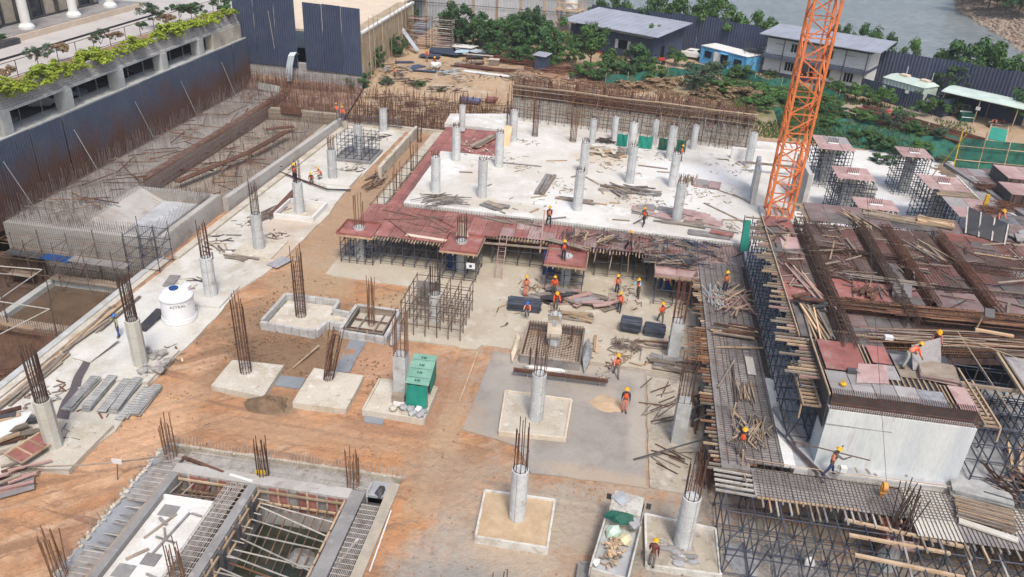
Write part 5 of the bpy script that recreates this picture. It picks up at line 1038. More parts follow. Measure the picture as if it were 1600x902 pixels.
for px,py_,r,h,k,lb in[(700,62,1.8,4.5,'dark','dark green tree left of the tall clump, behind the frame stack'),(718,74,2.6,6.6,'dark','tall dark tree at the left end of the clump below the pale fence'),(748,80,2.4,5.2,'dark','dark tree above the pale earth bank in the clump'),(779,76,2.2,5.0,'green','mid green tree in the middle of the clump below the pale fence'),(800,88,2.8,5.6,'dark','broad dark tree at the centre of the clump'),(826,84,2.6,6.8,'dark','tallest dark tree of the clump, close to the shed'),(850,98,2.4,5.2,'dark','dark tree behind the small navy hut'),(868,92,2.3,5.8,'green','mid green tree beside the left end of the navy shed'),(919,84,1.5,4.6,'dark','slim dark tree against the shed front'),(922,112,3.0,6.2,'green','large mid green tree in front of the shed'),(948,118,2.0,3.0,'green','small mid green tree right of the large one before the shed'),(985,114,2.0,3.6,'dark','dark bushy tree below the shed window'),(1003,116,2.4,4.4,'dark','dark bushy tree below the right end of the shed'),(1016,90,1.4,4.8,'green','slim tree rising against the shed roof corner'),(1055,102,1.6,2.6,'lime','young light green tree by the shed corner'),(1072,60,1.6,4.8,'green','tree standing against the navy fence right of the shed roof'),(1083,140,2.3,3.4,'grey','grey green tree by the left end of the green net'),(1112,132,2.6,3.6,'grey','larger grey green tree before the blue container'),(1152,126,2.0,2.4,'green','light green small tree before the right end of the blue container'),(1176,84,2.2,3.4,'dark','dark round tree behind the blue container'),(1337,160,1.7,2.4,'green','small light green tree before the cabin right end'),(1376,168,1.8,2.6,'green','small mid green tree before the navy screen'),(1302,146,1.5,2.0,'green','low green tree right behind the crane mast'),(1455,182,1.8,2.6,'green','mid green tree left of the open shelter'),(1478,150,2.6,4.2,'dark','dark tree behind the left end of the shelter'),(1535,148,3.2,5.2,'dark','broad dark tree behind the shelter roof'),(1560,155,2.8,5.0,'dark','dark tree behind the right half of the shelter'),(1596,196,2.8,5.4,'dark','dark tree right of the shelter at the photo edge')]:
 tree(yt(px,py_),r,h,k if k!='lime' else 'green',lb,trunk=.12)
for i,(x,r,h,k,o) in enumerate([(-6,1.8,4.5,'dark',3),(-3,2.0,5.2,'dark',3),(0,1.9,4.8,'green',3),(3,2.4,6.2,'dark',3),(6,2.6,7.2,'green',4),(9.5,2.4,6.6,'dark',5),(11.5,2.6,7.6,'green',3),(15,2.8,7.6,'green',3),(18,2.6,6.8,'green',4),(20.5,2.0,5.4,'green',3),(23.5,1.5,4.6,'dark',4),(25.8,1.8,5.2,'green',4),(28,1.6,4.6,'dark',4),(30.5,2.0,6.6,'dark',5),(34.5,2.1,7.0,'dark',6),(36.8,1.4,6.9,'dark',6),(39.6,2.0,6.6,'green',6),(44,1.6,5.6,'dark',6),(46.6,3.0,8.4,'dark',7),(49.5,3.0,7.4,'green',6),(51.5,2.0,6.4,'green',5),(54.5,2.0,6.4,'dark',5),(57.5,2.0,5.4,'green',5),(62,1.9,6.2,'green',6),(66,1.6,5,'green',5),(70,2,5.5,'dark',5)]):
 y=fence_y(x)+o;tree((x,y,max(.5,yard_z(x,y))-.3),r*1.15,h+1.2,k,'%s tree beyond the long navy fence, %s from the left along the shore'%(TN[k],ORD[i]),group='trees along the lake fence',trunk=.1)
for i in range(34):
 q=at(1505+i*4.6+rnd.uniform(-8,8),-2+i*1.0-(i%5)*8,3.6);q.z=3.0;tree(q,rnd.uniform(3.2,4.6),rnd.uniform(6,9),rnd.choice(('dark','dark','green')),'dark tree in the wood on the far lake bank, %s of the row'%(ORD+['thirtieth','thirty-first','thirty-second','thirty-third','thirty-fourth','thirty-fifth'])[i],group='trees on the far bank',trunk=.15)
for px,py_,r,h,k,lb in[(556,118,1.7,2.0,'dark','green bush growing at the foot of the block wall'),(570,112,1.3,2.0,'green','green bush growing before the end of the block wall'),(590,106,1.3,2.6,'dark','bush climbing against the tan wall'),(616,88,1.8,2.6,'dark','dark bush by the far half of the tan wall'),(632,60,2.0,5.0,'dark','tall dark bush behind the tan wall corner'),(606,118,1.2,.9,'grey','low grey weeds on the brown slope'),(1130,148,2.6,1.6,'straw','tawny dry bush behind the right end of the retaining wall'),(1160,154,2.4,1.6,'straw','tawny dry bush nearest the crane behind the retaining wall'),(1100,150,1.8,1.2,'straw','low tawny dry bush behind the retaining wall scaffold'),(1040,133,2.2,1.0,'straw','dry straw patch beside the green net band'),(990,136,2.0,.9,'straw','dry straw patch at the left end of the net band'),(1165,60,.8,1,'low','small dark bush by the navy fence'),(1230,112,1.1,1.2,'green','green weeds before the white cabin'),(1205,120,1.1,.9,'green','weeds beside the steel stair'),(1392,205,1.9,2.2,'grey','grey green bush poking through the slope net'),(1378,222,1.5,1.6,'dark','dark bush low on the slope net'),(1410,232,1.3,1.3,'dark','dark bush at the foot of the slope net'),(1320,150,1.4,1.3,'green','green weeds right of the short net band'),(1465,222,1.4,1.2,'grey','grey weeds on the upper slope net')]:
 bush(yt(px,py_),r,h,k,lb)
for i,(px,py_,r,h,k,lb) in enumerate([(708,66,2.4,3.2,'dark','left end of the tree clump below the pale fence'),(733,72,2.2,3.0,'dark','gap between the two left trees of the clump'),(765,70,2.4,3.6,'dark','back of the clump against the pale fence'),(790,68,2.6,4.4,'dark','back of the clump, middle'),(812,72,2.6,4.6,'green','back of the clump near the timber platform'),(838,72,2.6,4.4,'dark','back of the clump beside the shed'),(770,90,1.9,2.0,'dark','foot of the clump over the pale earth bank'),(812,98,2.1,2.4,'dark','foot of the clump left of the small hut'),(860,100,2.0,2.2,'green','foot of the clump right of the small hut'),(884,96,1.7,2.6,'dark','doorway end of the navy shed'),(912,122,2.0,2.2,'green','foot of the large tree before the shed'),(935,126,1.7,1.6,'dark','slope below the large tree before the shed'),(968,120,2.0,2.2,'dark','strip below the shed, left part'),(990,124,2.0,2.0,'dark','strip below the shed, middle'),(1012,122,2.0,2.4,'green','strip below the shed, right part'),(1098,142,2.2,1.8,'grey','net band left end, low'),(1125,146,2.2,1.8,'green','net band below the container'),(1150,142,1.9,1.5,'green','net band below the container door'),(1185,148,2.2,1.6,'green','grassy bank left of the crane'),(1215,155,2.3,1.5,'green','grassy bank behind the crane'),(1190,168,2.2,1.3,'green','lower grassy bank left of the crane'),(1240,165,2.1,1.4,'dark','lower grassy bank behind the crane'),(1290,168,2.2,1.6,'green','grassy bank right of the crane'),(1300,185,1.9,1.3,'dark','top of the slope net right of the crane'),(1345,195,1.8,1.2,'green','top of the slope net beside the orange drum'),(1425,212,1.8,1.3,'dark','slope net below the bar stocks'),(1385,240,1.4,1.0,'dark','foot of the slope net between the table forms'),(1295,200,1.3,.8,'green','left end of the slope net'),(1320,215,1.2,.7,'grey','slope net above the farthest table form'),(1350,212,1.5,.8,'green','slope net left of the grey green bush'),(1440,228,1.4,.8,'green','slope net right of the middle table form'),(1475,240,1.2,.7,'grey','slope net beside the yellow pole'),(1300,228,1.2,.7,'dark','slope net behind the crane'),(1490,178,2.0,2.4,'dark','left post of the open shelter'),(1500,150,2.4,4.6,'dark','back of the open shelter, left'),(1590,150,2.6,5,'dark','back of the open shelter, right'),(1440,172,1.6,2.2,'green','navy screen, right end'),(1410,185,1.4,1.4,'green','path before the navy screen'),(1130,78,1.6,2.6,'dark','navy fence behind the container')]):
 bush(yt(px,py_),r,h,k,'%s undergrowth bush at the %s'%(TN[k],lb))
def tufts(name,n,reg,m,h,seed):
 rg=random.Random(seed);b=MB()
 for i in range(n):
  x=rg.uniform(reg[0],reg[2]);y=rg.uniform(reg[1],reg[3])
  if nz(x,y,.25,seed)<-.12:continue
  z=netz(x,y)-.02;a=rg.uniform(0,6.28);hh=h*rg.uniform(.5,1.2);dx,dy=.07*math.cos(a),.07*math.sin(a);lx,ly=rg.uniform(-.25,.25),rg.uniform(-.25,.25)
  b.add([(x-dx,y-dy,z),(x+dx,y+dy,z),(x+lx,y+ly,z+hh)],[(0,1,2)])
 return b.build(name,m,None,'stuff')
tufts('grass',14000,(13.5,92.5,27,116),'grass',.42,1);tufts('dry_grass',9000,(-6,96,14,112),'straw',.38,2);tufts('weeds',2500,(27,108,40,117),'grass',.6,3);tufts('weeds',5000,(19,92,42,104),'grass',.4,7);tufts('weeds',4000,(-5,110,24,121),'grass',.5,5)
# ================================================================== centre: decks, columns, footings, pits
DZ=2.72
def panels(t,x0,y0,x1,y1,z,mats,pw=1.22,pl=2.44,seed=0,skip=0.0,rot=0,th=.03,jig=.012,name='panel'):
 """plywood panels laid side by side, each a piece of its own, a little uneven"""
 rg=random.Random(seed+int(x0*7+y0*3));nx=max(1,round((x1-x0)/pw));ny=max(1,round((y1-y0)/pl));w_,l_=(x1-x0)/nx,(y1-y0)/ny
 for i in range(nx):
  for j in range(ny):
   if rg.random()<skip:continue
   dz=rg.uniform(0,jig);a,c=x0+i*w_+.012,y0+j*l_+.012;cube(name,a+rg.uniform(0,.02),c+rg.uniform(0,.02),z+dz,a+w_-.024,c+l_-.024,z+th+dz,rg.choice(mats),t)
def joists(t,x0,x1,y0,y1,z,n,m='timber',along='y',seed=0,over=.35,sz=.09):
 rg=random.Random(seed+int(x0*5+y0))
 for i in range(n):
  f=(i+.5)/n
  if along=='y':x=x0+(x1-x0)*f;stick('joist',(x,y0-rg.uniform(.05,over),z),(x+rg.uniform(-.05,.05),y1,z),sz,sz*1.2,m if not isinstance(m,list) else rg.choice(m),t)
  else:y=y0+(y1-y0)*f;stick('joist',(x0-rg.uniform(.05,over),y,z),(x1,y+rg.uniform(-.05,.05),z),sz,sz*1.2,m if not isinstance(m,list) else rg.choice(m),t)
def headbox(label,x0,y0,x1,y1,z,group=None,m='ply'):
 t=thing('column_head_form',label,'formwork',((x0+x1)/2,(y0+y1)/2,z),group)
 panels(t,x0,y0,x1,y1,z,[m],1.5,1.4,1);h=.26
 cube('side_board',x0-.05,y0-.06,z-.05,x1+.05,y0-.003,z+h,m,t);cube('side_board',x0-.06,y0-.003,z-.05,x0-.003,y1,z+h,m,t);cube('side_board',x1+.003,y0-.003,z-.05,x1+.06,y1,z+h,m,t);cube('side_board',x0,y1+.003,z-.05,x1,y1+.06,z+h,m,t)
 cube('waler',x0-.1,y0-.14,z-.06,x1+.1,y0-.07,z+.06,'timber',t);cube('waler',x1+.07,y0-.1,z-.06,x1+.14,y1,z+.06,'timber',t)
 joists(t,x0,x1,y0,y1,z-.13,7,['timber','oldwood'],seed=3);return t
headbox('red column head form at the left front corner of the red deck',-21.8,55.8,-18.9,58.5,DZ-.1)
headbox('red column head form right of the jagged middle deck edge',-13.0,55.0,-10.1,58.2,DZ-.1)
headbox('red column head form with a worker standing in it',-4.7,55.1,-1.6,58.3,DZ-.3)
headbox('dusty pink column head form half buried under black bars',3.8,54.9,7.0,57.8,DZ-.1,m='plypale')
t=thing('deck_form','red plywood deck in front of the white slab with loose bars on it','formwork',(-12,60,DZ))
panels(t,-18.8,56.2,-13.1,62.6,DZ,['ply'],1.22,2.1);panels(t,-21.0,58.7,-18.8,62.6,DZ+.01,['ply'],1.1,1.9);panels(t,-13.1,58.4,-9.0,62.5,DZ,['ply'],1.3,2.0);panels(t,-9.0,58.8,-3.2,62.2,DZ,['ply','ply','plypale'],1.2,1.7)
joists(t,-18.7,-13.2,56.1,62,DZ-.08,22,['timber','oldwood'],over=.5);joists(t,-10,-3.3,58.6,62,DZ-.08,26,['timber','oldwood'],over=.4)
rg=random.Random(14);rods(t,'loose_bar',[((-20.5+i*.27+rg.uniform(-.08,.08),(58.8 if i<10 else 56.4 if i<27 else 58.9)+rg.uniform(0,.5),DZ+.06),(-20.5+i*.27+rg.uniform(-.25,.25),62.4-rg.uniform(0,.6),DZ+.08)) for i in range(64)],.017,'oldwood','stuff')
for k in range(5):stick('bearer',(-20.8,57+k*1.2,DZ-.2),(-3.3,57.9+k*1.0,DZ-.2),.1,.14,'oldwood',t)
t=thing('deck_form','narrow red deck strip stepping up along the left edge of the white slab','formwork',(-19.7,70,DZ));panels(t,-19.6,62.6,-18.3,77.2,DZ+.02,['ply'],1.2,1.3)
joists(t,-19.5,-18.4,62.8,77,DZ-.07,24,['timber','oldwood'],'x',over=.5)
t=thing('deck_form','red deck patch let into the back left corner of the white slab','formwork',(-16,81,DZ));panels(t,-19.8,77.5,-12.75,86.4,DZ+.05,['ply'],1.2,1.6)
t=thing('deck_form','dusty pink and grey deck under a bar mesh right of the standing worker','formwork',(3,60,DZ));panels(t,-3.2,58.5,3.6,62.0,DZ,['plypale','ply','ply'],1.2,1.7);panels(t,3.6,57.9,10.8,61.7,DZ,['plypale','plypale','ply','plygrey'],1.2,1.9)
joists(t,-1.5,3.7,58.4,61.9,DZ-.08,20,['timber','plypale','oldwood'],over=.7);stick('dropped_batten',(.4,58.2,DZ-.1),(.3,58.1,DZ-1.5),.06,.06,'timber',t);stick('dropped_batten',(1.7,58.1,DZ-.1),(1.8,58.0,DZ-1.7),.06,.06,'timber',t);stick('dropped_batten',(-.9,58.2,DZ-.1),(-1.0,58.1,DZ-1.1),.06,.06,'timber',t)
sg=[]
for i in range(56):x=-3+i*.25;sg.append(((x,58.2,DZ+.08),(x,62.4,DZ+.08)))
for i in range(16):y=58.4+i*.25;sg.append(((-3.2,y,DZ+.1),(10.8,y,DZ+.1)))
rods(t,'mesh_bar',sg,.018,'rebar','stuff')
sg=[]
for i in range(120):x=-18.1+i*.235;y=62.9-.036*(x+18);sg+=[((x,y-.55,DZ+.1),(x,y+.02,DZ+.12)),((x,y-.5,DZ+.1),(x,y-.5,DZ+.45))]
for i in range(60):y=63+i*.24;sg.append(((-18.9,y,DZ+.12),(-18.2,y,DZ+.15)))
tb=thing('edge_bars','row of bent bars along the front edge of the white slab','bars',(-4,62.5,DZ));rods(tb,'bar',sg,.016,'rebar','stuff')
SC=dict(m='scaf',r=.068)
scaffold('deck_scaffold','dark tube scaffold under the left front column head form',-21.6,56.0,.08,-18.9,58.3,2.5,5,3,4,**SC)
scaffold('deck_scaffold','dark tube scaffold below the jagged middle edge of the red deck',-18.4,56.5,.08,-13.6,60,2.55,6,3,4,**SC)
scaffold('deck_scaffold','dark tube scaffold under the second red column head form',-12.9,55.2,.08,-10.2,58.0,2.5,4,3,4,**SC)
scaffold('deck_scaffold','dark tube scaffold behind the ladder under the red deck',-9.5,59.0,.08,-5.2,61.6,2.5,5,2,3,**SC)
scaffold('deck_scaffold','tall dark tube scaffold under the worker in the column head form',-4.6,55.3,.08,-1.7,58.1,2.3,3,3,4,**SC)
scaffold('deck_scaffold','dark tube scaffold under the dusty pink deck',-.9,58.8,.08,3.4,61.6,2.5,5,2,3,**SC)
scaffold('deck_scaffold','dark tube scaffold under the pink form with black bars',4.0,55.1,.08,6.8,57.6,2.5,3,2,3,**SC)
scaffold('slab_scaffold','dark tube scaffold far back under the white slab',-18,65.0,.0,10,69.5,2.5,14,2,3,**SC)
scaffold('strip_scaffold','stepped dark tube scaffold along the narrow red strip',-21.2,62.8,.05,-19.2,76.6,2.6,2,8,2,**SC)
b=MB();b.box(-18.0,64.2,.09,10.8,64.3,2.54);part('sheet',b,'dark',thing('shade_stand_in','added dark sheet standing in for shade deep under the white slab','screen',(-4,70,0)))  # near-black sheet added behind the deck scaffolds, stands in for under-slab shade
for x,y,lb in((-12.2,56.7,'blue form panel beside the column under the second red form'),(-4.5,57.9,'blue form panel under the form with the worker'),(5.0,57.4,'blue form panel under the pink form with black bars')):cube('panel',x-.6,y,.1,x+.4,y+.06,2.3,'bluepanel',thing('shutter_board',lb,'panel',(x,y,.1)))
q=at(736,408,1.4);t=thing('notice_board','small white notice hung on the scaffold under the second red form','sign',q);cube('board',-10.9,54.98,1.35,-10.2,55.03,1.85,'white',t);cube('print',-10.65,54.95,1.5,-10.45,54.975,1.7,'bluepanel',t)
t=thing('ladder','pale pink steel ladder leaning against the front of the red deck','ladder',(-8.5,56.4,.1))
for s in(-.3,.3):stick('rail',(-8.5+s,56.3,.1),(-8.5+s,58.4,3.2),.06,.08,'pinkrust',t)
for k in range(11):f=.04+k*.092;stick('rung',(-8.8,56.3+2.1*f,.1+3.1*f),(-8.2,56.3+2.1*f,.1+3.1*f),.04,.04,'pinkrust',t,'cyl')
t=thing('ladder','thin ladder post pair standing on the red deck edge near the front worker','ladder',(-5.4,58.6,DZ))
for s in(0,.06):stick('rail',(-5.5+s,58.5,DZ-1),(-5.5+s,60,DZ+2.2),.05,.05,'pinkrust',t)
SLC=[]
for(x,y,h,bars,lb) in[(-16.1,66.1,3.35,.7,'white round column at the left front corner of the white slab'),(-11.8,66.1,3.55,.35,'white round column behind the loose pipes, second of the front row'),(-3.1,65.4,3.6,.5,'white round column beside the brown plank bundle in the front row'),(5.6,65.4,3.45,.9,'white round column among the brown boards, right end of the front row'),(-16.2,75.1,3.4,.5,'white round column in front of the red deck patch'),(-11.7,74.5,3.45,.5,'white round column next to the yellow board'),(-3.3,74.8,3.2,.45,'white round column directly behind the plank bundle column'),(1.3,73.6,3.7,.5,'white round column left of the heap of grey pipes, middle row'),(5.4,73.7,3.3,.7,'white round column near the worker beside a column head, middle row'),(-17.7,85,2.9,1.2,'grey slim column behind the red deck patch'),(-11.6,83.0,3.4,.4,'white round column left of the dark red bar cage at the back'),(-3.1,84.9,2.7,.3,'white round column left of the green sheets, back row'),(-.8,86.6,2.7,.3,'slim white column just left of the green sheets'),(1.2,82.2,3.5,.3,'white round column between the first two green sheets'),(3.6,86.4,2.8,.3,'slim white column behind the green sheets'),(5.3,82.2,3.45,.4,'white round column between the last two green sheets'),(7.9,86.2,2.7,.2,'slim white column right of the green sheets'),(13.4,82.1,3.6,.2,'white round column left of the crane mast at the back')]:
 SLC.append((x,y,lb));column(x,y,3.0,h,.84 if h>3 else.7,lb,bars,9,False,'column','rust',group='round columns on the white slab',ties=1,splay=.08)
column(-9.5,85.4,3.0,0,.7,'tall dark red bar cage at the back left of the white slab',4.6,12,ties=10,splay=.05,barw=.3)
column(-5.2,84.8,3.0,0,.8,'orange brown bar cage with ladder ties before the retaining wall',3.6,12,ties=12,splay=.05,barw=.34,bm='rustlite')
column(-12.9,88.5,3.0,0,.6,'thin rusty bar cage at the left end of the retaining wall',3.4,8,ties=5,splay=.08,barw=.3)
column(-20.3,68.0,0.1,0,.8,'rusty bar cage left of the narrow red strip near its middle',5.0,9,ties=2,splay=.15,barw=.36,bm='rustlite')
column(-20.6,75.2,0.1,0,.8,'rusty bar cage left of the narrow red strip at its far end',5.2,9,ties=2,splay=.12,barw=.36,bm='rustlite')
column(-23.5,88.3,.1,0,.7,'rusty bar cage before the low pale wall at the back left',3.6,8,ties=2,splay=.2,barw=.3)
column(-20.4,57.3,.1,2.75,.9,'column with rusty bars rising through the left front red form',3.0,10,bm='rustlite',ties=1)
column(-11.7,56.9,.1,2.75,.9,'column with rusty bars rising through the second red form',2.6,10,ties=1)
column(-3.1,56.9,.1,2.5,.85,'column under the worker with few bars rising through the form',2.5,5,bm='rustlite',ties=0)
t=thing('paper_form','torn pale paper wrap around the bars in the second red form','wrap',(-11.8,57.2,DZ));b=MB();b.add([(-12.3,57.3,DZ+.3),(-11.2,57.3,DZ+.3),(-11.5,57.4,DZ+1.3),(-12.0,57.4,DZ+1.5)],[(0,1,2,3)]);part('paper',b,'cream',t)
t=thing('wall_pier','grey concrete wall pier between the white slab and the crane','wall',(13.2,72,3));part('body',MB().hexa([(12.5,71.0,2.98),(12.9,71.0,2.98),(13.4,75.5,2.98),(13.0,75.5,2.98),(12.5,71.0,6.3),(12.9,71.0,6.3),(13.4,75.5,6.3),(13.0,75.5,6.3)]),'concrete',t)
for k in range(3):stick('tie_bar',(12.7,71.4+k*.8,6.2),(12.7,71.4+k*.8,6.9),.05,.05,'rust',t,'cyl')
t=thing('wall_pier','grey form clad wall pier just right of the crane mast','wall',(17.4,73,3));part('body',MB().box(16.9,70.5,2.98,17.3,76.5,6.6),'concrete',t)
for y in(70.6,73.5,76.4):stick('edge_board',(17.33,y,3),(17.33,y,6.7),.12,.06,'white',t,up=(0,1,0))
t=thing('low_wall','white low wall block at the foot of the scaffold left of the crane','wall',(14.5,84,3));part('body',MB().box(11.8,84.0,2.98,17.8,84.5,4.2),'white',t);part('top_board',MB().box(12.8,80.0,3.95,17.6,80.4,4.1),'oldwood',t)
for x0,x1,m_,lb in((-.4,.7,'tarp','bright green sheet left of the third back column'),(1.9,3.4,'tarp','bright green sheet right of the third back column'),(4.1,5.2,'net','dull green net sheet right of the slim column'),(6.0,7.0,'net','small dull green net sheet at the right end of the row')):
 y=84.6;t=thing('green_sheet',lb,'sheet',(x0,y,3));b=MB();n=6
 for i in range(n+1):
  x=x0+(x1-x0)*i/n
  for j in range(4):b.v.append((x,y+.08*math.sin(i*2+j)+.05*j,3.05+j*.43+.04*math.sin(i*1.3)))
 b.f=[(i*4+j,(i+1)*4+j,(i+1)*4+j+1,i*4+j+1) for i in range(n) for j in range(3)];part('cloth',b,m_,t)
 for x in(x0,x1):stick('stake',(x,y+.1,3),(x,y+.2,4.5),.06,.06,'oldwood',t,'cyl')
S3=3.0
stack('plank_bundle','neat dark grey plank bundle lying alone on the white slab','planks',at(852,290,S3),3,3,5.2,.28,.09,['plygrey','oldwood'],84)
heap('plank_bundle','brown plank bundle lying at the foot of the front row column','planks',at(903,315,S3),8,4.0,.25,.08,['oldwood','timber'],-6,(.5,.35),1,group=None,layers=2)
heap('pipe_heap','fan shaped heap of grey pipes beside the second front column','pipes',at(690,315,S3),26,3.4,.09,.09,['oldwood','rebar','plygrey'],20,(1.3,.9),3,'pipe',None,3,'cyl',jit=26)
heap('pipe_heap','grey pipes and battens heaped right of the middle row column','pipes',at(985,300,S3),26,3.0,.12,.1,['oldwood','plygrey','rebar'],-5,(1.8,.9),4,'pipe',None,3,'box',jit=22)
heap('board_heap','slipped brown boards left of the right front column','boards',at(1035,335,S3),12,2.0,.9,.04,['plypale','plygrey','oldwood'],-18,(1.8,1.4),3,'board',None,3,jit=16)
heap('board_heap','slipped brown boards right of the right front column','boards',at(1088,340,S3),12,2.0,1.0,.04,['plypale','plypale','oldwood'],-14,(1.7,1.2),3,'board',None,3,jit=14)
heap('plank_heap','low stack of thin battens in front of the right front column','planks',at(1058,350,S3),8,4.5,.12,.08,['oldwood','plygrey'],-4,(.6,.25),1,layers=2)
stack('board_stack','square stack of purple grey boards in the middle of the white slab','boards',at(1106,290,S3),2,4,1.9,1.1,.05,['plygrey','plypale'],80,'board')
heap('batten_heap','bundle of standing pale battens behind the middle right column','battens',at(1075,285,S3),16,2.6,.1,.08,['timber','oldwood'],84,(1.0,.3),18,'batten',None,2)
heap('rubble_heap','dusty tan scrap heap before the green sheets','scrap',at(945,240,S3),30,1.8,.3,.1,['pad','oldwood','sand','timber'],0,(2.0,.9),10,'scrap',None,3,jit=60)
heap('scrap_heap','dark tangled scrap between the two left back columns','scrap',at(942,222,S3),16,1.6,.12,.1,['rust','plydark'],0,(.9,.5),12,'scrap',None,3,jit=60)
stack('board_stack','flat grey board stack near the front edge left of the crane','boards',at(1108,368,S3),1,2,3.6,1.0,.05,['plygrey'],-6,'board');stack('board_stack','small red board stack on the flat grey boards near the crane','boards',at(1128,366,3.12),1,2,1.9,.7,.06,['plypale','ply'],-10,'board')
heap('plank_heap','stack of dark boards and pipes at the left front edge of the slab','planks',at(772,322,S3),6,2.2,.6,.05,['plygrey','oldwood'],-25,(.6,.5),3)
stack('plank_bundle','long pale brown plank bundle leaning at the edge of the red deck patch','planks',at(756,222,S3),2,2,4.8,.4,.08,['oldwood','timber'],72)
t=thing('board','yellow timber board leaning on the back left column','board',at(790,228,S3));q=at(790,228,S3);b=MB();b.beam(q,q+V(.1,1.0,1.9),.8,.06);part('sheet',b,'freshwood',t)
rg=random.Random(77)
for px,py_,L,a_ in[(815,258,4,0),(1128,300,5.2,-38),(1135,335,5.6,-48),(1150,345,2.4,10),(1020,262,3.0,-5),(870,252,2.2,20),(1160,312,2.5,-55),(925,283,2.2,-50),(905,275,2.0,45),(1130,250,1.2,0),(870,342,1.7,30),(1115,358,4.2,-12),(760,292,1.4,60),(842,308,1.6,35),(728,270,1.3,10),(1000,345,2.2,60),(835,330,1.2,60),(780,330,1.6,-40),(960,318,.9,5),(1040,270,1.8,5),(940,300,1.3,-70),(970,345,1.5,5)]:
 q=at(px,py_,S3);a=R(a_);d=V(math.cos(a),math.sin(a),0)*L/2;o=stick('loose_plank',q-d+V(0,0,.06),q+d+V(0,0,.06),rg.uniform(.1,.2),.07,rg.choice(('oldwood','plygrey','timber')));n_=min(SLC,key=lambda c:(c[0]-q.x)**2+(c[1]-q.y)**2);tag(o,'%.1f m loose plank %s, %s the %s'%(L,'lying flat' if abs(a_)<14 else 'aslant' if abs(a_)<50 else 'lying endways',('behind' if q.y>n_[1]+1 else 'before' if q.y<n_[1]-1 else 'beside'),' '.join(n_[2].split()[2:9]).rstrip(',')),'plank','loose planks on the white slab')
def litter(name,n,reg,z,mats,seed,s=(.05,.35),avoid=None):
 rg=random.Random(seed);bs={m:MB() for m in mats}
 cs=[(rg.uniform(reg[0],reg[2]),rg.uniform(reg[1],reg[3]),rg.uniform(.3,1.6)) for _ in range(max(4,n//22))]
 for i in range(n):
  c=rg.choice(cs);x,y=rg.gauss(c[0],c[2]),rg.gauss(c[1],c[2])
  if not(reg[0]<x<reg[2] and reg[1]<y<reg[3]) or(avoid and avoid(x,y)):continue
  a=rg.uniform(0,3.14);L=rg.uniform(*s);m=rg.choice(mats);bs[m].beam((x-L*math.cos(a),y-L*math.sin(a),z+.02),(x+L*math.cos(a),y+L*math.sin(a),z+.02+rg.uniform(0,.05)),rg.uniform(.04,.14),.03)
 for m,b in bs.items():
  if b.v:b.build(name,m,None,'stuff')
litter('timber_litter',500,(-17,63.5,14,84),S3,['oldwood','timber','pad','plygrey'],3)
litter('timber_litter',220,(-34,28,-26.5,90),.1,['oldwood','rust','pad','greycon'],4,(.05,.4))
litter('timber_litter',260,(-8,44,7,58),.09,['oldwood','timber','pad','rust'],5)
litter('timber_litter',200,(11,34,25,62),S3+.01,['oldwood','timber','greycon'],6)
litter('timber_litter',160,(-1,58.4,10.8,62),DZ+.12,['oldwood','rust','plydark'],7,(.2,.8))
litter('earth_clod',500,(-26,39.5,-13,53),.05,['mud2','mudclod'],13,(.02,.06));litter('timber_litter',420,(-33,102,-6,122),YZ+.1,['oldwood','rust','pad','plydark'],15,(.1,.6));litter('earth_clod',260,(-26,32,-7,46),.04,['mudclod'],8,(.01,.04),in_pit);litter('earth_clod',300,(-8,22,8,34),.04,['mudclod','greycon'],9,(.01,.05))
heap('bar_bundle','bundle of black bars standing on end on the deck behind the form worker','bars',at(893,372,DZ),24,1.7,.07,.07,['scaf','rust'],86,(.9,.25),30,'rebar',None,2,'cyl',jit=7)
heap('batten_heap','dense heap of pale battens on the deck right of the black bars','battens',at(925,375,DZ),18,1.5,.08,.08,['timber','oldwood'],70,(1.4,.6),18,'batten',None,4,jit=26)
heap('bar_heap','tangle of black bars and blue pipes on the pink column head form','bars',at(1055,412,DZ),60,2.6,.08,.08,['scaf','rust','plydark','oldwood'],0,(1.7,.8),8,'rebar',None,5,'cyl',jit=22)
heap('bar_heap','blue grey pipes heaped on the bar mesh near the right end of the deck','pipes',at(1085,388,DZ),14,2.0,.08,.08,['scaf','bluepanel','rebar','oldwood'],-20,(1.8,.8),6,'pipe',None,4,'cyl',jit=26)
heap('bar_heap','grey pipe scatter at the right end of the deck by the joists','pipes',at(1128,405,DZ),10,2.2,.08,.08,['oldwood','rebar','scaf'],25,(1.6,1.2),6,'pipe',None,3,'cyl',jit=28)
heap('loose_bars','long thin bars lying across the red deck between the forms','bars',at(655,352,DZ),16,4.0,.05,.05,['rust','rebar'],-8,(2.8,1.8),2,'rebar',None,2,'cyl',jit=22)
heap('loose_bars','thin grey bars and boards heaped at the slab edge on the red deck','bars',at(800,345,DZ),14,3.0,.12,.05,['oldwood','rebar'],-15,(2.2,.6),2,'batten',None,2,jit=8)
heap('plank_heap','two planks crossing behind the worker in the column head form','planks',at(880,383,DZ),4,4.2,.2,.06,['timber','oldwood'],-16,(.3,.3),1)
t=thing('deck_board','pale board lying on the front edge of the red deck','board',(-15,56.8,DZ));b=MB();b.beam((-16.3,56.9,DZ+.08),(-12.9,56.6,DZ+.08),.4,.04);part('plank',b,'cream',t)
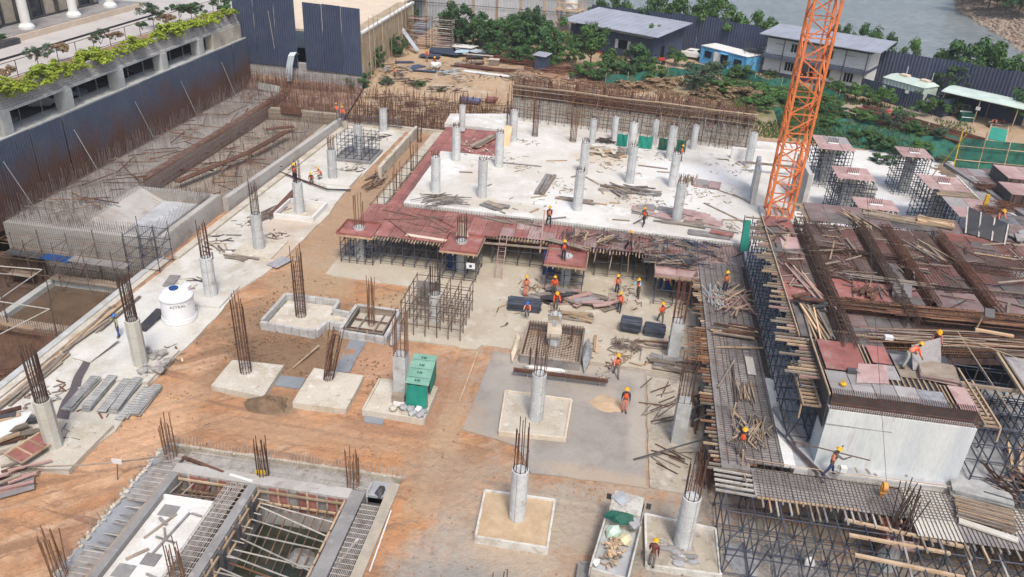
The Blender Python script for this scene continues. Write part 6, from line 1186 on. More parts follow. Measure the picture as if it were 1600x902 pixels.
def pad(label,pts,h,z0=0,m='pad',rim=None,name='footing',cat='footing',inset=.0):
 P_=[tuple(p[:2]) for p in pts];cx=sum(p[0] for p in P_)/len(P_);cy=sum(p[1] for p in P_)/len(P_);t=thing(name,label,cat,(cx,cy,z0))
 b=MB();b.prism(ragged(P_,1.0,.03,int(cx*9)),z0-.15,z0+h);part('body',b,m,t)
 if rim:
  for i in range(len(P_)):a,c=V(*P_[i],z0+h*.55),V(*P_[(i+1)%len(P_)],z0+h*.55);stick('edge_form',a,c,.12,h+.18,rim,t)
 return t
def pxp(z,*pts):return[at(px,py_,z) for px,py_ in pts]
LC=[(-28.9,30.3,3.3,3.5,True,'octagonal pale column with long dark bars, nearest the camera on the left floor'),(-28.8,38.6,3.5,3.5,True,'tapering pale column with dark bars rising from rubble by the water tank'),(-28.9,48.1,3.3,3.0,False,'pale round column with thin bars just behind the white water tank'),(-29.0,56.6,3.2,3.2,False,'pale round column with dark bars in the middle of the left floor'),(-28.7,64.6,3.1,2.2,False,'pale round column with a worker at its head, in a white kerb square'),(-28.8,73.7,3.2,1.6,False,'pale round column beside the two crouching workers'),(-28.6,81.4,3.6,1.2,False,'pale column inside the dark scaffold cage'),(-28.7,91.0,2.8,1.4,False,'slim pale column at the far end of the left floor')]
for x,y,h,bars,sq,lb in LC:
 column(x,y,.1,h,.92,lb,bars,18 if sq else 10,False,'column' if not sq else 'colcream','rustdark' if bars>3.1 else 'rust',group='columns along the left floor',ties=6,barw=.33,splay=.05,sides=8 if sq else 20)
pad('footing under the nearest left column, strewn with scrap',[(-31,28.3),(-26.9,28.6),(-26.9,32.6),(-31,32.4)],.22,.1);pad('rubble strewn footing of the tapering left column',[(-30.8,36.6),(-27.3,36.8),(-27.3,40.7),(-30.8,40.5)],.2,.1,'pcc')
pad('rough footing of the column behind the water tank',[(-30.5,46.5),(-27.5,46.5),(-27.5,50.0),(-30.5,50)],.15,.1,'pcc');pad('tan footing of the middle left column',[(-30.6,54.9),(-27.2,54.9),(-27.2,58.4),(-30.6,58.4)],.12,.1)
t=pad('square footing ringed by a raised white kerb',[(-30.4,62.9),(-26.8,62.9),(-26.8,66.6),(-30.4,66.6)],.1,.1,'pad')
for a,c in(((-30.4,62.9),(-26.8,62.9)),((-26.8,62.9),(-26.8,66.6)),((-26.8,66.6),(-30.4,66.6)),((-30.4,66.6),(-30.4,62.9))):stick('kerb',(*a,.35),(*c,.35),.18,.5,'white',t)
pad('flat square footing beside the crouching workers',[(-30.9,71.9),(-26.4,71.9),(-26.4,75.8),(-30.9,75.8)],.2,.1,'pcc')
scaffold('column_scaffold','dark scaffold cage around the far left column on a grey base',-30.4,79.6,.1,-26.8,83.2,2.6,5,4,4,'scaf',None,.06,over=.5);pad('grey base slab under the far left scaffold cage',[(-30.8,79.0),(-26.5,79.0),(-26.5,83.6),(-30.8,83.6)],.22,.1,'greycon')
q=V(-28.9,44.0,.1);q=at(281,497,.1);q.z=.1
t=thing('water_tank','large white plastic water tank with a navy lid on the left floor','tank',q);b=MB();b.lathe([(1.16,0),(1.2,.05),(1.2,.28),(1.13,.34),(1.12,1.75),(1.17,1.8),(1.17,1.9),(1.1,2.0),(.8,2.28),(.45,2.42),(.3,2.45)],40,q);part('body',b,'tank',t,smooth=False)
b=MB()
for z in(.3,1.78):b.cyl(q+V(0,0,z),q+V(0,0,z+.035),1.205 if z<1 else 1.175,n=40,cap=False)
part('moulded_line',b,'greyfence',t)
b=MB();b.cyl(q+V(-.02,-.1,2.43),q+V(-.02,-.1,2.53),.32,n=18);part('lid',b,'blue',t);part('spout',MB().box(q.x+.35,q.y+.2,q.z+2.2,q.x+.85,q.y+.75,q.z+2.5),'tank',t)
cu=bpy.data.curves.new('lettering','FONT');cu.body='ASTRAL';cu.size=.30;cu.space_character=1.05;to=bpy.data.objects.new('lettering',cu);col.objects.link(to);dg=bpy.context.evaluated_depsgraph_get();me=bpy.data.meshes.new_from_object(to.evaluated_get(dg),depsgraph=dg);bpy.data.objects.remove(to)
a0=math.atan2(-q.y,-q.x)-.50
def wrap(me,a0,z0,r):
 for v in me.vertices:a=a0+v.co.x/r;v.co=Vector((r*math.cos(a),r*math.sin(a),z0+v.co.y))
me.materials.clear();me.materials.append(M['plydark']);wrap(me,a0,1.38,1.135);link('lettering',me,t)
b=MB()
for i in range(6):a=a0+1.12+i*.05;b.v+=[(1.135*math.cos(a),1.135*math.sin(a),1.44),(1.135*math.cos(a),1.135*math.sin(a),1.47)]
b.f=[(2*i,2*i+2,2*i+3,2*i+1) for i in range(5)];link('printed_dash',b.mesh('dash','greycon'),t)
for k,(px,py_,nx,nz_,L,a_,lb) in enumerate([(130,618,1,5,3.4,97,'steel deck board stack nearest the dark strip, leftmost of the row'),(156,618,1,6,3.4,97,'second steel deck board stack from the dark strip, the whitest'),(180,621,1,4,3.3,96,'third steel deck board stack, slightly fanned'),(199,621,1,6,3.4,96,'tallest steel deck board stack in the row'),(211,631,1,2,3.2,95,'low steel deck board stack right of the tallest'),(229,628,1,4,2.9,94,'rightmost steel deck board stack at the edge of the orange earth')]):
 q=at(px,py_,.1);t=stack('board_stack',lb,'boards',q,nx,nz_,L,.52,.06,['deckboard'],a_,'board','steel deck board stacks',jit=1.6)
 b=MB();a=R(a_);d=V(math.cos(a),math.sin(a),0);n=V(-d.y,d.x,0);zt=.1+.06*1.03*nz_+.012+.01
 for i in range(13):c=q+d*(L*.92*(i/12-.5));b.beam(V(c.x,c.y,zt)-n*.2,V(c.x,c.y,zt)+n*.2,.05,.02)
 part('rib',b,'greycon',t)
t=thing('tarpaulin_strip','long dark brown tarpaulin strip lying along the left floor','tarpaulin',at(110,620,.1));b=MB();A,B_=at(90,668,.1),at(140,562,.1)
for i in range(13):
 c=A.lerp(B_,i/12)
 for j in range(4):b.v.append((c.x-.4+j*.27*(1-.4*i/12)+.06*math.sin(i*1.3),c.y,.13+.05*abs(math.sin(i*1.1+j*1.7))))
b.f=[(i*4+j,(i+1)*4+j,(i+1)*4+j+1,i*4+j+1) for i in range(12) for j in range(3)];part('cloth',b,'darkcloth',t)
t=thing('rubble','heap of broken concrete lumps around the tapering left column','rubble',(-27.6,39.2,.1));rg=random.Random(5)
for i in range(34):a=rg.uniform(-1.2,2.4);r_=rg.uniform(.7,1.7);b=MB();b.rock((-28.7+r_*math.cos(a),38.7+r_*math.sin(a)*.9,.3+rg.uniform(0,.3)),rg.uniform(.14,.34),rg);part('lump',b,'rock',t)
for lb,px,py_,w_,l_,a_,m_,th in(('pale bent sheet leaning by the phoning worker',150,548,1.5,2.6,80,'pcc',.3),('flat grey board by the tank scaffold',268,440,.8,1.7,100,'plygrey',.1),('dark slatted board stack beside the phoning worker',237,503,.8,2.6,88,'plydark',.3),('grey metal sheet lying in the corner pond of cement',437,411,1.1,1.8,70,'greybag',.08)):
 q=at(px,py_,.12);t=thing('sheet',lb,'sheet',q);a=R(a_);d=V(math.cos(a),math.sin(a),0)*l_/2;b=MB();b.beam(q-d+V(0,0,.05),q+d+V(0,0,th),w_,.05);part('plate',b,m_,t)
t=thing('red_form','red shuttering panel of three bays with timber frame at the left edge','formwork',at(38,700,.5));A,B_,C_=at(8,712,.75),at(62,678,.75),at(48,722,.55);d=(B_-A);n=V(d.y,-d.x,0).normalized()*1.25
b=MB();b.plate(A,A+n+V(0,0,-.1),B_+n+V(0,0,-.1),B_,.04);part('board',b,'ply',t)
for f in(0,.33,.67,1):stick('rib',A.lerp(B_,f)+V(0,0,.08),A.lerp(B_,f)+n+V(0,0,-.02),.09,.08,'timber',t)
for k in(V(0,0,.08),n+V(0,0,-.02)):stick('rib',A+k,B_+k,.09,.08,'timber',t)
heap('scrap_heap','pile of red edged boards and dark forms at the left picture edge','scrap',at(14,685,.1),18,2.4,.3,.12,['plydark','oldwood','rust','timber','ply'],40,(1.6,1.2),10,'board',None,5,jit=10)
heap('scrap_heap','rusty tangle of cut bars behind the nearest left column','scrap',at(112,682,.1),60,1.1,.04,.04,['rust','rebar'],0,(1.0,.6),12,'rebar',None,4,'cyl',jit=50)
heap('scrap_heap','brown battens scattered below the nearest left column','battens',at(68,708,.1),14,2.4,.08,.06,['rust','oldwood'],-12,(1.0,.5),3,'batten',None,2,jit=12)
heap('scrap_heap','red brown form ribs piled at the lower left edge','forms',at(10,750,.1),18,2.0,.12,.1,['oldwood','rust','pinkrust'],48,(1.0,1.0),4,'rib',None,4,jit=10)
q=at(18,768,.12);t=thing('sheet','grey purple sheet lying on pale cement at the lower left edge','sheet',q);b=MB();b.beam(q+V(-1,-.5,0),q+V(.7,.8,.05),1.1,.05);part('plate',b,'plygrey',t)
heap('scrap_heap','grey bar and batten scatter left of the white kerb square','battens',at(418,338,.1),20,3.0,.1,.06,['oldwood','rebar'],62,(1.0,1.2),4,'batten',None,2,jit=20);stick('rust_board',at(424,336,.3),at(462,296,.3),.6,.08,'rust',thing('rust_board','long rusty channel lying beside the white kerb square','channel',at(440,318,.1)))
heap('scrap_heap','loose bars lying in front of the middle left column','battens',at(345,395,.1),12,1.6,.1,.06,['plydark','oldwood'],-20,(1.6,.8),3,'batten',None,1,jit=25);heap('scrap_heap','boards lying beside the footing of the middle left column','planks',at(372,402,.1),8,2.4,.2,.06,['oldwood','pad'],-8,(.8,.6),2,'plank',None,2)
heap('plank_heap','battens along the kerb of the pit beside the phoning worker','planks',at(160,505,.15),9,5.5,.16,.07,['oldwood','pad','timber'],88,(.5,1.5),1,'plank',None,2,jit=3);heap('plank_heap','long battens along the pit kerb near the picture edge','planks',at(60,590,.15),8,5.5,.16,.07,['oldwood','pad','timber'],89,(.45,1.5),1,'plank',None,2,jit=3)
b=MB();q=at(8,672,.1);b.rock(q+V(0,0,.25),1.0,random.Random(8),(1.2,1.8,.35));part('cloth',b,'white',thing('white_sheet','crumpled white sheet at the left picture edge','sheet',q))
t=thing('steel_channel','long steel channel lying past the two crouching workers','channel',at(470,288,.2));stick('bar',at(432,267,.3),at(512,296,.35),.14,.12,'rust',t);stick('bar',at(512,296,.35),at(548,297,.2),.12,.12,'plydark',t)
t=thing('low_wall','low tan block wall along the trench left of the red strip','wall',(-24.4,82,0))
for k in range(13):y=75.6+k*1.15;cube('block',-24.6,y,-.05,-24.2,y+1.1,1.25+.03*(k%3),'pad',t)
b=MB();b.box(-22.6,66,-.1,-21.6,92,.35);part('ledge',b,'pad',thing('trench_ledge','brown earth edged concrete ledge along the trench by the red strip','ledge',(-22,80,0)))
heap('scrap_heap','brown batten heap in the trench left of the red strip','battens',at(585,285,.1),26,1.8,.1,.08,['oldwood','rust'],75,(.8,2.0),6,'batten',None,3,jit=25)
pad('footing with the tallest leaning bar cage, beside the blue grey strip',pxp(.4,(363,562),(443,571),(411,620),(330,602)),.4);pad('footing with the bent over bar cage in the middle',pxp(.4,(490,575),(568,587),(541,640),(457,629)),.4)
pad('footing under the green tarpaulin shelter',pxp(.35,(593,594),(683,607),(662,657),(567,642)),.35,rim='pad')
pad('footing draped in pale sheeting on the grey slab',pxp(.3,(790,612),(893,626),(883,686),(780,676)),.3,rim='cloth');pad('footing with white rim and brown sand top',pxp(.35,(758,768),(867,783),(855,858),(743,840)),.35,m='sand',rim='whitestain')
pad('grey footing with white kerb, with a worker on its edge',pxp(.25,(1008,805),(1118,828),(1126,900),(1010,884)),.25,m='grubby',rim='whitestain');pad('concrete footing at the bottom edge beside the truck',pxp(.4,(906,881),(982,892),(984,925),(900,915)),.45,m='greycon',rim='greycon')
column(-21.9,39.1,.35,0,.8,'leaning dark bar cage on the leftmost orange earth footing',6.0,12,lean=(-.02,.02),ties=12,barw=.34,bm='rust');column(-16.6,39.5,.35,0,.8,'bent over bundle of rusty bars on the middle footing',4.2,14,lean=(.16,.1),ties=9,barw=.3,splay=.3,bm='rust')
column(-11.6,38.9,.35,3.1,.9,'square grey column beside the green tarpaulin shelter',3.1,12,True,'column','rustlite',ties=4,barw=.36)
column(-3.1,38.5,.3,3.3,.85,'pale round column rising from the sheeted footing on the grey slab',3.2,9,ties=2,splay=.12,bm='rust');column(-3.0,30.1,.35,3.2,.85,'pale round column on the white rimmed sand footing',3.3,9,ties=2,splay=.08,bm='rust')
column(5.4,30.1,.25,3.15,.92,'white round column with lettered band on the grey footing by the worker',2.6,9,ties=2,splay=.12,bm='rust')
column(5.4,38.6,.1,2.9,.92,'octagonal grey column left of the grey deck, nearest the long pole',3.2,9,True,'concrete','rust',ties=3,splay=.1);column(5.3,47.7,.1,2.9,.92,'grey column with dense rusty bars left of the grey deck',3.3,14,True,'concrete','rustred',ties=4,splay=.1)
column(-21.4,46.9,.15,0,.8,'tall upright bar cage in the larger block walled pit',5.9,12,ties=16,barw=.36,bm='rust');column(-16.1,46.9,.15,0,.7,'splayed bar cage in the smaller block walled pit',4.4,10,ties=4,barw=.25,splay=.25,bm='rustlite')
column(-11.9,48.7,.1,2.2,.9,'short column inside the tan scaffold cage',2.5,14,ties=3,bm='rustdark')
column(-3.0,47.2,.1,2.6,.85,'column wrapped in a flapping tan cloth inside the form pit',.5,6,ties=0)
b=MB()
for i in range(9):
 z=.9+i*.24;o=.12*math.sin(i*.9);b.v+=[(-3.45-.05*i/8,46.75-o,z),(-2.6+.15*math.sin(i*.6),46.7-o,z+.1)]
b.f=[(2*i,2*i+1,2*i+3,2*i+2) for i in range(8)];part('cloth',b,'cloth',thing('cloth_wrap','tan cloth hanging from the column in the form pit','cloth',(-3,46.8,.2)))
column(-3.0,24.4,.1,0,.7,'rusty bar cage cut by the bottom edge below the sand footing',2.4,8,ties=1,splay=.15,barw=.4)
def blockwall(label,pts,h,bl=.62,th=.24,z0=0,seed=0,m='blocklite'):
 t=thing('block_pit_wall',label,'wall',(pts[0][0],pts[0][1],z0));rg=random.Random(seed)
 for i in range(len(pts)-1):
  a,c=Vector(pts[i]),Vector(pts[i+1]);L=(c-a).length;d=(c-a)/L;n=max(1,round(L/bl))
  for k in range(2):
   for j in range(n):
    p,q=a+d*(L*j/n+.015),a+d*(L*(j+1)/n-.015);o=rg.uniform(-.02,.02);nrm=Vector((d.y,-d.x))*o;zc=z0+h*(k+.5)/2;stick('block',(p.x+nrm.x,p.y+nrm.y,zc),(q.x+nrm.x,q.y+nrm.y,zc),th,h/2-.015,m,t)
 return t
blockwall('low pale block wall around the larger dug footing pit',[(-23.5,44.8),(-19.3,44.5),(-19.1,45.9),(-17.9,45.9)],.62,seed=1);blockwall('low pale block wall along the far sides of the larger footing pit',[(-23.5,45.1),(-23.4,49.0),(-19.3,49.0),(-19.2,47.6),(-17.8,47.5)],.62,seed=2)
t=thing('sand_floor','silty bed of the larger footing pit','floor',(-21,47,0));b=MB();b.prism(ragged([(-23.3,45),(-19.4,44.8),(-19.2,46.1),(-17.8,46.1),(-17.8,47.4),(-19.4,47.5),(-19.5,48.8),(-23.2,48.8)],1,.03,3),-.1,.16);part('bed',b,'pad',t)
blockwall('low pale block wall around the smaller square footing pit',[(-17.8,45.0),(-14.5,44.8),(-14.5,48.6),(-17.8,48.7),(-17.8,45.3)],.62,seed=4)
t=thing('pit_form','dark timber form frame inside the smaller footing pit','formwork',(-16.1,46.8,.1))
b=MB();b.box(-17.6,45.15,-.1,-14.65,48.5,.14);part('bed',b,'pad',t)
for a,c in(((-17.5,45.25),(-14.7,45.1)),((-14.75,45.15),(-14.75,48.4)),((-17.5,48.4),(-14.75,48.35)),((-17.5,45.25),(-17.5,48.4))):stick('form_board',(*a,.4),(*c,.4),.05,.5,'plydark' if a[1]<46 else 'oldwood',t);stick('rail',(*a,.62),(*c,.62),.1,.1,'oldwood',t)
for k in range(2):stick('batten',(-17.4,46+k*1.2,.3),(-14.8,45.9+k*1.2,.32),.08,.08,'rust',t);stick('batten',(-16.8+k*1.2,45.3,.36),(-16.7+k*1.2,48.2,.36),.08,.08,'oldwood',t)
for x in(-16.9,-15.8):stick('stake',(x,45.05,.1),(x,45.0,.85),.08,.08,'timber',t)
b=MB();b.rock((-14.0,46.2,.2),.9,random.Random(3),(.5,1.9,.35));part('cloth',b,'greybag',thing('grey_sheet','crumpled grey sheet along the smaller footing pit','sheet',(-14,46,0)))
scaffold('column_scaffold','large tan tube scaffold cage around the short column on the beige floor',-13.7,46.3,.1,-9.5,50.6,2.75,6,5,3,'scafbrown',None,.075,over=.1,lv0=.9)
pad('pale square base under the large scaffold cage',[(-14.1,45.6),(-9.1,45.6),(-9.1,51.2),(-14.1,51.2)],.06,.05,'beige');cube('panel',-13.6,50.0,.9,-11.8,50.06,2.5,'greycon',thing('shutter_board','grey form panel leaning inside the scaffold cage','panel',(-12.7,50,.1)))
t=thing('form_pit','square form pit with rusty bar mesh and ragged sheeting','formwork',(-3,46.8,0))
b=MB();b.box(-5,44.7,-.1,-1.1,49,.11);part('bed',b,'mudbed',t)
for a,c in(((-5.0,44.6),(-1.0,44.5)),((-1.0,44.5),(-1.0,49.0)),((-5,49),(-1,49)),((-5,44.6),(-5,49))):stick('form_board',(*a,.35),(*c,.35),.08,.7,'plygrey',t);stick('rail',(*a,.72),(*c,.72),.14,.08,'oldwood',t)
sg=[]
for i in range(20):sg+=[((-4.9+i*.2,44.7,.3),(-4.9+i*.2,48.9,.3)),((-4.9+i*.2,48.9,.3),(-4.9+i*.2,48.9,1.0)),((-4.9,44.8+i*.21,.33),(-1.1,44.8+i*.21,.33)),((-4.9,44.8+i*.21,.3),(-4.9,44.8+i*.21,.95))]
for z in(.6,.9):sg+=[((-4.9,48.9,z),(-1.1,48.9,z)),((-4.9,44.7,z),(-4.9,48.9,z))]
rods(t,'mesh_bar',sg,.02,'rust','stuff')
for x,y in((-4.3,44.5),(-1.8,48)):stick('stake',(x,y,0),(x,y,1.4),.1,.1,'rust',t)
for c,r_,s_,m_,lb in(((-.6,46.4,.3),1.0,(.35,2.0,.45),'greybag','crumpled grey sheeting on the right side of the form pit'),((-5.5,46.4,.25),.9,(.3,2.2,.4),'cloth','crumpled pale sheeting on the left side of the form pit'),((-3.2,44.0,.2),.8,(2.4,.3,.3),'white','crumpled white sheeting along the front of the form pit')):b=MB();b.rock(c,r_,random.Random(int(c[0]*9)),s_);part('cloth',b,m_,thing('sheeting',lb,'sheet',c))
t=thing('tarp_shelter','teal tarpaulin shelter roofed with four pale mint sheets','shelter',(-10.4,39.6,.35));Z0,Z1=.36,1.95
fl,fr,bl_,br=V(-11.05,38.05,0),V(-9.75,38.05,0),V(-11.35,41.2,0),V(-10.0,41.3,0);up=lambda p,z:V(p.x,p.y,z)
b=MB();n=7
for i in range(n+1):
 for j in range(4):c=fl.lerp(fr,i/n);b.v.append((c.x,c.y-.25*(1-j/3)+.05*math.sin(i*1.9+j),Z0+(Z1-.05-Z0)*j/3))
b.f=[(i*4+j,(i+1)*4+j,(i+1)*4+j+1,i*4+j+1) for i in range(n) for j in range(3)];part('front_sheet',b,'tarp',t,smooth=True)
b=MB();b.plate(up(bl_,Z0),up(fl,Z0),up(fl,Z1-.05),up(bl_,Z1-.05),.02);part('side_sheet',b,'tarp',t);b=MB();b.plate(up(fr.lerp(br,.35),Z0+.3),up(br,Z0),up(br,Z1-.05),up(fr.lerp(br,.2),Z1-.05),.02);part('side_sheet',b,'tarp',t);b=MB();b.plate(up(bl_,Z0),up(br,Z0),up(br,Z1-.05),up(bl_,Z1-.05),.02);part('rear_sheet',b,'tarp',t)
for k in range(4):
 a,c,d,e=fl.lerp(bl_,k/4),fr.lerp(br,k/4),fr.lerp(br,(k+1)/4),fl.lerp(bl_,(k+1)/4);ex=(c-a)*.06;z=Z1+.015*k+.02
 b=MB();b.plate(up(a-ex,z),up(c+ex,z-.02),up(d+ex,z-.02),up(e-ex,z+.02),.02);s=part('roof_sheet',b,'mintsheet',t)
 m_=(a+d)/2
 for dx in(-.14,.0,.1):cube('print',m_.x+dx-.04,m_.y-.12,z+.03,m_.x+dx+.03,m_.y+.1,z+.036,'net',t)
for p in(fl,fr,bl_,br):stick('pole',up(p,Z0),up(p,Z1),.06,.06,'oldwood',t,'cyl')
for k in range(3):stick('rope',up(fl.lerp(bl_,.2+.3*k),Z1+.09),up(fr.lerp(br,.2+.3*k),Z1+.07),.02,.02,'plydark',t,'cyl')
rg=random.Random(6)
for i,(dx,dy,m_) in enumerate([(-.2,-.55,'greybag'),(.25,-.6,'greybag'),(.75,-.5,'white'),(1.05,-.7,'greybag'),(.45,-.95,'greybag'),(-.75,-.75,'pad'),(.95,-1.05,'greybag')]):
 q=V(-10.9+dx,38.1+dy,.36);t=thing('cement_bag',['grey cement bag nearest the grey column','grey cement bag against the teal front sheet','torn white bag against the teal front sheet','grey bag at the right front corner of the shelter','grey bag lying in front of the others','tan bag beside the white basin','grey bag nearest the footing corner'][i],'bag',q,'bags by the tarpaulin shelter');b=MB();b.rock(q+V(0,0,.16),.3,rg,(.9,1,.6));part('sack',b,m_,t)
q=V(-11.5,37.9,.36);t=thing('basin','round white basin beside the grey column','basin',q);part('bowl',MB().lathe([(.22,0),(.34,.16),(.36,.17),(.3,.14)],16,q),'white',t)
cube('box',-12.0,38.05,.36,-11.2,38.4,.95,'oldwood',thing('crate','brown crate at the foot of the square grey column','crate',(-11.6,38.2,.36)))
def pipes_stack(label,c,nx,nz_,L,ang,m='scaf',d=.09):return stack('pipe_stack',label,'pipes',c,nx,nz_,L,d,d,[m],ang,'pipe')
pipes_stack('long stack of black props that a blue helmeted worker sits on',at(819,482,.1),8,5,2.5,1,d=.13);pipes_stack('stack of black steel props on trestles, left of the pair',at(985,513,.3),8,6,1.5,-4,d=.12);pipes_stack('stack of black steel props on the floor, right of the pair',at(1022,521,.1),8,5,1.5,-3,d=.12)
heap('plank_heap','orange brown plank stack behind the cloth wrapped column','planks',at(892,496,.1),10,3.0,.16,.09,['timber','timber','oldwood'],-3,(.4,.4),1,layers=4);heap('plank_heap','three fresh planks lying toward the camera','planks',at(930,538,.1),4,2.8,.16,.09,['freshwood','timber'],93,(.16,.1),0,layers=2,jit=1)
heap('board_heap','large untidy heap of grey and pink form boards below the deck','boards',at(908,470,.1),34,2.2,.45,.08,['plygrey','plypale','oldwood','plydark','pinkrust'],15,(2.4,1.0),9,'board',None,5,jit=28);heap('board_heap','loose grey boards and battens left of the form board heap','boards',at(852,465,.1),16,2.0,.2,.07,['oldwood','plygrey'],-8,(1.2,.9),3,'board',None,2,jit=18)
heap('batten_heap','pinkish battens leaning beside the form board heap','battens',at(942,472,.1),12,2.0,.09,.07,['timber','pinkrust'],66,(.5,.4),8,'batten',None,2,jit=9)
heap('bar_tangle','round tangle of rusty cut bars on the beige floor','bars',at(978,540,.1),70,1.0,.035,.035,['rust','oldwood','rebar'],0,(.9,.7),14,'rebar',None,4,'cyl',jit=60);heap('bar_tangle','thin loose battens left of the bar tangle','bars',at(985,560,.1),12,1.4,.06,.05,['oldwood','timber'],60,(1.2,.8),3,'batten',None,1,jit=40)
heap('board_heap','brown form boards at the foot of the dense bar column','boards',at(1052,572,.1),16,2.0,.45,.07,['oldwood','plypale','plygrey'],-5,(1.1,.8),4,'board',None,4,jit=14);heap('plank_heap','rust brown planks behind the foot of the dense bar column','planks',at(1030,541,.1),8,2.6,.14,.08,['rust','oldwood','timber'],-3,(.8,.5),2,'plank',None,2,jit=5)
t=thing('girder','long dark brown lattice girder on short stakes across the grey slab','girder',at(876,587,.5));A,B_=at(803,577,.55),at(950,595,.55)
for o in((0,.0),(.22,0),(.11,.14),(.3,.12)):stick('bar',A+V(0,-o[0],o[1]),B_+V(0,-o[0],o[1]),.11,.1,'rust' if o[1] else 'oldwood',t)
for f in(.15,.55,.92):c=A.lerp(B_,f);stick('stake',(c.x,c.y-.1,.1),(c.x,c.y-.1,1.0),.06,.06,'tube',t,'cyl')
q=at(950,632,.1);b=MB();b.mound(q,1.3,1.1,.13,5,18);part('pile',b,'sand',thing('sand_heap','small tan sand heap on the grey slab near a worker','sand',q),smooth=True)
stick('pole',at(990,718,.2),at(1135,676,1.6),.1,.1,'plydark',thing('long_pole','long dark pole slanting from the grey slab up to the grey deck','pole',at(990,718,.2)),'cyl')
t=thing('survey_line','thin plank strip lying along the edge of the orange earth','plank',(-8,42.5,0));stick('plank',(-8.0,45.4,.06),(-8.05,39.4,.06),.12,.1,'timber',t)
stick('batten',(-19.4,40.6,.1),(-18.6,43.2,.35),.12,.06,'timber',thing('batten','single pale batten lying on the brown dug earth','batten',(-19,42,.1)))
c=(-19.3,36.6,.02);b=MB();b.mound(c,1.35,1.1,.55,3);part('pile',b,'mud2',thing('earth_heap','small heap of dark dug earth between two footings','earth',c))
t=thing('cable','brown cable strung from the left edge over a small sign post','cable',at(180,720,1));P_=[at(18,730,.3),at(70,729,.8),at(130,727,1.0),at(183,722,1.15),at(225,717,.9),at(262,712,.8)]
for a,c in zip(P_,P_[1:]):stick('run',a,c,.09,.09,'oldwood',t,'cyl')
q=at(184,750,.0);t=thing('sign_post','small white sign on a stake carrying the cable','sign',q);stick('post',q,at(183,722,1.15),.05,.05,'rust',t,'cyl');s=at(183,722,1.2);cube('board',s.x-.28,s.y-.04,1.1,s.x+.28,s.y,1.4,'white',t)
t=thing('small_truck','small white tipper truck seen from behind, its tray loaded with scrap','truck',(2.2,28.6,.05));T=Matrix.Translation((2.15,28.7,.03))@Matrix.Rotation(R(-9),4,'Z')
def tb_(name,m_,*boxes,lab=None):
 b=MB()
 for bx in boxes:b.box(*bx)
 b.v=[tuple(T@Vector(v)) for v in b.v];return part(name,b,m_,t,label=lab)
tb_('chassis','plydark',(-.5,-2.3,.5,.5,2.6,.72));tb_('bed','greyslab',(-.85,-2.3,.95,.85,.95,1.05))
tb_('side_wall','whitetruck',(-.93,-2.35,.85,-.84,1.0,1.5));tb_('side_wall','whitetruck',(.84,-2.35,.85,.93,1.0,1.5));tb_('tailgate','whitetruck',(-.83,-2.42,.8,.83,-2.33,1.45));tb_('headboard','whitetruck',(-.83,.96,.95,.83,1.03,1.75))
cb=MB();cb.hexa([tuple(T@Vector(v)) for v in[(-.82,1.15,.6),(.82,1.15,.6),(.82,2.85,.6),(-.82,2.85,.6),(-.78,1.15,2.0),(.78,1.15,2.0),(.74,2.5,2.0),(-.74,2.5,2.0)]]);cab=part('cab',cb,'whitetruck',t)
tb_('rear_window','glass',(-.5,1.12,1.45,.5,1.145,1.85));tb_('side_window','glass',(.775,1.4,1.35,.81,2.3,1.8));tb_('bumper','plydark',(-.8,-2.5,.5,.8,-2.43,.72));tb_('plate','lidy',(-.25,-2.52,.55,.25,-2.505,.68))
for x in(-.62,.62):
 for y in(-1.4,2.0):
  w_=MB();w_.cyl((x-.14,y,.36),(x+.14,y,.36),.36,n=16);w_.v=[tuple(T@Vector(v)) for v in w_.v];part('wheel',w_,'black',t)
for x in(-1.02,1.02):m2=MB();m2.box(x-.12,2.45,1.35,x+.12,2.5,1.7);m2.v=[tuple(T@Vector(v)) for v in m2.v];part('mirror',m2,'plydark',t)
def ttop(x,y,z):return T@Vector((x,y,z))
t2=thing('wood_scrap','brown wood scraps heaped in the truck tray','scrap',ttop(-.2,-.9,1.06));rg=random.Random(9)
for i in range(90):
 x,y=rg.gauss(-.15,.2),rg.gauss(-.85,.6)
 if abs(x)>.7 or not-2.2<y<.6:continue
 z=1.1+.38*math.exp(-((x+.15)/.4)**2-((y+.8)/.8)**2);a=rg.uniform(0,3.14);l=rg.uniform(.08,.2);c=ttop(x,y,z);stick('scrap',c-V(l*math.cos(a),l*math.sin(a),0),c+V(l*math.cos(a),l*math.sin(a),rg.uniform(-.05,.1)),.08,.06,rg.choice(('timber','timber','oldwood','freshwood')),t2)
for(x,y,z,r_,s_,m_,nm,lb) in((-.35,.35,1.35,.42,(.9,1,.8),'mintcl','mint_bag','pale mint bag behind the truck cab'),(.3,.1,1.3,.42,(.9,1.1,.7),'creamy','cream_sack','cream sack in the truck tray beside the mint bag'),(-.1,.95,1.75,.55,(1.5,.7,.5),'net','green_net','bundled green net behind the truck cab'),(.55,1.0,1.65,.5,(.8,.9,.6),'greybag','grey_tarp','grey tarpaulin bundle at the right of the truck cab'),(-.3,2.0,2.05,.4,(1.2,1.2,.3),'greyfence','grey_cover','grey cover on the truck cab roof'),(-.72,-1.75,1.2,.22,(1,1,.9),'white','white_pot','white pot in the rear corner of the truck tray')):
 c=ttop(x,y,z);b=MB();b.rock(c,r_,random.Random(int(r_*99+x*10)),s_);part('cloth',b,m_,thing(nm,lb,nm.split('_')[1],c))
t=thing('black_sheeting','torn grey black sheeting at the foot of the lettered white column','sheet',(5.0,28.6,.28));rg=random.Random(12)
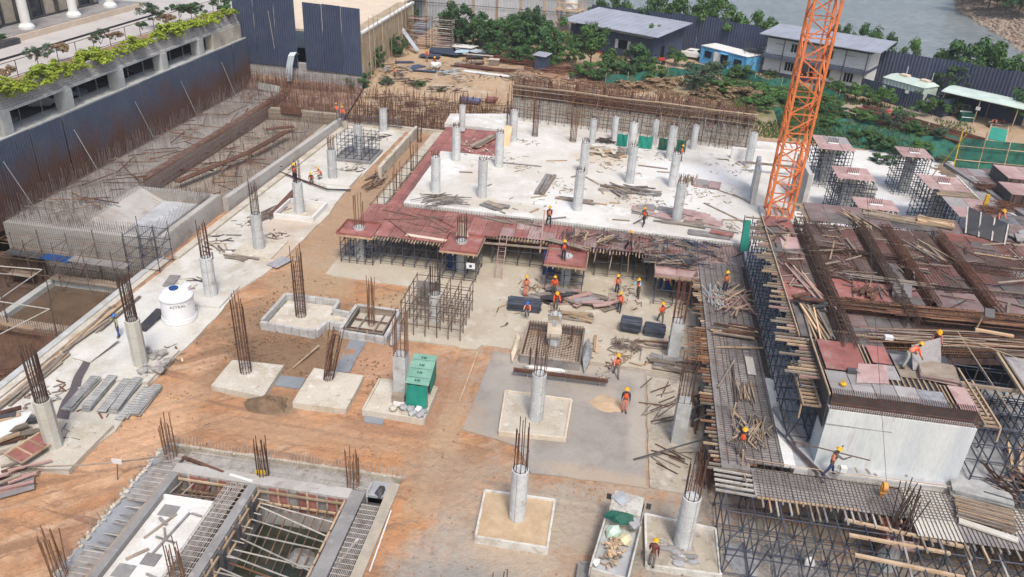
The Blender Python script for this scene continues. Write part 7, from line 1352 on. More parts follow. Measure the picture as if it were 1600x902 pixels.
for i in range(16):q=at(1045+rg.gauss(8,14)+i*1.6,845+i*2.6+rg.gauss(0,5),.3);b=MB();b.rock(q,rg.uniform(.12,.3),rg,(rg.uniform(.8,2),rg.uniform(.5,1.1),.45));part('scrap',b,rg.choice(('greybag','greycon','greybag')),t)
q=at(1160,875,.05);b=MB();b.rock(q+V(0,0,.02),.9,random.Random(3),(1.0,1.4,.12));part('cloth',b,'greybag',thing('grey_sheet','blue grey plastic sheet lying right of the white kerb','sheet',q))
for px,py_,lb in((1240,880,'grey crushed stone spread under the front scaffold'),):
 q=at(px,py_,.02);t=thing('stone_heap',lb,'gravel',q);b=MB();b.mound(q,1.9,1.3,.16,px,18);part('mound',b,'gravel',t,smooth=True);b=MB();rg=random.Random(px)
 for i in range(160):a=rg.uniform(0,6.28);r_=1.9*math.sqrt(rg.random());b.rock((q.x+r_*math.cos(a),q.y+r_*math.sin(a),.03+.14*max(0,1-r_/1.8)),rg.uniform(.03,.08),rg)
 part('stone',b,'gravel',t,'stuff')
q=at(1262,885,.2);b=MB();b.rock(q+V(0,0,.2),.26,random.Random(15),(1.1,.5,1.5));part('sack',b,'white',thing('white_bag','white bag standing on the crushed stone','bag',q))
heap('batten_heap','thin bars and battens lying between the grey slab and the octagonal column','battens',at(1030,625,.1),16,2.0,.05,.05,['oldwood','rust','rebar'],40,(.9,2.2),3,'batten',None,2,jit=40)
heap('batten_heap','thin bars lying beside the foot of the long dark pole','battens',at(1045,720,.1),10,1.8,.05,.05,['oldwood','rust'],-20,(1.0,1.0),2,'batten',None,1,jit=25)
heap('bar_bundle','bunch of rusty bars standing against the corner of the long grey deck','bars',at(1105,738,.1),26,2.6,.05,.05,['rustred','rust'],84,(.5,.5),75,'rebar',None,2,'cyl',jit=8)
heap('plank_heap','dark planks leaning beside the octagonal column under the deck joists','planks',at(1092,640,.1),14,2.2,.14,.08,['oldwood','rust','plydark'],80,(.5,1.6),20,'plank',None,3,jit=25)
for i,(px,py_,a_,lb) in enumerate(((300,445,60,'boards and offcuts lying around the column behind the water tank'),(345,375,30,'offcuts strewn on the white floor right of the raft block'),(470,320,-10,'offcuts strewn before the white kerb square'),(540,270,20,'offcuts strewn right of the crouching workers'),(590,215,5,'dark boards lying behind the far scaffold cage'))):
 heap('scrap_heap',lb,'offcuts',at(px,py_,.1),14,1.3,.1,.05,['oldwood','plydark','rebar','pad'],a_,(1.3,1.3),2,'offcut',None,1,jit=45,seed=i)
for i,(px,py_,n,a_,ms,lb) in enumerate(((640,118,22,10,['rust','plydark','oldwood'],'tangled bars and boards at the yard edge above the slope'),(700,128,18,-10,['oldwood','pad','rust'],'offcuts strewn on the yard below the navy strips'),(690,112,12,20,['plydark','oldwood','bluesheet'],'scattered dark offcuts beside the white sack'),(810,122,26,-8,['rust','rustlite','oldwood'],'rusty bars strewn right of the long white sheet'),(620,108,14,60,['oldwood','rust','tube'],'poles and offcuts at the foot of the tan wall'))):
 q=at(px,py_,YZ);heap('scrap_heap',lb,'scrap',(q.x,q.y,yard_z(q.x,q.y)+.05),n,2.2,.14,.07,ms,a_,(2.2,1.4),6,'scrap',None,2,jit=50,seed=i)
for px,py_,r_,k,lb in((600,128,1.0,'grey','left end of the brown slope'),(655,132,1.0,'green','middle of the brown slope'),(690,138,.8,'grey','right part of the brown slope'),(640,145,.8,'straw','foot of the brown slope')):
 q=at(px,py_,3.2);q.z=yard_z(q.x,q.y);bush(q,r_,r_*.7,k,'%s weed clump on the %s'%(TN[k],lb))
 # ================================================================== formwork pit at the bottom left
t=thing('foundation_pit','large walled foundation pit with bar mats and murky water, bottom left','pit',(-16.5,26,-3))
part('bed',MB().box(-23.5,12,-3.4,-9.5,32.2,-2.9),'mud',t);part('water',MB().box(-17.0,12.1,-2.88,-12.05,29.9,-2.62),'water',t)
part('sloped_face',MB().hexa([(-23.4,12,-1.2),(-22.35,12,-1.2),(-22.35,31.9,-1.2),(-23.4,31.9,-1.2),(-23.4,12,.02),(-23.35,12,.02),(-23.35,31.9,.02),(-23.4,31.9,.02)]),'bluecon',t)
for i in range(9):y=22.4+i*.62;stick('tie_pipe',(-23.0,y+.1,-.3-.05*(i%3)),(-21.8,y,-.08),.05,.05,'oldwood',t,'cyl')
part('ledge_bed',MB().box(-22.36,12,-3,-21.9,31.9,-1.0),'greycon',t);part('ledge_bed',MB().box(-21.9,30.8,-3,-9.7,32.1,-.5),'concrete',t);part('ledge_bed',MB().box(-11.2,12,-3,-10.16,30.8,-.85),'plydark',t)
part('inner_wall',MB().box(-21.95,12,-3,-21.5,30.0,-.04),'greycon',t);part('inner_wall',MB().box(-21.95,30.03,-3,-12.0,30.75,-.02),'raftcon',t);part('inner_wall',MB().box(-17.5,12,-3,-17.02,30.0,-.06),'greycon',t);part('inner_wall',MB().box(-12.0,12,-3,-11.25,30.7,-.03),'greycon',t)
part('outer_wall',MB().box(-10.15,12,-3,-9.58,31.5,.1),'tanblock',t);part('outer_wall',MB().box(-23.4,31.98,-3,-9.58,32.15,.05),'grubby',t)
part('corner_slab',MB().box(-11.2,30.8,-1,-10.16,31.96,-.35),'bluecon',t)
part('plate',MB().box(-21.48,22.9,-1.3,-18.75,28.4,-.35),'slab',t);part('plate_upstand',MB().box(-21.5,28.41,-1.3,-18.75,28.55,-.2),'white',t);part('plate_front',MB().box(-21.48,22.6,-1.3,-18.75,22.89,-.25),'greyslab',t)
for x0,y0 in((-21.2,27.2),(-21.2,23.2)):part('recess',MB().box(x0,y0,-.349,x0+.9,y0+.8,-.34),'greycon',t)
part('dark_bed',MB().box(-21.5,28.56,-3,-17.5,30.02,-2.2),'mud',t)
rg=random.Random(61)
sg=[]
for i in range(15):x=-23.1+i*.075;sg.append(((x,12,-.14+.01*(i%2)),(x,24.3,-.14)));sg.append(((x,27.7,-.14),(x,31.6,-.14)))
for i in range(60):y=12+i*.33;sg.append(((-23.2,y,-.12),(-21.93,y,-.12))) if y<24.6 or y>27.8 else None
for i in range(14):x=-18.68+i*.095;sg.append(((x,12,-.1+.02*(i%3)),(x+rg.uniform(-.04,.04),29.9,-.1)))
for i in range(56):y=12.3+i*.32;sg.append(((-18.7,y,-.06),(-17.5,y+rg.uniform(-.04,.04),-.06)))
for i in range(13):y=30.82+i*.09;sg.append(((-21.8,y,-.16+.02*(i%2)),(-11.3,y+rg.uniform(-.03,.03),-.16)))
for i in range(34):x=-21.7+i*.32;sg.append(((x,30.8,-.13),(x,32,-.13)))
for i in range(11):x=-11.15+i*.085;sg.append(((x,12,-.12),(x,29.9,-.12)))
for i in range(54):y=12.3+i*.33;sg.append(((-11.2,y,-.09),(-10.2,y,-.09)))
for i in range(70):x=-23.2+i*.195;sg.append(((x,32.12,-.2),(x+rg.uniform(-.05,.05),32.2,.55+rg.uniform(-.2,.2))))
for i in range(60):y=13+i*.31;sg.append(((-23.38,y,-.2),(-23.45,y+rg.uniform(-.1,.1),.45+rg.uniform(-.2,.2))))
rods(t,'mat_bar',sg,.024,'matbar','stuff')
def face_forms(x0,y0,x1,y1,n,z0=-1.5,z1=-.12,m='ply'):
 a,c=Vector((x0,y0)),Vector((x1,y1));d=(c-a).normalized();nrm=Vector((d.y,-d.x))
 for i in range(n):
  p,q=a.lerp(c,i/n)+d*.02,a.lerp(c,(i+1)/n)-d*.02;b=MB();b.plate((*p,z0),(*q,z0),(*q,z1),(*p,z1),.03);part('shutter',b,m if i%3 else 'plygrey',t)
  s=p+nrm*.08;stick('soldier',(s.x,s.y,z0),(s.x,s.y,z1+.12),.1,.08,rg.choice(('timber','oldwood')),t)
 for z in(z1-.15,z0+.45):p,q=a+nrm*.16,c+nrm*.16;stick('waler',(*p,z),(*q,z),.09,.11,'timber',t)
face_forms(-16.95,29.98,-12.05,29.98,9);face_forms(-21.45,29.99,-17.55,29.99,7)
face_forms(-16.98,22.5,-16.98,29.9,10,m='plygrey');face_forms(-12.05,29.9,-12.05,22.5,10,m='plydark')
for y in(23.5,25.2,26.9,28.5):cube('clamp',-16.9,y,-1.3,-16.6,y+.28,-.05,'plydark',t)
for i in range(8):y=22.6+i*1.0;stick('wall_tie',(-16.9,y,-.6),(-16.2,y-.05,-.62),.06,.06,'tube',t,'cyl')
for(y0,y1,z) in((29.2,27.9,-.7),(28.4,27.7,-.9),(27.0,25.7,-.8),(26.4,26.1,-1.0),(25.0,23.9,-.8),(24.9,24.6,-1.0),(29.6,29.1,-.9),(27.6,27.4,-1.1),(25.8,24.9,-.75),(24.2,24.0,-1.1),(23.8,22.8,-.8),(22.9,22.4,-.9)):stick('strut',(-16.7,y0,z),(-12.2,y1,z-.1),.085,.085,'tube',t,'cyl')
stick('strut',(-16.8,25.9,-1.4),(-12.3,25.1,-1.5),.1,.1,'rustlite',t,'cyl')
for i in range(9):x=-16.6+i*.5;stick('strut',(x,29.8,-.9),(x-.35,27.0-.4*(i%3),-2.4),.07,.07,rg.choice(('scafbrown','rustlite')),t,'cyl')
for i in range(12):x=-21.3+i*.33;stick('strut',(x,29.9,-.5),(x-.45,28.0,-.6),.07,.07,rg.choice(('scafbrown','tube','rustlite')),t,'cyl')
stick('strut',(-21.3,28.9,-.5),(-17.6,29.2,-.45),.08,.08,'scafbrown',t,'cyl')
for i in range(7):y=22.5+i*.95;stick('tie_pipe',(-23.1,y+.2,-.35),(-21.7,y,-.1),.07,.07,'tube',t,'cyl');stick('tie_pipe',(-22.4,y+.5,-.6),(-21.8,y+.45,-.5),.06,.06,'rustlite',t,'cyl')
for k in range(2):stick('waler',(-22.0-.12*k,22.2,-.1-.15*k),(-21.98-.12*k,29.5,-.1-.15*k),.08,.1,'timber',t);stick('waler',(-17.6,22.2,-.15),(-17.6,29.8,-.12),.08,.1,'timber',t)
stick('waler',(-12.15,22.2,-.1),(-12.12,29.9,-.1),.1,.1,'timber',t)
stick('channel',(-21.9,31.2,.0),(-18.9,30.5,-.1),.16,.14,'rust',t);stick('channel',(-18.8,30.45,-.05),(-17.4,30.2,-.05),.16,.1,'white',t)
stick('pipe',(-10.6,27.5,-.1),(-11.5,25.6,-.8),.16,.16,'tube',t,'cyl')
for(c,rr,hh) in(((-15.5,25.2,-2.65),1.4,.35),((-13.9,27.9,-2.65),.9,.3),((-12.8,24.8,-2.65),.6,.3)):b=MB();b.mound(c,rr,rr*.8,hh,c[0]);part('rubble',b,'greycon',t)
part('sunk_block',MB().box(-15.6,25.0,-2.7,-14.3,26.2,-2.35),'greycon',t)
b=MB()
for i in range(150):y=12.5+i*.128;b.rock((-23.4+rg.uniform(-.12,.14),y,.02),rg.uniform(.05,.14),rg)
for i in range(80):x=-23.2+i*.17;b.rock((x,32.1+rg.uniform(-.1,.1),.02),rg.uniform(.03,.09),rg)
part('rim_chip',b,'pad',t,'stuff')
for a,c in(((-9.5,29.5),(-9.35,25.5)),):stick('loose_hose',(*a,.08),(*c,.08),.08,.08,'white',t,'cyl')
t=thing('dark_bag','black bag lying on the blue grey corner slab of the pit','bag',(-10.6,31.3,-.35));b=MB();b.mound((-10.6,31.2,-.35),.3,.5,.3,2);part('cloth',b,'plydark',t)
t=thing('pit_scrap','timber offcuts and a grey board lying on the white plate of the pit','scrap',(-20,25.5,-.35))
for a,c,w_ in(((-20.9,25.6),(-20.2,27.4),.1),((-20.0,24.6),(-19.6,27.6),.1),((-20.4,25.8),(-19.3,25.6),.08),((-20.3,26.4),(-19.9,25.8),.1),((-21.0,24.2),(-20.3,25.0),.14),((-20.9,27.0),(-20.3,26.6),.14),((-19.5,27.6),(-18.9,27.5),.1),((-19.6,23.6),(-18.8,23.4),.1)):stick('offcut',(*a,-.28),(*c,-.26),w_,.08,rg.choice(('oldwood','plygrey')),t)
cube('board',-20.25,24.1,-.345,-19.5,24.8,-.28,'plygrey',t)
for(px,py_),lb,hb,sp in(((268,716),'rusty bar cage at the far left corner of the foundation pit',3.1,.06),((412,746),'slim rusty bar cage at the pit dividing wall, with a yellow strap',3.0,.08),((552,762),'rusty bar cage at the far right corner of the foundation pit',3.0,.08),((95,905),'rusty bar cage at the near left corner of the pit',3.2,.2),((278,905),'rusty bar cage standing through the near bar mat of the pit',2.6,.12)):
 q=at(px,py_,-.3);column(q.x,q.y,-.6,0,.8,lb,hb+.3,11,ties=6 if 'far' in lb else 3,splay=sp,barw=.32,bm='rustlite' if 'slim' not in lb else 'rust')
q=at(412,738,-.1);cube('strap',q.x-.3,q.y-.35,.05,q.x+.3,q.y-.28,.3,'lidy',thing('strap','yellow strap tied around the slim bar cage of the pit','strap',q))
# ================================================================== right hand side: decks at two levels
L1,L2=3.0,7.0
t=thing('side_deck','long grey plywood deck under a dense bar mesh, left of the upper decks','formwork',(8.8,46,L1))
panels(t,7.1,33.9,10.4,57.8,L1-.12,['plygrey','plygrey','plygrey2'],1.1,2.4,jig=.006)
joists(t,7.0,9,33,57.6,L1-.2,74,['oldwood','timber','rustlite','oldwood'],'x',over=.8);
for i in range(15):y=43.2+i*.29;stick('rebar',(5.5+.4*(i%3),y,L1-.1),(8.2,y+.05,L1-.1),.06,.06,'rustorange',t,'cyl')
for x in(5.9,6.3,6.7):stick('rebar',(x,43.0,L1-.15),(x,47.4,L1-.15),.06,.06,'rustorange',t,'cyl')
stick('edge_batten',(7.15,33.9,L1-.05),(7.2,57.6,L1-.05),.12,.06,'plygrey',t)
sg=[];rg=random.Random(71)
for i in range(122):y=33.8+i*.197;sg.append(((7.25,y,L1-.04),(10.9,y+rg.uniform(-.05,.05),L1-.04)))
for i in range(8):x=7.5+i*.45;sg.append(((x,33.5,L1-.02),(x,57.6,L1-.02)))
rods(t,'mesh_bar',sg,.02,'rebar','stuff')
t=thing('front_deck','grey plywood deck with bar mesh along the front edge of the upper floor','formwork',(15,33,L1))
panels(t,8.6,31.3,16.0,33.4,L1-.12,['plygrey','plygrey2'],1.8,1.3,jig=.006);panels(t,16.0,30.2,26.5,33.5,L1-.12,['plygrey2','plygrey','pcc'],2.2,1.3,jig=.006);panels(t,7.1,33.2,8.6,33.9,L1-.125,['plygrey'],1.5,.7)
for k in range(5):stick('joist',(6.7,31.5+k*.38,L1-.17),(8.8,31.4+k*.38,L1-.17),.1,.1,'tube',t)
joists(t,16,26,30.2,33,L1-.2,26,['plygrey','oldwood','tube','timber'],over=1.0);joists(t,8.8,16,31.3,33,L1-.2,22,['plygrey','oldwood','tube','timber'],over=1.1);stick('edge_batten',(8.7,31.28,L1-.1),(13.6,31.4,L1-.1),.1,.08,'timber',t)
sg=[]
for i in range(88):x=8.9+i*.2;sg.append(((x,31.2 if x<16 else 30.1,L1-.04),(x+rg.uniform(-.04,.04),33.5,L1-.04)))
for i in range(11):y=31.35+i*.2;sg.append(((8.7,y,L1-.02),(26.5,y+.3,L1-.02)))
rods(t,'mesh_bar',sg,.02,'rebar','stuff');rods(t,'guard_cord',[((8.3,33.6,L1+.35),(13,33.6,L1+.25)),((13,33.6,L1+.25),(26,33.9,L1+.3)),((8.3,33.6,L1+.35),(7.6,40,L1+.3))],.025,'timber')
for p,q in(((8.2,33.5,L1-.1),(8.0,33.3,L1+1.1)),((8.3,33.5,L1-.5),(8.1,31.6,L1+.5)),((8.0,37.4,L1-.1),(8.0,37.4,L1+1.1))):stick('guard_post',p,q,.07,.07,'timber',t)
SD=dict(m='scaf')
scaffold('deck_scaffold','dark blue tube scaffold under the near half of the long grey deck',7.4,34.2,.05,10.5,45.5,2.8,3,9,3,r=.065,brace=6,**SD);scaffold('deck_scaffold','dark blue tube scaffold under the far half of the long grey deck',7.4,46.7,.05,10.5,57.5,2.8,3,9,3,r=.065,brace=6,**SD)
t=scaffold('deck_scaffold','dark blue braced tube scaffold under the front grey deck, left part',7.2,28.6,.05,15.0,33.4,2.8,7,4,3,r=.075,**SD)
for i in range(6):
 x=7.2+1.3*i;stick('brace',(x,28.6,.1),(x+.65,28.6,2.4),.065,.065,'scaf',t,'cyl');stick('brace',(x+.65,28.6,2.4),(x+1.3,28.6,.1),.065,.065,'scaf',t,'cyl');stick('brace',(x,30.2,.1),(x+1.3,30.2,2.6),.065,.065,'scaf',t,'cyl')
t=scaffold('deck_scaffold','dark blue braced tube scaffold under the front grey deck, right part',15.8,27.6,.05,26.0,33.4,2.8,9,4,3,r=.075,**SD)
for i in range(8):
 x=15.8+1.25*i;stick('brace',(x,27.6,.1),(x+.62,27.6,2.4),.065,.065,'scaf',t,'cyl');stick('brace',(x+.62,27.6,2.4),(x+1.25,27.6,.1),.065,.065,'scaf',t,'cyl');stick('brace',(x,29.6,.1),(x+1.25,29.6,2.6),.065,.065,'scaf',t,'cyl')
t=thing('front_walers','long pale timber walers and form joists laid over the front scaffold','timbers',(15,29.5,2.6))
for a,c in(((12.8,30.75),(18.3,30.1)),((12.8,29.75),(17.3,29.55)),((12.8,28.5),(17.5,28.15))):stick('waler',(*a,2.75),(*c,2.7),.16,.12,'timber',t)
for x in(15.1,17.9,19.4,20.6):stick('bearer',(x,27.6,2.66),(x+.3,30.8,2.66),.1,.1,'tube',t)
t=thing('column_head_form','small red box form around dark bars, over the front scaffold','formwork',(15.5,31.0,1.9))
cube('side_board',14.7,30.2,1.85,14.78,31.6,2.6,'ply',t);cube('side_board',16.1,30.2,1.85,16.18,31.6,2.6,'plypale',t);cube('side_board',14.79,30.2,1.85,16.09,30.28,2.4,'plypale',t);cube('side_board',14.79,31.52,1.85,16.09,31.6,2.6,'ply',t);cube('bed',14.79,30.29,1.86,16.09,31.51,1.92,'plypale',t)
column(15.4,30.9,.05,1.85,.95,'white column with a splay of dark bars in the small red form',3.6,16,ties=2,splay=.5,bm='rustdark',barw=.45)
t=thing('upper_deck','upper plywood deck with rusty beam cages, right half of the site','formwork',(18,48,L2));P3=['plydusk','ply2','plymid','plydusk']
panels(t,11.3,56.3,13.4,58.4,L2,['ply'],1.1,2.1);panels(t,11.3,53.3,13.4,56.3,L2,['plymid','plydusk','ply2'],1.1,1.7);panels(t,11.3,47.5,13.4,53.3,L2,P3,1.1,2.4);panels(t,11.3,44.6,13.4,47.5,L2,['ply'],1.1,1.5);panels(t,11.4,40.6,13.3,44.6,L2,['plydusk','ply2','plydusk'],1,1.5)
panels(t,14.3,49.3,17.8,52.9,L2-.3,P3,1.22,1.8,jig=.06);panels(t,14.3,53.5,17.8,57.8,L2-.02,P3,1.22,2.1,jig=.06);panels(t,14.3,45.8,19.8,48.6,L2,['ply','ply2','ply','plydusk'],1.8,1.4);panels(t,18.6,53.5,23.4,58.6,L2-.12,P3,1.22,2.4,jig=.08);panels(t,20.7,49.3,23.4,53.0,L2-.02,P3,1.3,2);panels(t,18.7,49.3,19.9,52.8,L2-.35,['plydusk'],1.2,2);panels(t,24.3,53.6,30.6,59.5,L2-.02,P3,1.5,2.0,jig=.1);panels(t,24.3,49.4,30.6,52.6,L2-.35,P3,1.5,1.6,jig=.1)
panels(t,24.3,46.5,27.5,49.0,L2,['plymid','ply2','plydusk'],1.4,2.4);panels(t,20.5,46.2,23.4,48.6,L2,['plydusk','plymid'],1.5,1.2);panels(t,14.3,41.6,18.6,44.6,L2-.3,['plydusk','plymid'],1.3,1.5);panels(t,13.4,40.3,16,41.6,L2-.1,['plydusk'],1.3,1.3)
panels(t,14.9,58.4,19.3,62.2,L2,['plymid','plymid','plydusk'],1.4,1.9,skip=.05);panels(t,19.3,58.8,26.4,61.6,L2-.01,['plymid','plydusk','plydusk'],1.8,1.4);panels(t,26.4,58,33,64,L2,['plydusk','plymid','plydusk'],1.8,1.9,skip=.1)
panels(t,30.6,48,36,58,L2-.02,['plydusk','plymid'],1.8,2.4,skip=.2)
joists(t,11.2,13,36.4,58.2,L2-.1,62,['timber','oldwood','oldwood','pinkrust'],'x',over=1.3,seed=4);joists(t,14.8,16,58.6,62.2,L2-.1,10,['timber','oldwood'],'x',over=.8);stick('edge_rail',(11.28,40.6,L2+.06),(11.26,58.4,L2+.06),.06,.1,'timber',t)
for y in(38,42,46,50,54,57.8):stick('bearer',(10.9,y,L2-.28),(30,y,L2-.28),.14,.18,'oldwood',t)
t=thing('bar_mesh','dark bar mesh laid over the grey panels of the upper deck','bars',(20,54,L2));sg=[]
for(x0,x1,y0,y1) in((14.3,17.8,53.4,58.0),(18.7,23.4,53.5,58.6),(14.3,17.6,49.6,52.8),(24.4,29.5,50.5,58.5),(20.7,23.3,49.5,52.8),(11.6,13.3,49,52)):
 n=int((x1-x0)/.22);m=int((y1-y0)/.24)
 sg+=[((x0+i*.22,y0,L2+.06),(x0+i*.22,y1,L2+.06)) for i in range(n)]+[((x0,y0+i*.24,L2+.08),(x1,y0+i*.24,L2+.08)) for i in range(m)]
rods(t,'bar',sg,.02,'rust','stuff')
def beam_cage(label,a,c,wd,z0,z1,m='rustdark',step=.09,nb=4,side=None,r=.018):
 a,c=Vector((*a,0)),Vector((*c,0));d=(c-a);L=d.length;d.normalize();n=Vector((-d.y,d.x,0))*wd/2;t=thing('beam_cage',label,'beam cage',((a.x+c.x)/2,(a.y+c.y)/2,z0));rg=random.Random(int(L*100));sg=[];Z=Vector((0,0,1))
 for i in range(int(L/step)):
  p=a+d*(i*step+rg.uniform(-.02,.02));zt=z1+rg.uniform(-.04,.06);sg+=[(p-n+Z*z0,p-n+Z*zt),(p+n+Z*z0,p+n+Z*zt),(p-n+Z*zt,p+n+Z*zt)]
 rods(t,'stirrup',sg,r,m,'stuff')
 for k in range(nb):
  for s in(-1,1):z=z0+.06+(z1-z0-.1)*k/(nb-1);stick('rebar',a+n*s*.93+Z*z-d*rg.uniform(0,.5),c+n*s*.93+Z*z+d*rg.uniform(0,.5),.05,.05,m,t,'cyl')
 b=MB();b.beam(a+Z*(z0-.3),c+Z*(z0-.3),wd*1.35,.04);part('soffit_board',b,'plydark',t)
 for s in(-1,1):b=MB();b.beam(a+n*s*1.32+Z*(z0-.12),c+n*s*1.32+Z*(z0-.12),.04,.4);part('side_board',b,'formbrown',t)
 return t
beam_cage('long dark beam cage running back along the left edge of the upper deck',(13.85,39.8),(13.85,57.5),.72,L2-.25,L2+.62,r=.019,step=.16)
beam_cage('second long dark beam cage of the upper deck',(18.25,43.5),(18.2,58.3),.62,L2-.35,L2+.55,r=.019,step=.16);beam_cage('third dark beam cage, close right of the second',(20.25,46),(20.2,58.4),.6,L2-.35,L2+.45,'rust',.15,r=.018);beam_cage('fourth dark beam cage at the right of the upper deck',(23.85,46),(23.75,58.0),.62,L2-.3,L2+.5,'rust',.15,r=.018)
beam_cage('thin cross beam cage at the back of the upper deck',(14.4,53.2),(27.2,52.9),.35,L2-.2,L2+.2,'rustdark',.16,2);beam_cage('thin cross beam cage behind the red panels of the upper deck',(14.4,49.0),(29,48.7),.4,L2-.3,L2+.2,'rustdark',.14,2);beam_cage('wide brown beam cage across the upper deck behind the white wall',(13.6,44.9),(28,45.2),1.0,L2-.5,L2+.35,'rust',.13,4);beam_cage('front brown beam cage nearest the worker with the grey panel',(13.8,40.9),(25.5,43.2),1.3,L2-.7,L2-.1,'rustlite',.15,4)
heap('bar_bundle','long brown bars lying along the wide beam cage','bars',(20.5,44.6,L2+.2),26,12,.07,.07,['rust','rustlite'],2,(3,.9),1,'rebar',None,3,'cyl',jit=2);heap('bar_bundle','long light brown bars behind the worker with the grey panel','bars',(20.2,42.0,L2-.05),24,9,.07,.07,['rustlite','rust','oldwood'],8,(2.5,.8),1,'rebar',None,3,'cyl',jit=3);heap('bar_bundle','grey bars lying along the thin cross beam by the red panels','bars',(17.5,48.9,L2+.15),12,6,.06,.06,['oldwood','rebar'],-2,(1.5,.3),1,'rebar',None,2,'cyl',jit=2)
scaffold('upper_scaffold','dark blue scaffold along the left side of the upper deck, near half',10.75,36.2,L1,13.0,46.5,L2-.35,3,10,5,r=.075,brace=4,**SD);scaffold('upper_scaffold','dark blue scaffold along the left side of the upper deck, far half',10.75,47.5,L1,13.0,57.8,L2-.35,3,10,5,r=.075,brace=4,**SD)
scaffold('upper_scaffold','dark blue scaffold right of the white wall, open to view',19.8,34.8,L1,26.5,42,L2-.5,6,6,4,r=.075,brace=8,**SD);scaffold('upper_scaffold','dark scaffold deep under the middle of the upper deck',14.5,46,L1,26,57,L2-.5,6,5,3,r=.06,**SD);scaffold('upper_scaffold','dark scaffold under the right end of the upper deck',27,46,L1,35,62,L2-.5,5,6,3,r=.06,**SD);scaffold('upper_scaffold','dark scaffold under the far edge of the upper deck by the crane',15.0,58.8,L1,26,62,L2-.4,9,3,5,r=.06,**SD)
t=thing('shade_stand_in','added dark sheet standing in for shade deep under the upper deck','screen',(20,44,3));part('sheet',MB().box(13.2,43.9,L1,26.4,44.0,L2-.6),'dark',t)  # added black sheet, its colour supplies the shade below the upper deck
t=thing('lift_wall','large white concrete wall with a dense band of rusty bars standing on top','wall',(15.5,35,L1))
part('body',MB().hexa([(11.95,34.5,2.98),(19.0,34.45,2.98),(19.0,36.0,2.98),(11.95,36.0,2.98),(11.95,34.5,6.42),(19.0,34.45,6.42),(19.0,36.0,6.42),(11.95,36.0,6.42)]),'wallwhite',t)
part('pour_line',MB().box(11.945,34.46,5.55,15.2,34.5,5.575),'greycon',t);part('backing',MB().box(12.0,34.9,6.43,18.95,34.95,7.15),'plydark',t)
sg=[];rg=random.Random(3)
for i in range(64):x=11.98+i*.1095;sg+=[((x,34.58,6.3),(x+rg.uniform(-.02,.02),34.62,7.2+rg.uniform(0,.06))),((x,34.62,7.15),(x+.02,35.3,7.24))]
for z in(6.5,6.6,6.7,6.82):sg.append(((11.95,34.55,z),(19.05,34.52,z)))
for i in range(24):y=34.6+i*.2;sg.append(((19.0,y,6.3),(19.0,y,7.2)))
rods(t,'bar',sg,.019,'rust','stuff')
t=thing('wall_form_top','deck of red, grey and silver panels with open gaps on top of the white wall','formwork',(15.5,37.5,7.1));Z=7.14
panels(t,12.1,37.2,14.3,40.2,Z,['ply'],2.2,3);panels(t,14.75,38.4,15.8,40.2,Z,['ply'],1,1.8);panels(t,12.0,34.9,14.2,37.1,Z-.02,['plygrey2'],1.1,1.1);panels(t,14.2,35.0,16.4,36.4,Z-.02,['silver','plygrey2'],1.1,1.4);panels(t,16.4,34.9,17.7,36.3,Z-.02,['silver'],1.3,1.4);panels(t,18.1,34.9,19.05,37.0,Z,['plypale'],.95,2.1);panels(t,15.9,37.3,17.4,39.6,Z-.015,['oldwood','plygrey'],1.5,1.2);panels(t,14.9,36.9,15.85,38.3,Z-.02,['plygrey2'],.95,1.4)
b=MB();b.plate((13.4,36.1,Z+.05),(15.1,36.4,Z+.05),(15.4,38.2,Z+.06),(13.9,38.0,Z+.06),.03);part('panel',b,'plypale',t)
part('void',MB().box(12.05,34.96,6.9,19.05,40.2,7.02),'plydark',t)
for i in range(10):x=15.1+i*.28;stick('joist',(x,36.35,Z-.05),(x,37.3,Z-.05),.07,.08,'timber',t)
for x in(14.4,14.62,17.78,17.98):stick('joist',(x,35 if x>16 else 37.2,Z-.03),(x,37 if x>16 else 40.2,Z-.03),.07,.08,'timber',t)
b=MB();b.plate((11.85,34.6,5.2),(11.85,40.2,5.2),(11.75,40.2,7.3),(11.75,34.6,7.3),.04);part('side_shutter',b,'plydark',t);stick('edge_rail',(11.75,34.5,7.36),(11.75,40.3,7.36),.07,.1,'timber',t);stick('edge_rail',(19.2,34.4,7.3),(19.15,38.6,7.3),.08,.12,'timber',t)
for k,(x0,x1,y0,y1,z) in enumerate(((10.7,11.7,35.0,38.8,6.2),(19.25,20.1,34.6,38.4,6.6))):
 for i in range(12):y=y0+(y1-y0)*i/11;stick('bracket',(x0,y,z),(x1,y,z),.08,.1,'timber',t)
 for x in(x0+.05,x1-.1):stick('bracket',(x,y0-.1,z+.1),(x,y1+.1,z+.1),.08,.1,'timber' if x<11 or x>19.9 else 'oldwood',t)
 stick('bracket',(x0 if k==0 else x1,y0,z),(x0 if k==0 else x1,y0-.1,z-.8),.08,.08,'timber',t)
stack('board_stack','stack of pink faced boards on the right end of the white wall form','boards',(17.9,37.9,7.18),1,6,1.9,1.5,.05,['plypale','oldwood','plypale'],-8,'board');t=thing('panel_held','grey panel tilted upright by the bending worker','panel',(17.4,38.7,7.2));b=MB();b.plate((16.7,38.0,7.2),(18.4,38.9,7.2),(18.2,39.6,8.5),(16.6,38.9,8.2),.03);part('board',b,'plygrey2',t)
for(px,py_,lb) in((1330,582,'small grey power tool lying on the white wall form'),(1388,530,'white bucket and wire on the deck behind the form panels')):
 q=at(px,py_,7.18);t=thing('hand_tool',lb,'tool',q);cube('case',q.x-.22,q.y-.15,q.z,q.x+.22,q.y+.15,q.z+.2,'plydark' if 'tool' in lb else 'white',t);stick('handle',q+V(.2,0,.2),q+V(.45,-.1,.1),.05,.05,'tube',t)
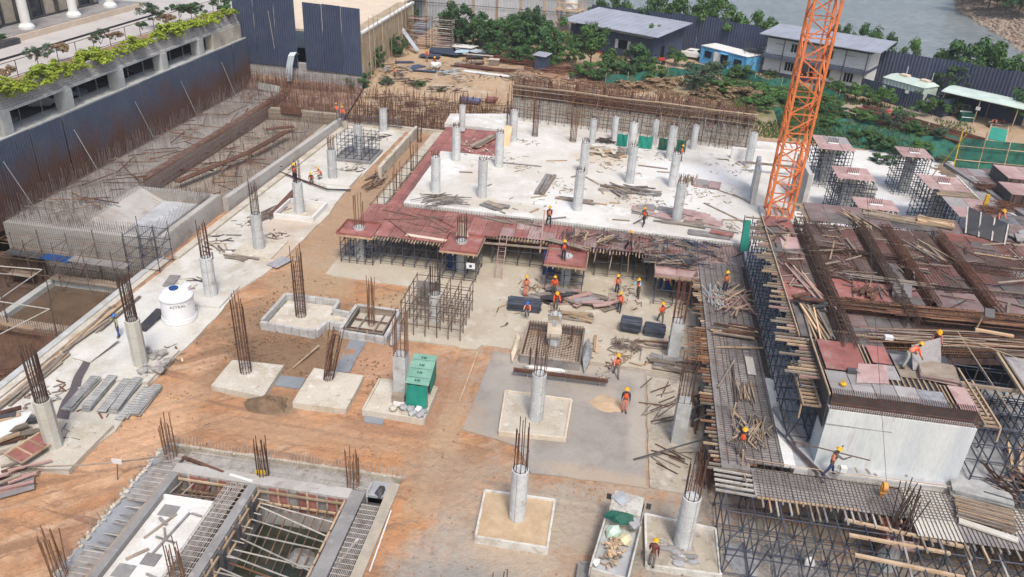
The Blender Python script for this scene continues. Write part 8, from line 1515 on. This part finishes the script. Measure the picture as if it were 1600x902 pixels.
q=at(1317,602,7.2);t=thing('lifting_hook','yellow lifting hook over the bar band of the white wall','hook',q);part('ring',MB().lathe([(.13,0),(.17,.04),(.17,.12),(.12,.16)],12,q),'lid',t);stick('shank',q+V(0,0,.15),q+V(0,0,.4),.05,.05,'lid',t,'cyl')
q=at(1440,783,3.0);q=V(14.9,32.6,3.3);t=thing('crane_hook','orange crane hook block hanging on a thin wire above the front deck','hook',q);b=MB();b.cyl(q+V(-.1,0,.3),q+V(.1,0,.3),.24,n=16);b.box(q.x-.16,q.y-.1,q.z-.1,q.x+.16,q.y+.1,q.z+.35);part('block',b,'freshorange',t);stick('hook',q+V(0,0,-.1),q+V(-.15,0,-.75),.1,.1,'orange',t,'cyl')
stick('wire',q+V(0,0,.6),q+V(-3.2,5,14),.022,.022,'plydark',t,'cyl')
rg=random.Random(88);tt=[thing('loose_battens',lb,'battens',(x,y,L2)) for x,y,lb in((12.3,50,'loose battens and bars strewn along the left edge of the upper deck'),(16,54,'loose battens and bars strewn in the first bay of the upper deck'),(21.5,52,'loose battens and bars strewn between the second and fourth cages'),(27.5,54,'loose battens and bars strewn over the right end of the upper deck'))]
for i in range(120):
 k=i%4;x0,x1=((11.5,13.2),(14.5,17.6),(18.8,23.3),(24.5,30))[k];x,y=rg.uniform(x0,x1),rg.uniform(46,58);a=rg.choice((rg.gauss(0,.3),rg.gauss(1.57,.4)));L=min(rg.uniform(.3,1.2),(x1-x0)*.6);stick('batten',(x-L*math.cos(a),y-L*math.sin(a),L2+.1),(x+L*math.cos(a),y+L*math.sin(a),L2+.1+rg.uniform(0,.15)),rg.choice((.05,.08,.16)),.05,rg.choice(('oldwood','oldwood','rustdark','rust','plydusk')),tt[k])
stack('plank_pile','pale timber battens fanned on the back edge of the upper deck','timber',(21.3,60.6,L2+.05),6,1,4.2,.14,.08,['oldwood','timber'],-10,'batten',jit=7,gap=1.9);stack('plank_pile','bright fresh timber heap on the back edge of the upper deck','timber',(24.4,60.2,L2+.05),5,3,2.6,.18,.1,['freshwood','timber'],-14,'plank',jit=7,gap=1.3);heap('plank_pile','bundle of battens leaning toward the second beam cage','timber',(18.6,59.2,L2+.05),9,3.4,.1,.1,['timber','oldwood'],112,(.6,.4),3,'batten',None,2,jit=6)
heap('plank_pile','battens standing in a bundle at the left edge of the upper deck','timber',(12.4,42.4,L2+.05),12,4.2,.1,.1,['timber','freshwood','oldwood'],96,(.5,.5),4,'batten',None,2,jit=4);heap('plank_pile','battens lying along the left edge of the upper deck by the red panels','timber',(12.9,46.8,L2+.05),8,5.6,.1,.08,['timber','pinkrust','oldwood'],104,(.4,.5),1,'batten',None,2,jit=3);heap('board_heap','dark crate like board heap at the left edge of the upper deck','boards',(12.4,44.4,L2+.05),14,1.4,.25,.1,['oldwood','plydark','rust'],10,(.6,.5),3,'board',None,5,jit=20)
stack('board_stack','brown board stack on the red panels of the upper deck','boards',(18.6,47.4,L2+.05),2,4,1.9,.5,.08,['oldwood','plygrey'],75,'board');heap('board_heap','brown scrap on the red panels of the upper deck','scrap',(16.4,46.9,L2+.05),10,1.4,.2,.1,['rust','oldwood'],60,(.5,.3),3,'scrap',None,3,jit=20);heap('board_heap','dark bars and boards between the first two beam cages','scrap',(16.0,50.5,L2-.2),14,1.8,.12,.06,['oldwood','rustdark','plygrey2'],0,(1.2,.8),3,'bar',None,2,jit=40);heap('board_heap','battens lying on the bar mesh between the third and fourth cages','battens',(22.2,54.2,L2+.1),5,3.4,.1,.08,['timber','oldwood'],118,(.8,.8),1,'batten',None,1,jit=6)
for(a,c) in(((15.2,55.5),(16.4,55.4)),((15.0,51.4),(15.9,54.6)),((25.6,55.2),(28.3,54.8)),((12.1,52.5),(12.8,55))):stick('batten',(*a,L2+.12),(*c,L2+.14),.1,.06,'timber',thing('batten','single batten lying on the upper deck at %s'%('its left edge' if a[0]<13 else 'its far right' if a[0]>20 else 'the back of the first bay' if a[1]>55 else 'the middle of the first bay'),'batten',(*a,L2)))
b=MB();b.plate((12.0,52.5,L2+.06),(13.2,52.4,L2+.06),(13.3,54.6,L2+.06),(12.1,54.8,L2+.06),.03);part('sheet',b,'plypale',thing('panel','pale pink panel with crossed battens on the left edge of the upper deck','panel',(12.6,53.5,L2)))
heap('pipe_heap','silver grey pipe bundle behind the worker on the long grey deck','pipes',(8.3,51.6,L1),34,2.6,.06,.06,['galv','tube','rebar'],96,(.8,.5),8,'pipe',None,3,'cyl',jit=13);heap('batten_heap','brown battens heaped on the far half of the long grey deck','battens',(9.4,51.5,L1),30,2.4,.1,.08,['timber','oldwood','pinkrust'],30,(.9,1.6),7,'batten',None,4,jit=35);heap('batten_heap','red brown battens stacked across the middle of the long grey deck','battens',(9.0,46.9,L1),12,2.6,.14,.08,['oldwood','rust','timber'],-2,(.6,.8),2,'batten',None,3,jit=7);heap('batten_heap','dense bundle of short battens on the long grey deck beside the white ledge','battens',(8.9,40.2,L1),34,1.6,.05,.06,['timber','oldwood','rebar'],92,(.6,.5),3,'batten',None,3,jit=4);heap('batten_heap','battens and bars around the worker at the near end of the long grey deck','battens',(8.9,36.4,L1),34,2.0,.06,.06,['oldwood','timber','rebar'],80,(.7,.8),8,'batten',None,4,jit=22)
for(p,q,m_,lb) in(((7.6,44.9,L1),(10.6,45.2,L1+.2),'timber','single long pale batten lying across the long grey deck'),((7.4,40.2,L1+.1),(8.6,43.2,L1+.3),'oldwood','long pole lying aslant on the long grey deck'),((8.3,38.4,L1),(8.5,43.3,L1+.2),'rustdark','dark bar lying along the long grey deck')):stick('pole',p,q,.1,.08,m_,thing('pole',lb,'pole',p))
cube('strip',9.35,42.2,L1-.02,9.85,44.2,L1+.03,'pcc',thing('white_board','white narrow board lying on the long grey deck','board',(9.6,43.2,L1)));t=thing('white_ledge','white edged slab ledge between the long grey deck and the blue scaffold','ledge',(10.6,38,L1));part('body',MB().box(10.35,33.9,L1-.12,10.92,42,L1+.02),'slab',t)
stack('board_stack','dark steel deck boards stacked before the white wall','boards',(11.0,37.2,L1+.01),1,3,3.4,.55,.07,['plydark','greycon'],104,'board');t=stack('board_stack','stack of grey ribbed forms on the floor right of the white wall','boards',(19.9,33.6,L1+.01),1,4,2.8,.9,.08,['deckboard'],-10,'board')
stack('mesh_stack','stack of brown bar mats with a white board at the front deck edge','bars',(19.6,32.2,L1),14,3,2.6,.07,.06,['oldwood','rebar','timber'],-12,'bar',jit=1,gap=1.5);stick('board',(18.2,31.5,L1+.05),(20.6,30.7,L1+.05),.35,.1,'pcc',thing('white_board','white board in front of the brown bar mats','board',(19.4,31.1,L1)))
heap('bar_heap','tangle of dark scaffold tubes at the right edge of the floor','tubes',(22.0,34.2,L1),40,2.4,.09,.09,['oldwood','scaf','rust'],120,(1.0,1.0),12,'tube',None,5,'cyl',jit=35);heap('plank_pile','fresh battens leaning against the scaffold at the right edge','timber',(22.6,36.6,L1),6,3.2,.12,.1,['freshwood','timber'],70,(.4,.3),25,'batten',None,2,jit=4)
heap('loose_bars','long bars lying from the long grey deck across the white floor','bars',(11.4,35.0,L1+.05),4,4.6,.08,.08,['rustdark','scaf'],118,(.5,.4),2,'rebar',None,1,'cyl',jit=5)
t=thing('net_hoist','small green netted hoist frame beside the joists at the slab corner','hoist',(11.0,60.6,3));b=MB();b.plate((10.6,60.4,3),(11.2,60.4,3),(11.1,61.2,5.4),(10.5,61.2,5.4),.03);part('net',b,'tarp',t)
for x in(10.55,11.2):stick('pole',(x,60.4,2.9),(x,61.2,5.8),.08,.08,'scaf',t,'cyl')
q=at(1532,512,7.3);t=thing('flood_lamp','dark flood lamp on a short timber stand by the brown beam cage','lamp',q);stick('stand',q+V(-.2,0,-.1),q+V(-.1,0,.8),.08,.08,'timber',t);b=MB();b.plate(q+V(-.1,-.15,.8),q+V(.45,-.15,.75),q+V(.45,.2,1.15),q+V(-.1,.2,1.2),.1);part('head',b,'plydark',t);stick('arm',q+V(-.4,-.3,0),q+V(1.6,-.6,0),.2,.12,'freshwood',t)
def table_form(x0,y0,x1,y1,label,lean=0,m=('plypale','plypale','plypale','plygrey2'),col_=True):
 t=thing('table_form',label,'formwork',((x0+x1)/2,(y0+y1)/2,L1),'table forms on the right floor');panels(t,x0,y0,x1,y1,L2-.1,list(m),1.3,1.9);joists(t,x0,x1,y0,y1,L2-.2,8,['oldwood','timber','plydark'],over=.4);rg=random.Random(int(x0*9))
 nx,ny=6,5
 for i in range(nx):
  for j in range(ny):x,y=x0+.15+(x1-x0-.3)*i/(nx-1),y0+.1+(y1-y0-.3)*j/(ny-1);stick('post',(x,y,L1),(x+rg.uniform(-.04,.04),y,L2-.25),.065,.065,'scaf',t,'cyl')
 for k in range(5):
  z=L1+.3+k*.72
  for j in range(ny):y=y0+.1+(y1-y0-.3)*j/(ny-1);stick('ledger',(x0,y,z),(x1,y,z),.06,.06,'scaf',t,'cyl')
  for i in range(0,nx,2):x=x0+.15+(x1-x0-.3)*i/(nx-1);stick('ledger',(x,y0,z),(x,y1,z),.06,.06,'scaf',t,'cyl')
 cx,cy=(x0+x1)/2,(y0+y1)/2
 if col_:
  b=MB();b.box(cx-.45,cy-.35,L1,cx+.45,cy+.35,L2-.2);part('core_column',b,'concrete',t);cube('collar',cx-.5,cy-.45,L2-.04,cx+.5,cy-.1,L2+.0,'white',t)
  for i in range(7):stick('rebar',(cx-.45+i*.15,cy+.1,L2-.1),(cx-.45+i*.15,cy+.1,L2+.4),.05,.05,'rust',t,'cyl')
 return t
table_form(19.0,77.6,22.4,82.2,'pink table form on dark props farthest back beside the crane',m=('plypale','plypale','plygrey2'));table_form(19.1,69.3,22.3,72.7,'pink table form on dark props nearest right of the crane mast');table_form(26.7,77.6,29.6,80.8,'pink table form on dark props before the green net, middle of the floor');table_form(26.6,68.9,30.0,72.6,'pink table form on dark props at the right, joined to pale joists');table_form(19.3,62.4,22.5,64.9,'pink table form against the back edge of the upper deck')
stack('board_stack','pale dusty board pile between the two table forms by the crane','boards',(23.0,76.3,L1),2,12,3.2,.8,.1,['greycon','pcc'],5,'board',jit=4);heap('scrap_heap','small grey scrap heap on the floor by the crane foot','scrap',(18.4,68.5,L1),14,1.0,.2,.08,['oldwood','greycon'],0,(.8,.4),5,'scrap',None,3,jit=50)
t=thing('right_deck','pink and grey decks with box beam forms at the far right','formwork',(32,68,L2));panels(t,30.2,64.8,33.2,75.5,L2-.05,['plymid','plygrey','plygrey2'],1.5,2.2);panels(t,33.2,66,38,76,L2-.05,['plymid'],1.6,2.4,skip=.1);panels(t,27.0,62.6,30.2,67.0,L2-.05,['plypale','plygrey2'],1.6,2.2);joists(t,29.4,30.2,66,76,L2-.15,26,['timber','oldwood'],'x',over=1.2);joists(t,27.5,30.2,67.2,69,L2-.15,10,['timber','oldwood'],'x',over=.6)
stick('edge_beam',(30.1,76,L2),(32.6,63.5,L2),.5,.35,'plygrey',t);stick('guard_pole',(29.4,77,L2-2),(30.2,74,L2+3.5),.1,.1,'lidy',t,'cyl')
for(x0,y0,x1,y1,lb) in((33.2,70.4,37,74.0,'far box beam form with a pink top at the far right'),(31.9,66.2,37,69.2,'near box beam form with a pink top at the far right')):
 tt=thing('box_form',lb,'formwork',(x0,y0,L2));cube('side_board',x0,y0,L2,x0+.06,y1,L2+1.0,'plydark',tt);cube('side_board',x0+.07,y0,L2,x1,y0+.06,L2+1.0,'formbrown',tt);panels(tt,x0,y0,x1,y1,L2+1.0,['plypale'],1.8,1.6)
 for i in range(6):stick('rib',(x0+.3+i*.7,y0-.05,L2),(x0+.3+i*.7,y0-.05,L2+1.0),.08,.08,'formbrown',tt)
for(c,lb) in(((31.4,69.6,L2),'coil heap of dark stirrups nearest the edge beam at the far right'),((31.6,65.6,L2),'middle heap of dark stirrups at the far right'),((30.0,64.0,L2),'large heap of dark stirrups behind the worker at the far right')):
 t=thing('stirrup_heap',lb,'stirrups',c);rg=random.Random(int(c[0]*7));sg=[]
 for i in range(46):
  x,y,z=c[0]+rg.gauss(0,.5),c[1]+rg.gauss(0,.35),c[2]+.05+.3*rg.random();a=rg.uniform(-.5,.5);ux,uy=.35*math.cos(a),.35*math.sin(a);pp=[V(x-ux,y-uy,z),V(x+ux,y+uy,z),V(x+ux-uy*.8,y+uy+ux*.8,z+.1),V(x-ux-uy*.8,y-uy+ux*.8,z+.1)];sg+=[(pp[k],pp[(k+1)%4]) for k in range(4)]
 rods(t,'stirrup',sg,.025,'rust','stuff')
t=thing('trough_form','slanted dark trough form with four pale ribs beside a worker','formwork',(27,60,L2));b=MB();b.plate((26.2,58.9,L2+.1),(28.5,57.3,L2+.1),(28.9,58.6,L2+1.2),(26.9,61.6,L2+1.2),.06);part('board',b,'plydark',t)
for f in(.02,.34,.66,.97):p,q=V(26.2,58.9,L2+.05).lerp(V(28.5,57.3,L2+.05),f),V(26.9,61.6,L2+1.22).lerp(V(28.9,58.6,L2+1.22),f);stick('rib',p+V(-.08,-.12,.1),q+V(-.08,-.12,.05),.1,.08,'tube',t)
panels(t,24.6,57.2,28.3,58.6,L2+.03,['ply','plypale'],1.9,1.4);heap('board_heap','grey boards, pipes and scrap around the far right worker','boards',(31,58.0,L2),26,1.8,.4,.08,['plygrey2','plygrey','greybag','oldwood'],0,(1.6,2.0),6,'board',None,4,jit=50)
q=at(1537,326,L2);t=thing('marker_post','yellow upright marker post at the edge of the right hand decks','post',q);stick('post',q,q+V(0,0,1.2),.28,.22,'lid',t);stick('foot',q+V(-.3,0,.03),q+V(.3,0,.03),.3,.05,'lid',t)
t=thing('open_shutter','open timber framed shutter at the right edge below the bare armed worker','formwork',(24,50,L2));b=MB();b.plate((28.5,51.8,L2+.4),(33,48.5,L2+.4),(33.2,49.2,L2+1.1),(28.7,52.6,L2+1.1),.05);part('board',b,'plydark',t);stick('rail',(28.4,52.2,L2+1.1),(33,49,L2+1.1),.12,.1,'timber',t);stick('rail',(28.6,51.6,L2+1.0),(31,47.5,L2+.8),.1,.1,'timber',t)
t=thing('edge_form','pink edge deck with timber rails at the right picture edge','formwork',(22.5,38,L2));panels(t,22.3,36.0,25,41,L2,['plypale','plygrey2'],1.3,2.4);stick('rail',(22.1,41.2,L2+.1),(21.9,35.4,L2+.1),.14,.14,'timber',t);stick('rail',(22.3,41.0,L2+.15),(22.15,35.4,L2+.15),.1,.1,'oldwood',t)
for p,q in(((20.2,42.2,L2+.6),(21.3,36.3,L2-.6)),((20.3,42,L2+.4),(24,40,L2+.2)),((20.9,37.2,L2-.3),(24,38.4,L2))):stick('guy_rope',p,q,.05,.05,'timber',t,'cyl')
# ================================================================== tower crane mast
t=thing('tower_crane','orange lattice tower crane mast rising out of the picture','crane',(14.6,68.7,L1));CX,CY,W_,H0,H1,S=14.62,68.7,1.02,3.0,34.0,3.06
t2=part('base_block',MB().box(CX-1.5,CY-1.5,2.4,CX+1.5,CY+1.5,3.35),'concrete',t)
cn=[(-W_,-W_),(W_,-W_),(W_,W_),(-W_,W_)]
nsec=int((H1-H0)/S)
for k in range(nsec):
 z0=H0+.3+k*S;z1=z0+S
 for x,y in cn:
  stick('leg',(CX+x,CY+y,z0),(CX+x,CY+y,z1),.2,.2,'orange',t);cube('joint_plate',CX+x-.12,CY+y-.12,z1-.13,CX+x+.12,CY+y+.12,z1+.13,'orange',t)
 for i in range(4):
  a,c=cn[i],cn[(i+1)%4];P0=lambda q,z:(CX+q[0],CY+q[1],z)
  for zz in(z0+.1,z0+S*.5):stick('horizontal',P0(a,zz),P0(c,zz),.08,.08,'orange',t)
  m_=((a[0]+c[0])/2,(a[1]+c[1])/2)
  if(k+i)%2:stick('diagonal',P0(a,z0+.1),P0(c,z0+S*.5),.1,.1,'orange',t);stick('diagonal',P0(c,z0+S*.5),P0(a,z1-.05),.1,.1,'orange',t)
  else:stick('diagonal',P0(c,z0+.1),P0(a,z0+S*.5),.1,.1,'orange',t);stick('diagonal',P0(a,z0+S*.5),P0(c,z1-.05),.1,.1,'orange',t)
  if i in(1,3):stick('diagonal',P0(a,z0+S*.75),P0(m_,z0+S*.5),.06,.06,'orange',t)
 for s in(-.2,.2):stick('ladder_rail',(CX+.35,CY+s,z0),(CX+.35,CY+s,z1),.05,.05,'orange',t)
 for i in range(9):stick('ladder_rung',(CX+.35,CY-.2,z0+.2+i*.34),(CX+.35,CY+.2,z0+.2+i*.34),.035,.035,'orange',t)
 if k%2==0:
  for i in range(3):stick('platform_bar',(CX-.7+.5*i,CY-.9,z0+.22),(CX-.7+.5*i,CY+.9,z0+.22),.08,.05,'orange',t)
cube('cable_box',CX-.6,CY+.3,15.3,CX-.1,CY+.9,16.4,'plydark',t)
# ================================================================== people on the site
W=worker
W(at(186,527,.1),'phone',150,'worker in a blue helmet, pale green shirt and blue trousers, hand raised to his head',None,'mintcloth','jeans','helmetblue')
W(V(-28.7,64.3,3.25),'reach',180,'worker in orange vest up on the column head within the thin bars','vest','greycloth','navycloth')
W(at(487,287,.1),'crouch',200,'crouching worker in orange, the nearer of the pair beside the round column','vest','greycloth','greycloth');W(at(503,280,.3),'crouch',120,'crouching worker in orange, the farther of the pair beside the round column','vest','pinkcloth','greycloth')
W(V(-33.9,89.5,1.6),'stoop',40,'stooping worker at the far end of the curb wall, left of the pair','vest','pinkcloth','greycloth');W(V(-33.2,89.3,1.3),'stand',200,'upright worker with blue trousers at the far end of the curb wall','vest','pinkcloth','jeans')
W(at(857,352,3.0),'walk',200,'worker walking on the front edge of the white slab above the red form','vest','navycloth','navycloth');W(at(1005,353,3.0),'walk',150,'worker striding on the white slab among the brown boards','vest','greycloth','navycloth')
W(at(880,407,2.43),'stand',185,'worker standing inside the red column head form','vest','navycloth','navycloth');W(at(982,392,2.75),'walk',215,'worker in a grey shirt on the bar meshed deck',None,'greycloth','navycloth')
W(at(1063,252,3.0),'stand',250,'worker in pink and orange between the middle row column and the green sheets','vest','pinkcloth','navycloth')
W(at(1131,459,3.02),'stand',160,'worker in orange standing on the far half of the long grey deck','vest','timbercloth','navycloth')
W(at(963,460,.1),'walk',175,'worker in pink sleeves walking out from under the pink deck','vest','pinkcloth','navycloth');W(at(996,466,.1),'reach',150,'worker with a light blue cloth on the shoulder under the pink deck','vest','lightblue','greycloth');W(at(1036,455,.55),'bend',260,'worker bending by the pink form with black bars','vest','pinkcloth','greycloth')
W(at(967,488,.1),'stand',160,'worker seen from behind in a bright orange vest on the beige floor','vest','vest','navycloth');W(at(1031,505,.1),'walk',195,'worker beside the paired black prop stacks','vest','pinkcloth','greycloth')
W(at(821,464,.1),'stand',190,'worker in pink overalls behind the long stack of black props','vest','pinkcloth','pinkcloth');W(at(824,492,.35),'crouch',180,'worker in a blue helmet sitting on the black props','vest','pinkcloth','greycloth','helmetblue')
W(at(865,462,.1),'stand',200,'worker half hidden behind the near worker at the scaffold foot','vest','vest','greycloth');W(at(868,484,.1),'stoop',190,'worker stooping at the scaffold foot before another worker','vest','vest','greycloth')
W(at(962,588,.1),'walk',190,'worker walking past the bar tangle on the grey slab edge','vest','pinkcloth','greycloth');W(at(975,644,.1),'stand',180,'worker in salmon trousers walking beside the sand heap','vest','navycloth','pinkcloth')
W(at(1017,886,.3),'stand',340,'worker in a maroon shirt on the kerb of the grey footing beside the truck',None,'maroon','greycloth')
W(at(1155,710,3.0),'stand',170,'worker seen from behind at the near end of the long grey deck','vest','navycloth','greycloth')
t=W(at(1294,743,3.01),'carry',285,'worker carrying a long bar on the shoulder before the white wall','vest','greycloth','navyblue');q=at(1294,743,3.01)
stick('bar',q+V(-2.2,.15,1.75),q+V(1.7,-.1,1.38),.07,.07,'rustdark',thing('carried_bar','long dark bar carried by the worker before the white wall','bar',q),'cyl');cube('bag',q.x+.45,q.y-.2,3.45,q.x+.75,q.y+.05,3.75,'white',thing('white_bag','white bag held by the worker carrying the long bar','bag',q+V(.6,0,.5)))
W(V(16.3,38.2,7.2),'bend',285,'worker in bright orange bending over on the white wall form','vest','vest','mintgrey');W(V(18.3,40.3,7.0),'stoop',170,'worker in a maroon sleeve behind the tilted grey panel',None,'pinkmaroon','greycloth')
W(V(28.9,60.6,7.0),'stoop',190,'worker in orange beside the slanted trough form','vest','pinkcloth','greycloth');W(V(30.6,52.6,7.05),'bend',265,'bare armed worker bending at the right picture edge',None,'skin','greycloth')
W(at(1279,279,3.0),'stand',190,'worker in a lime vest standing on the floor beside the crane','hivis','navycloth','navycloth','helmet');W(at(1279,262,3.0),'stand',20,'worker in navy clothes in the shade of the farthest table form',None,'navycloth','navycloth',None)
# ================================================================== air
b=MB();b.box(-3100,-400,-7,3100,4600,37);hz=b.mesh('haze','dark');hz.materials.clear()
hm=bpy.data.materials.new('haze');hm.use_nodes=True;t=hm.node_tree;t.nodes.remove(t.nodes['Principled BSDF']);v=t.nodes.new('ShaderNodeVolumePrincipled');v.inputs['Color'].default_value=(.86,.90,.95,1);v.inputs['Density'].default_value=.00035;v.inputs['Anisotropy'].default_value=.2
t.links.new(v.outputs[0],t.nodes['Material Output'].inputs['Volume']);hz.materials.append(hm);link('haze',hz,None,'stuff')
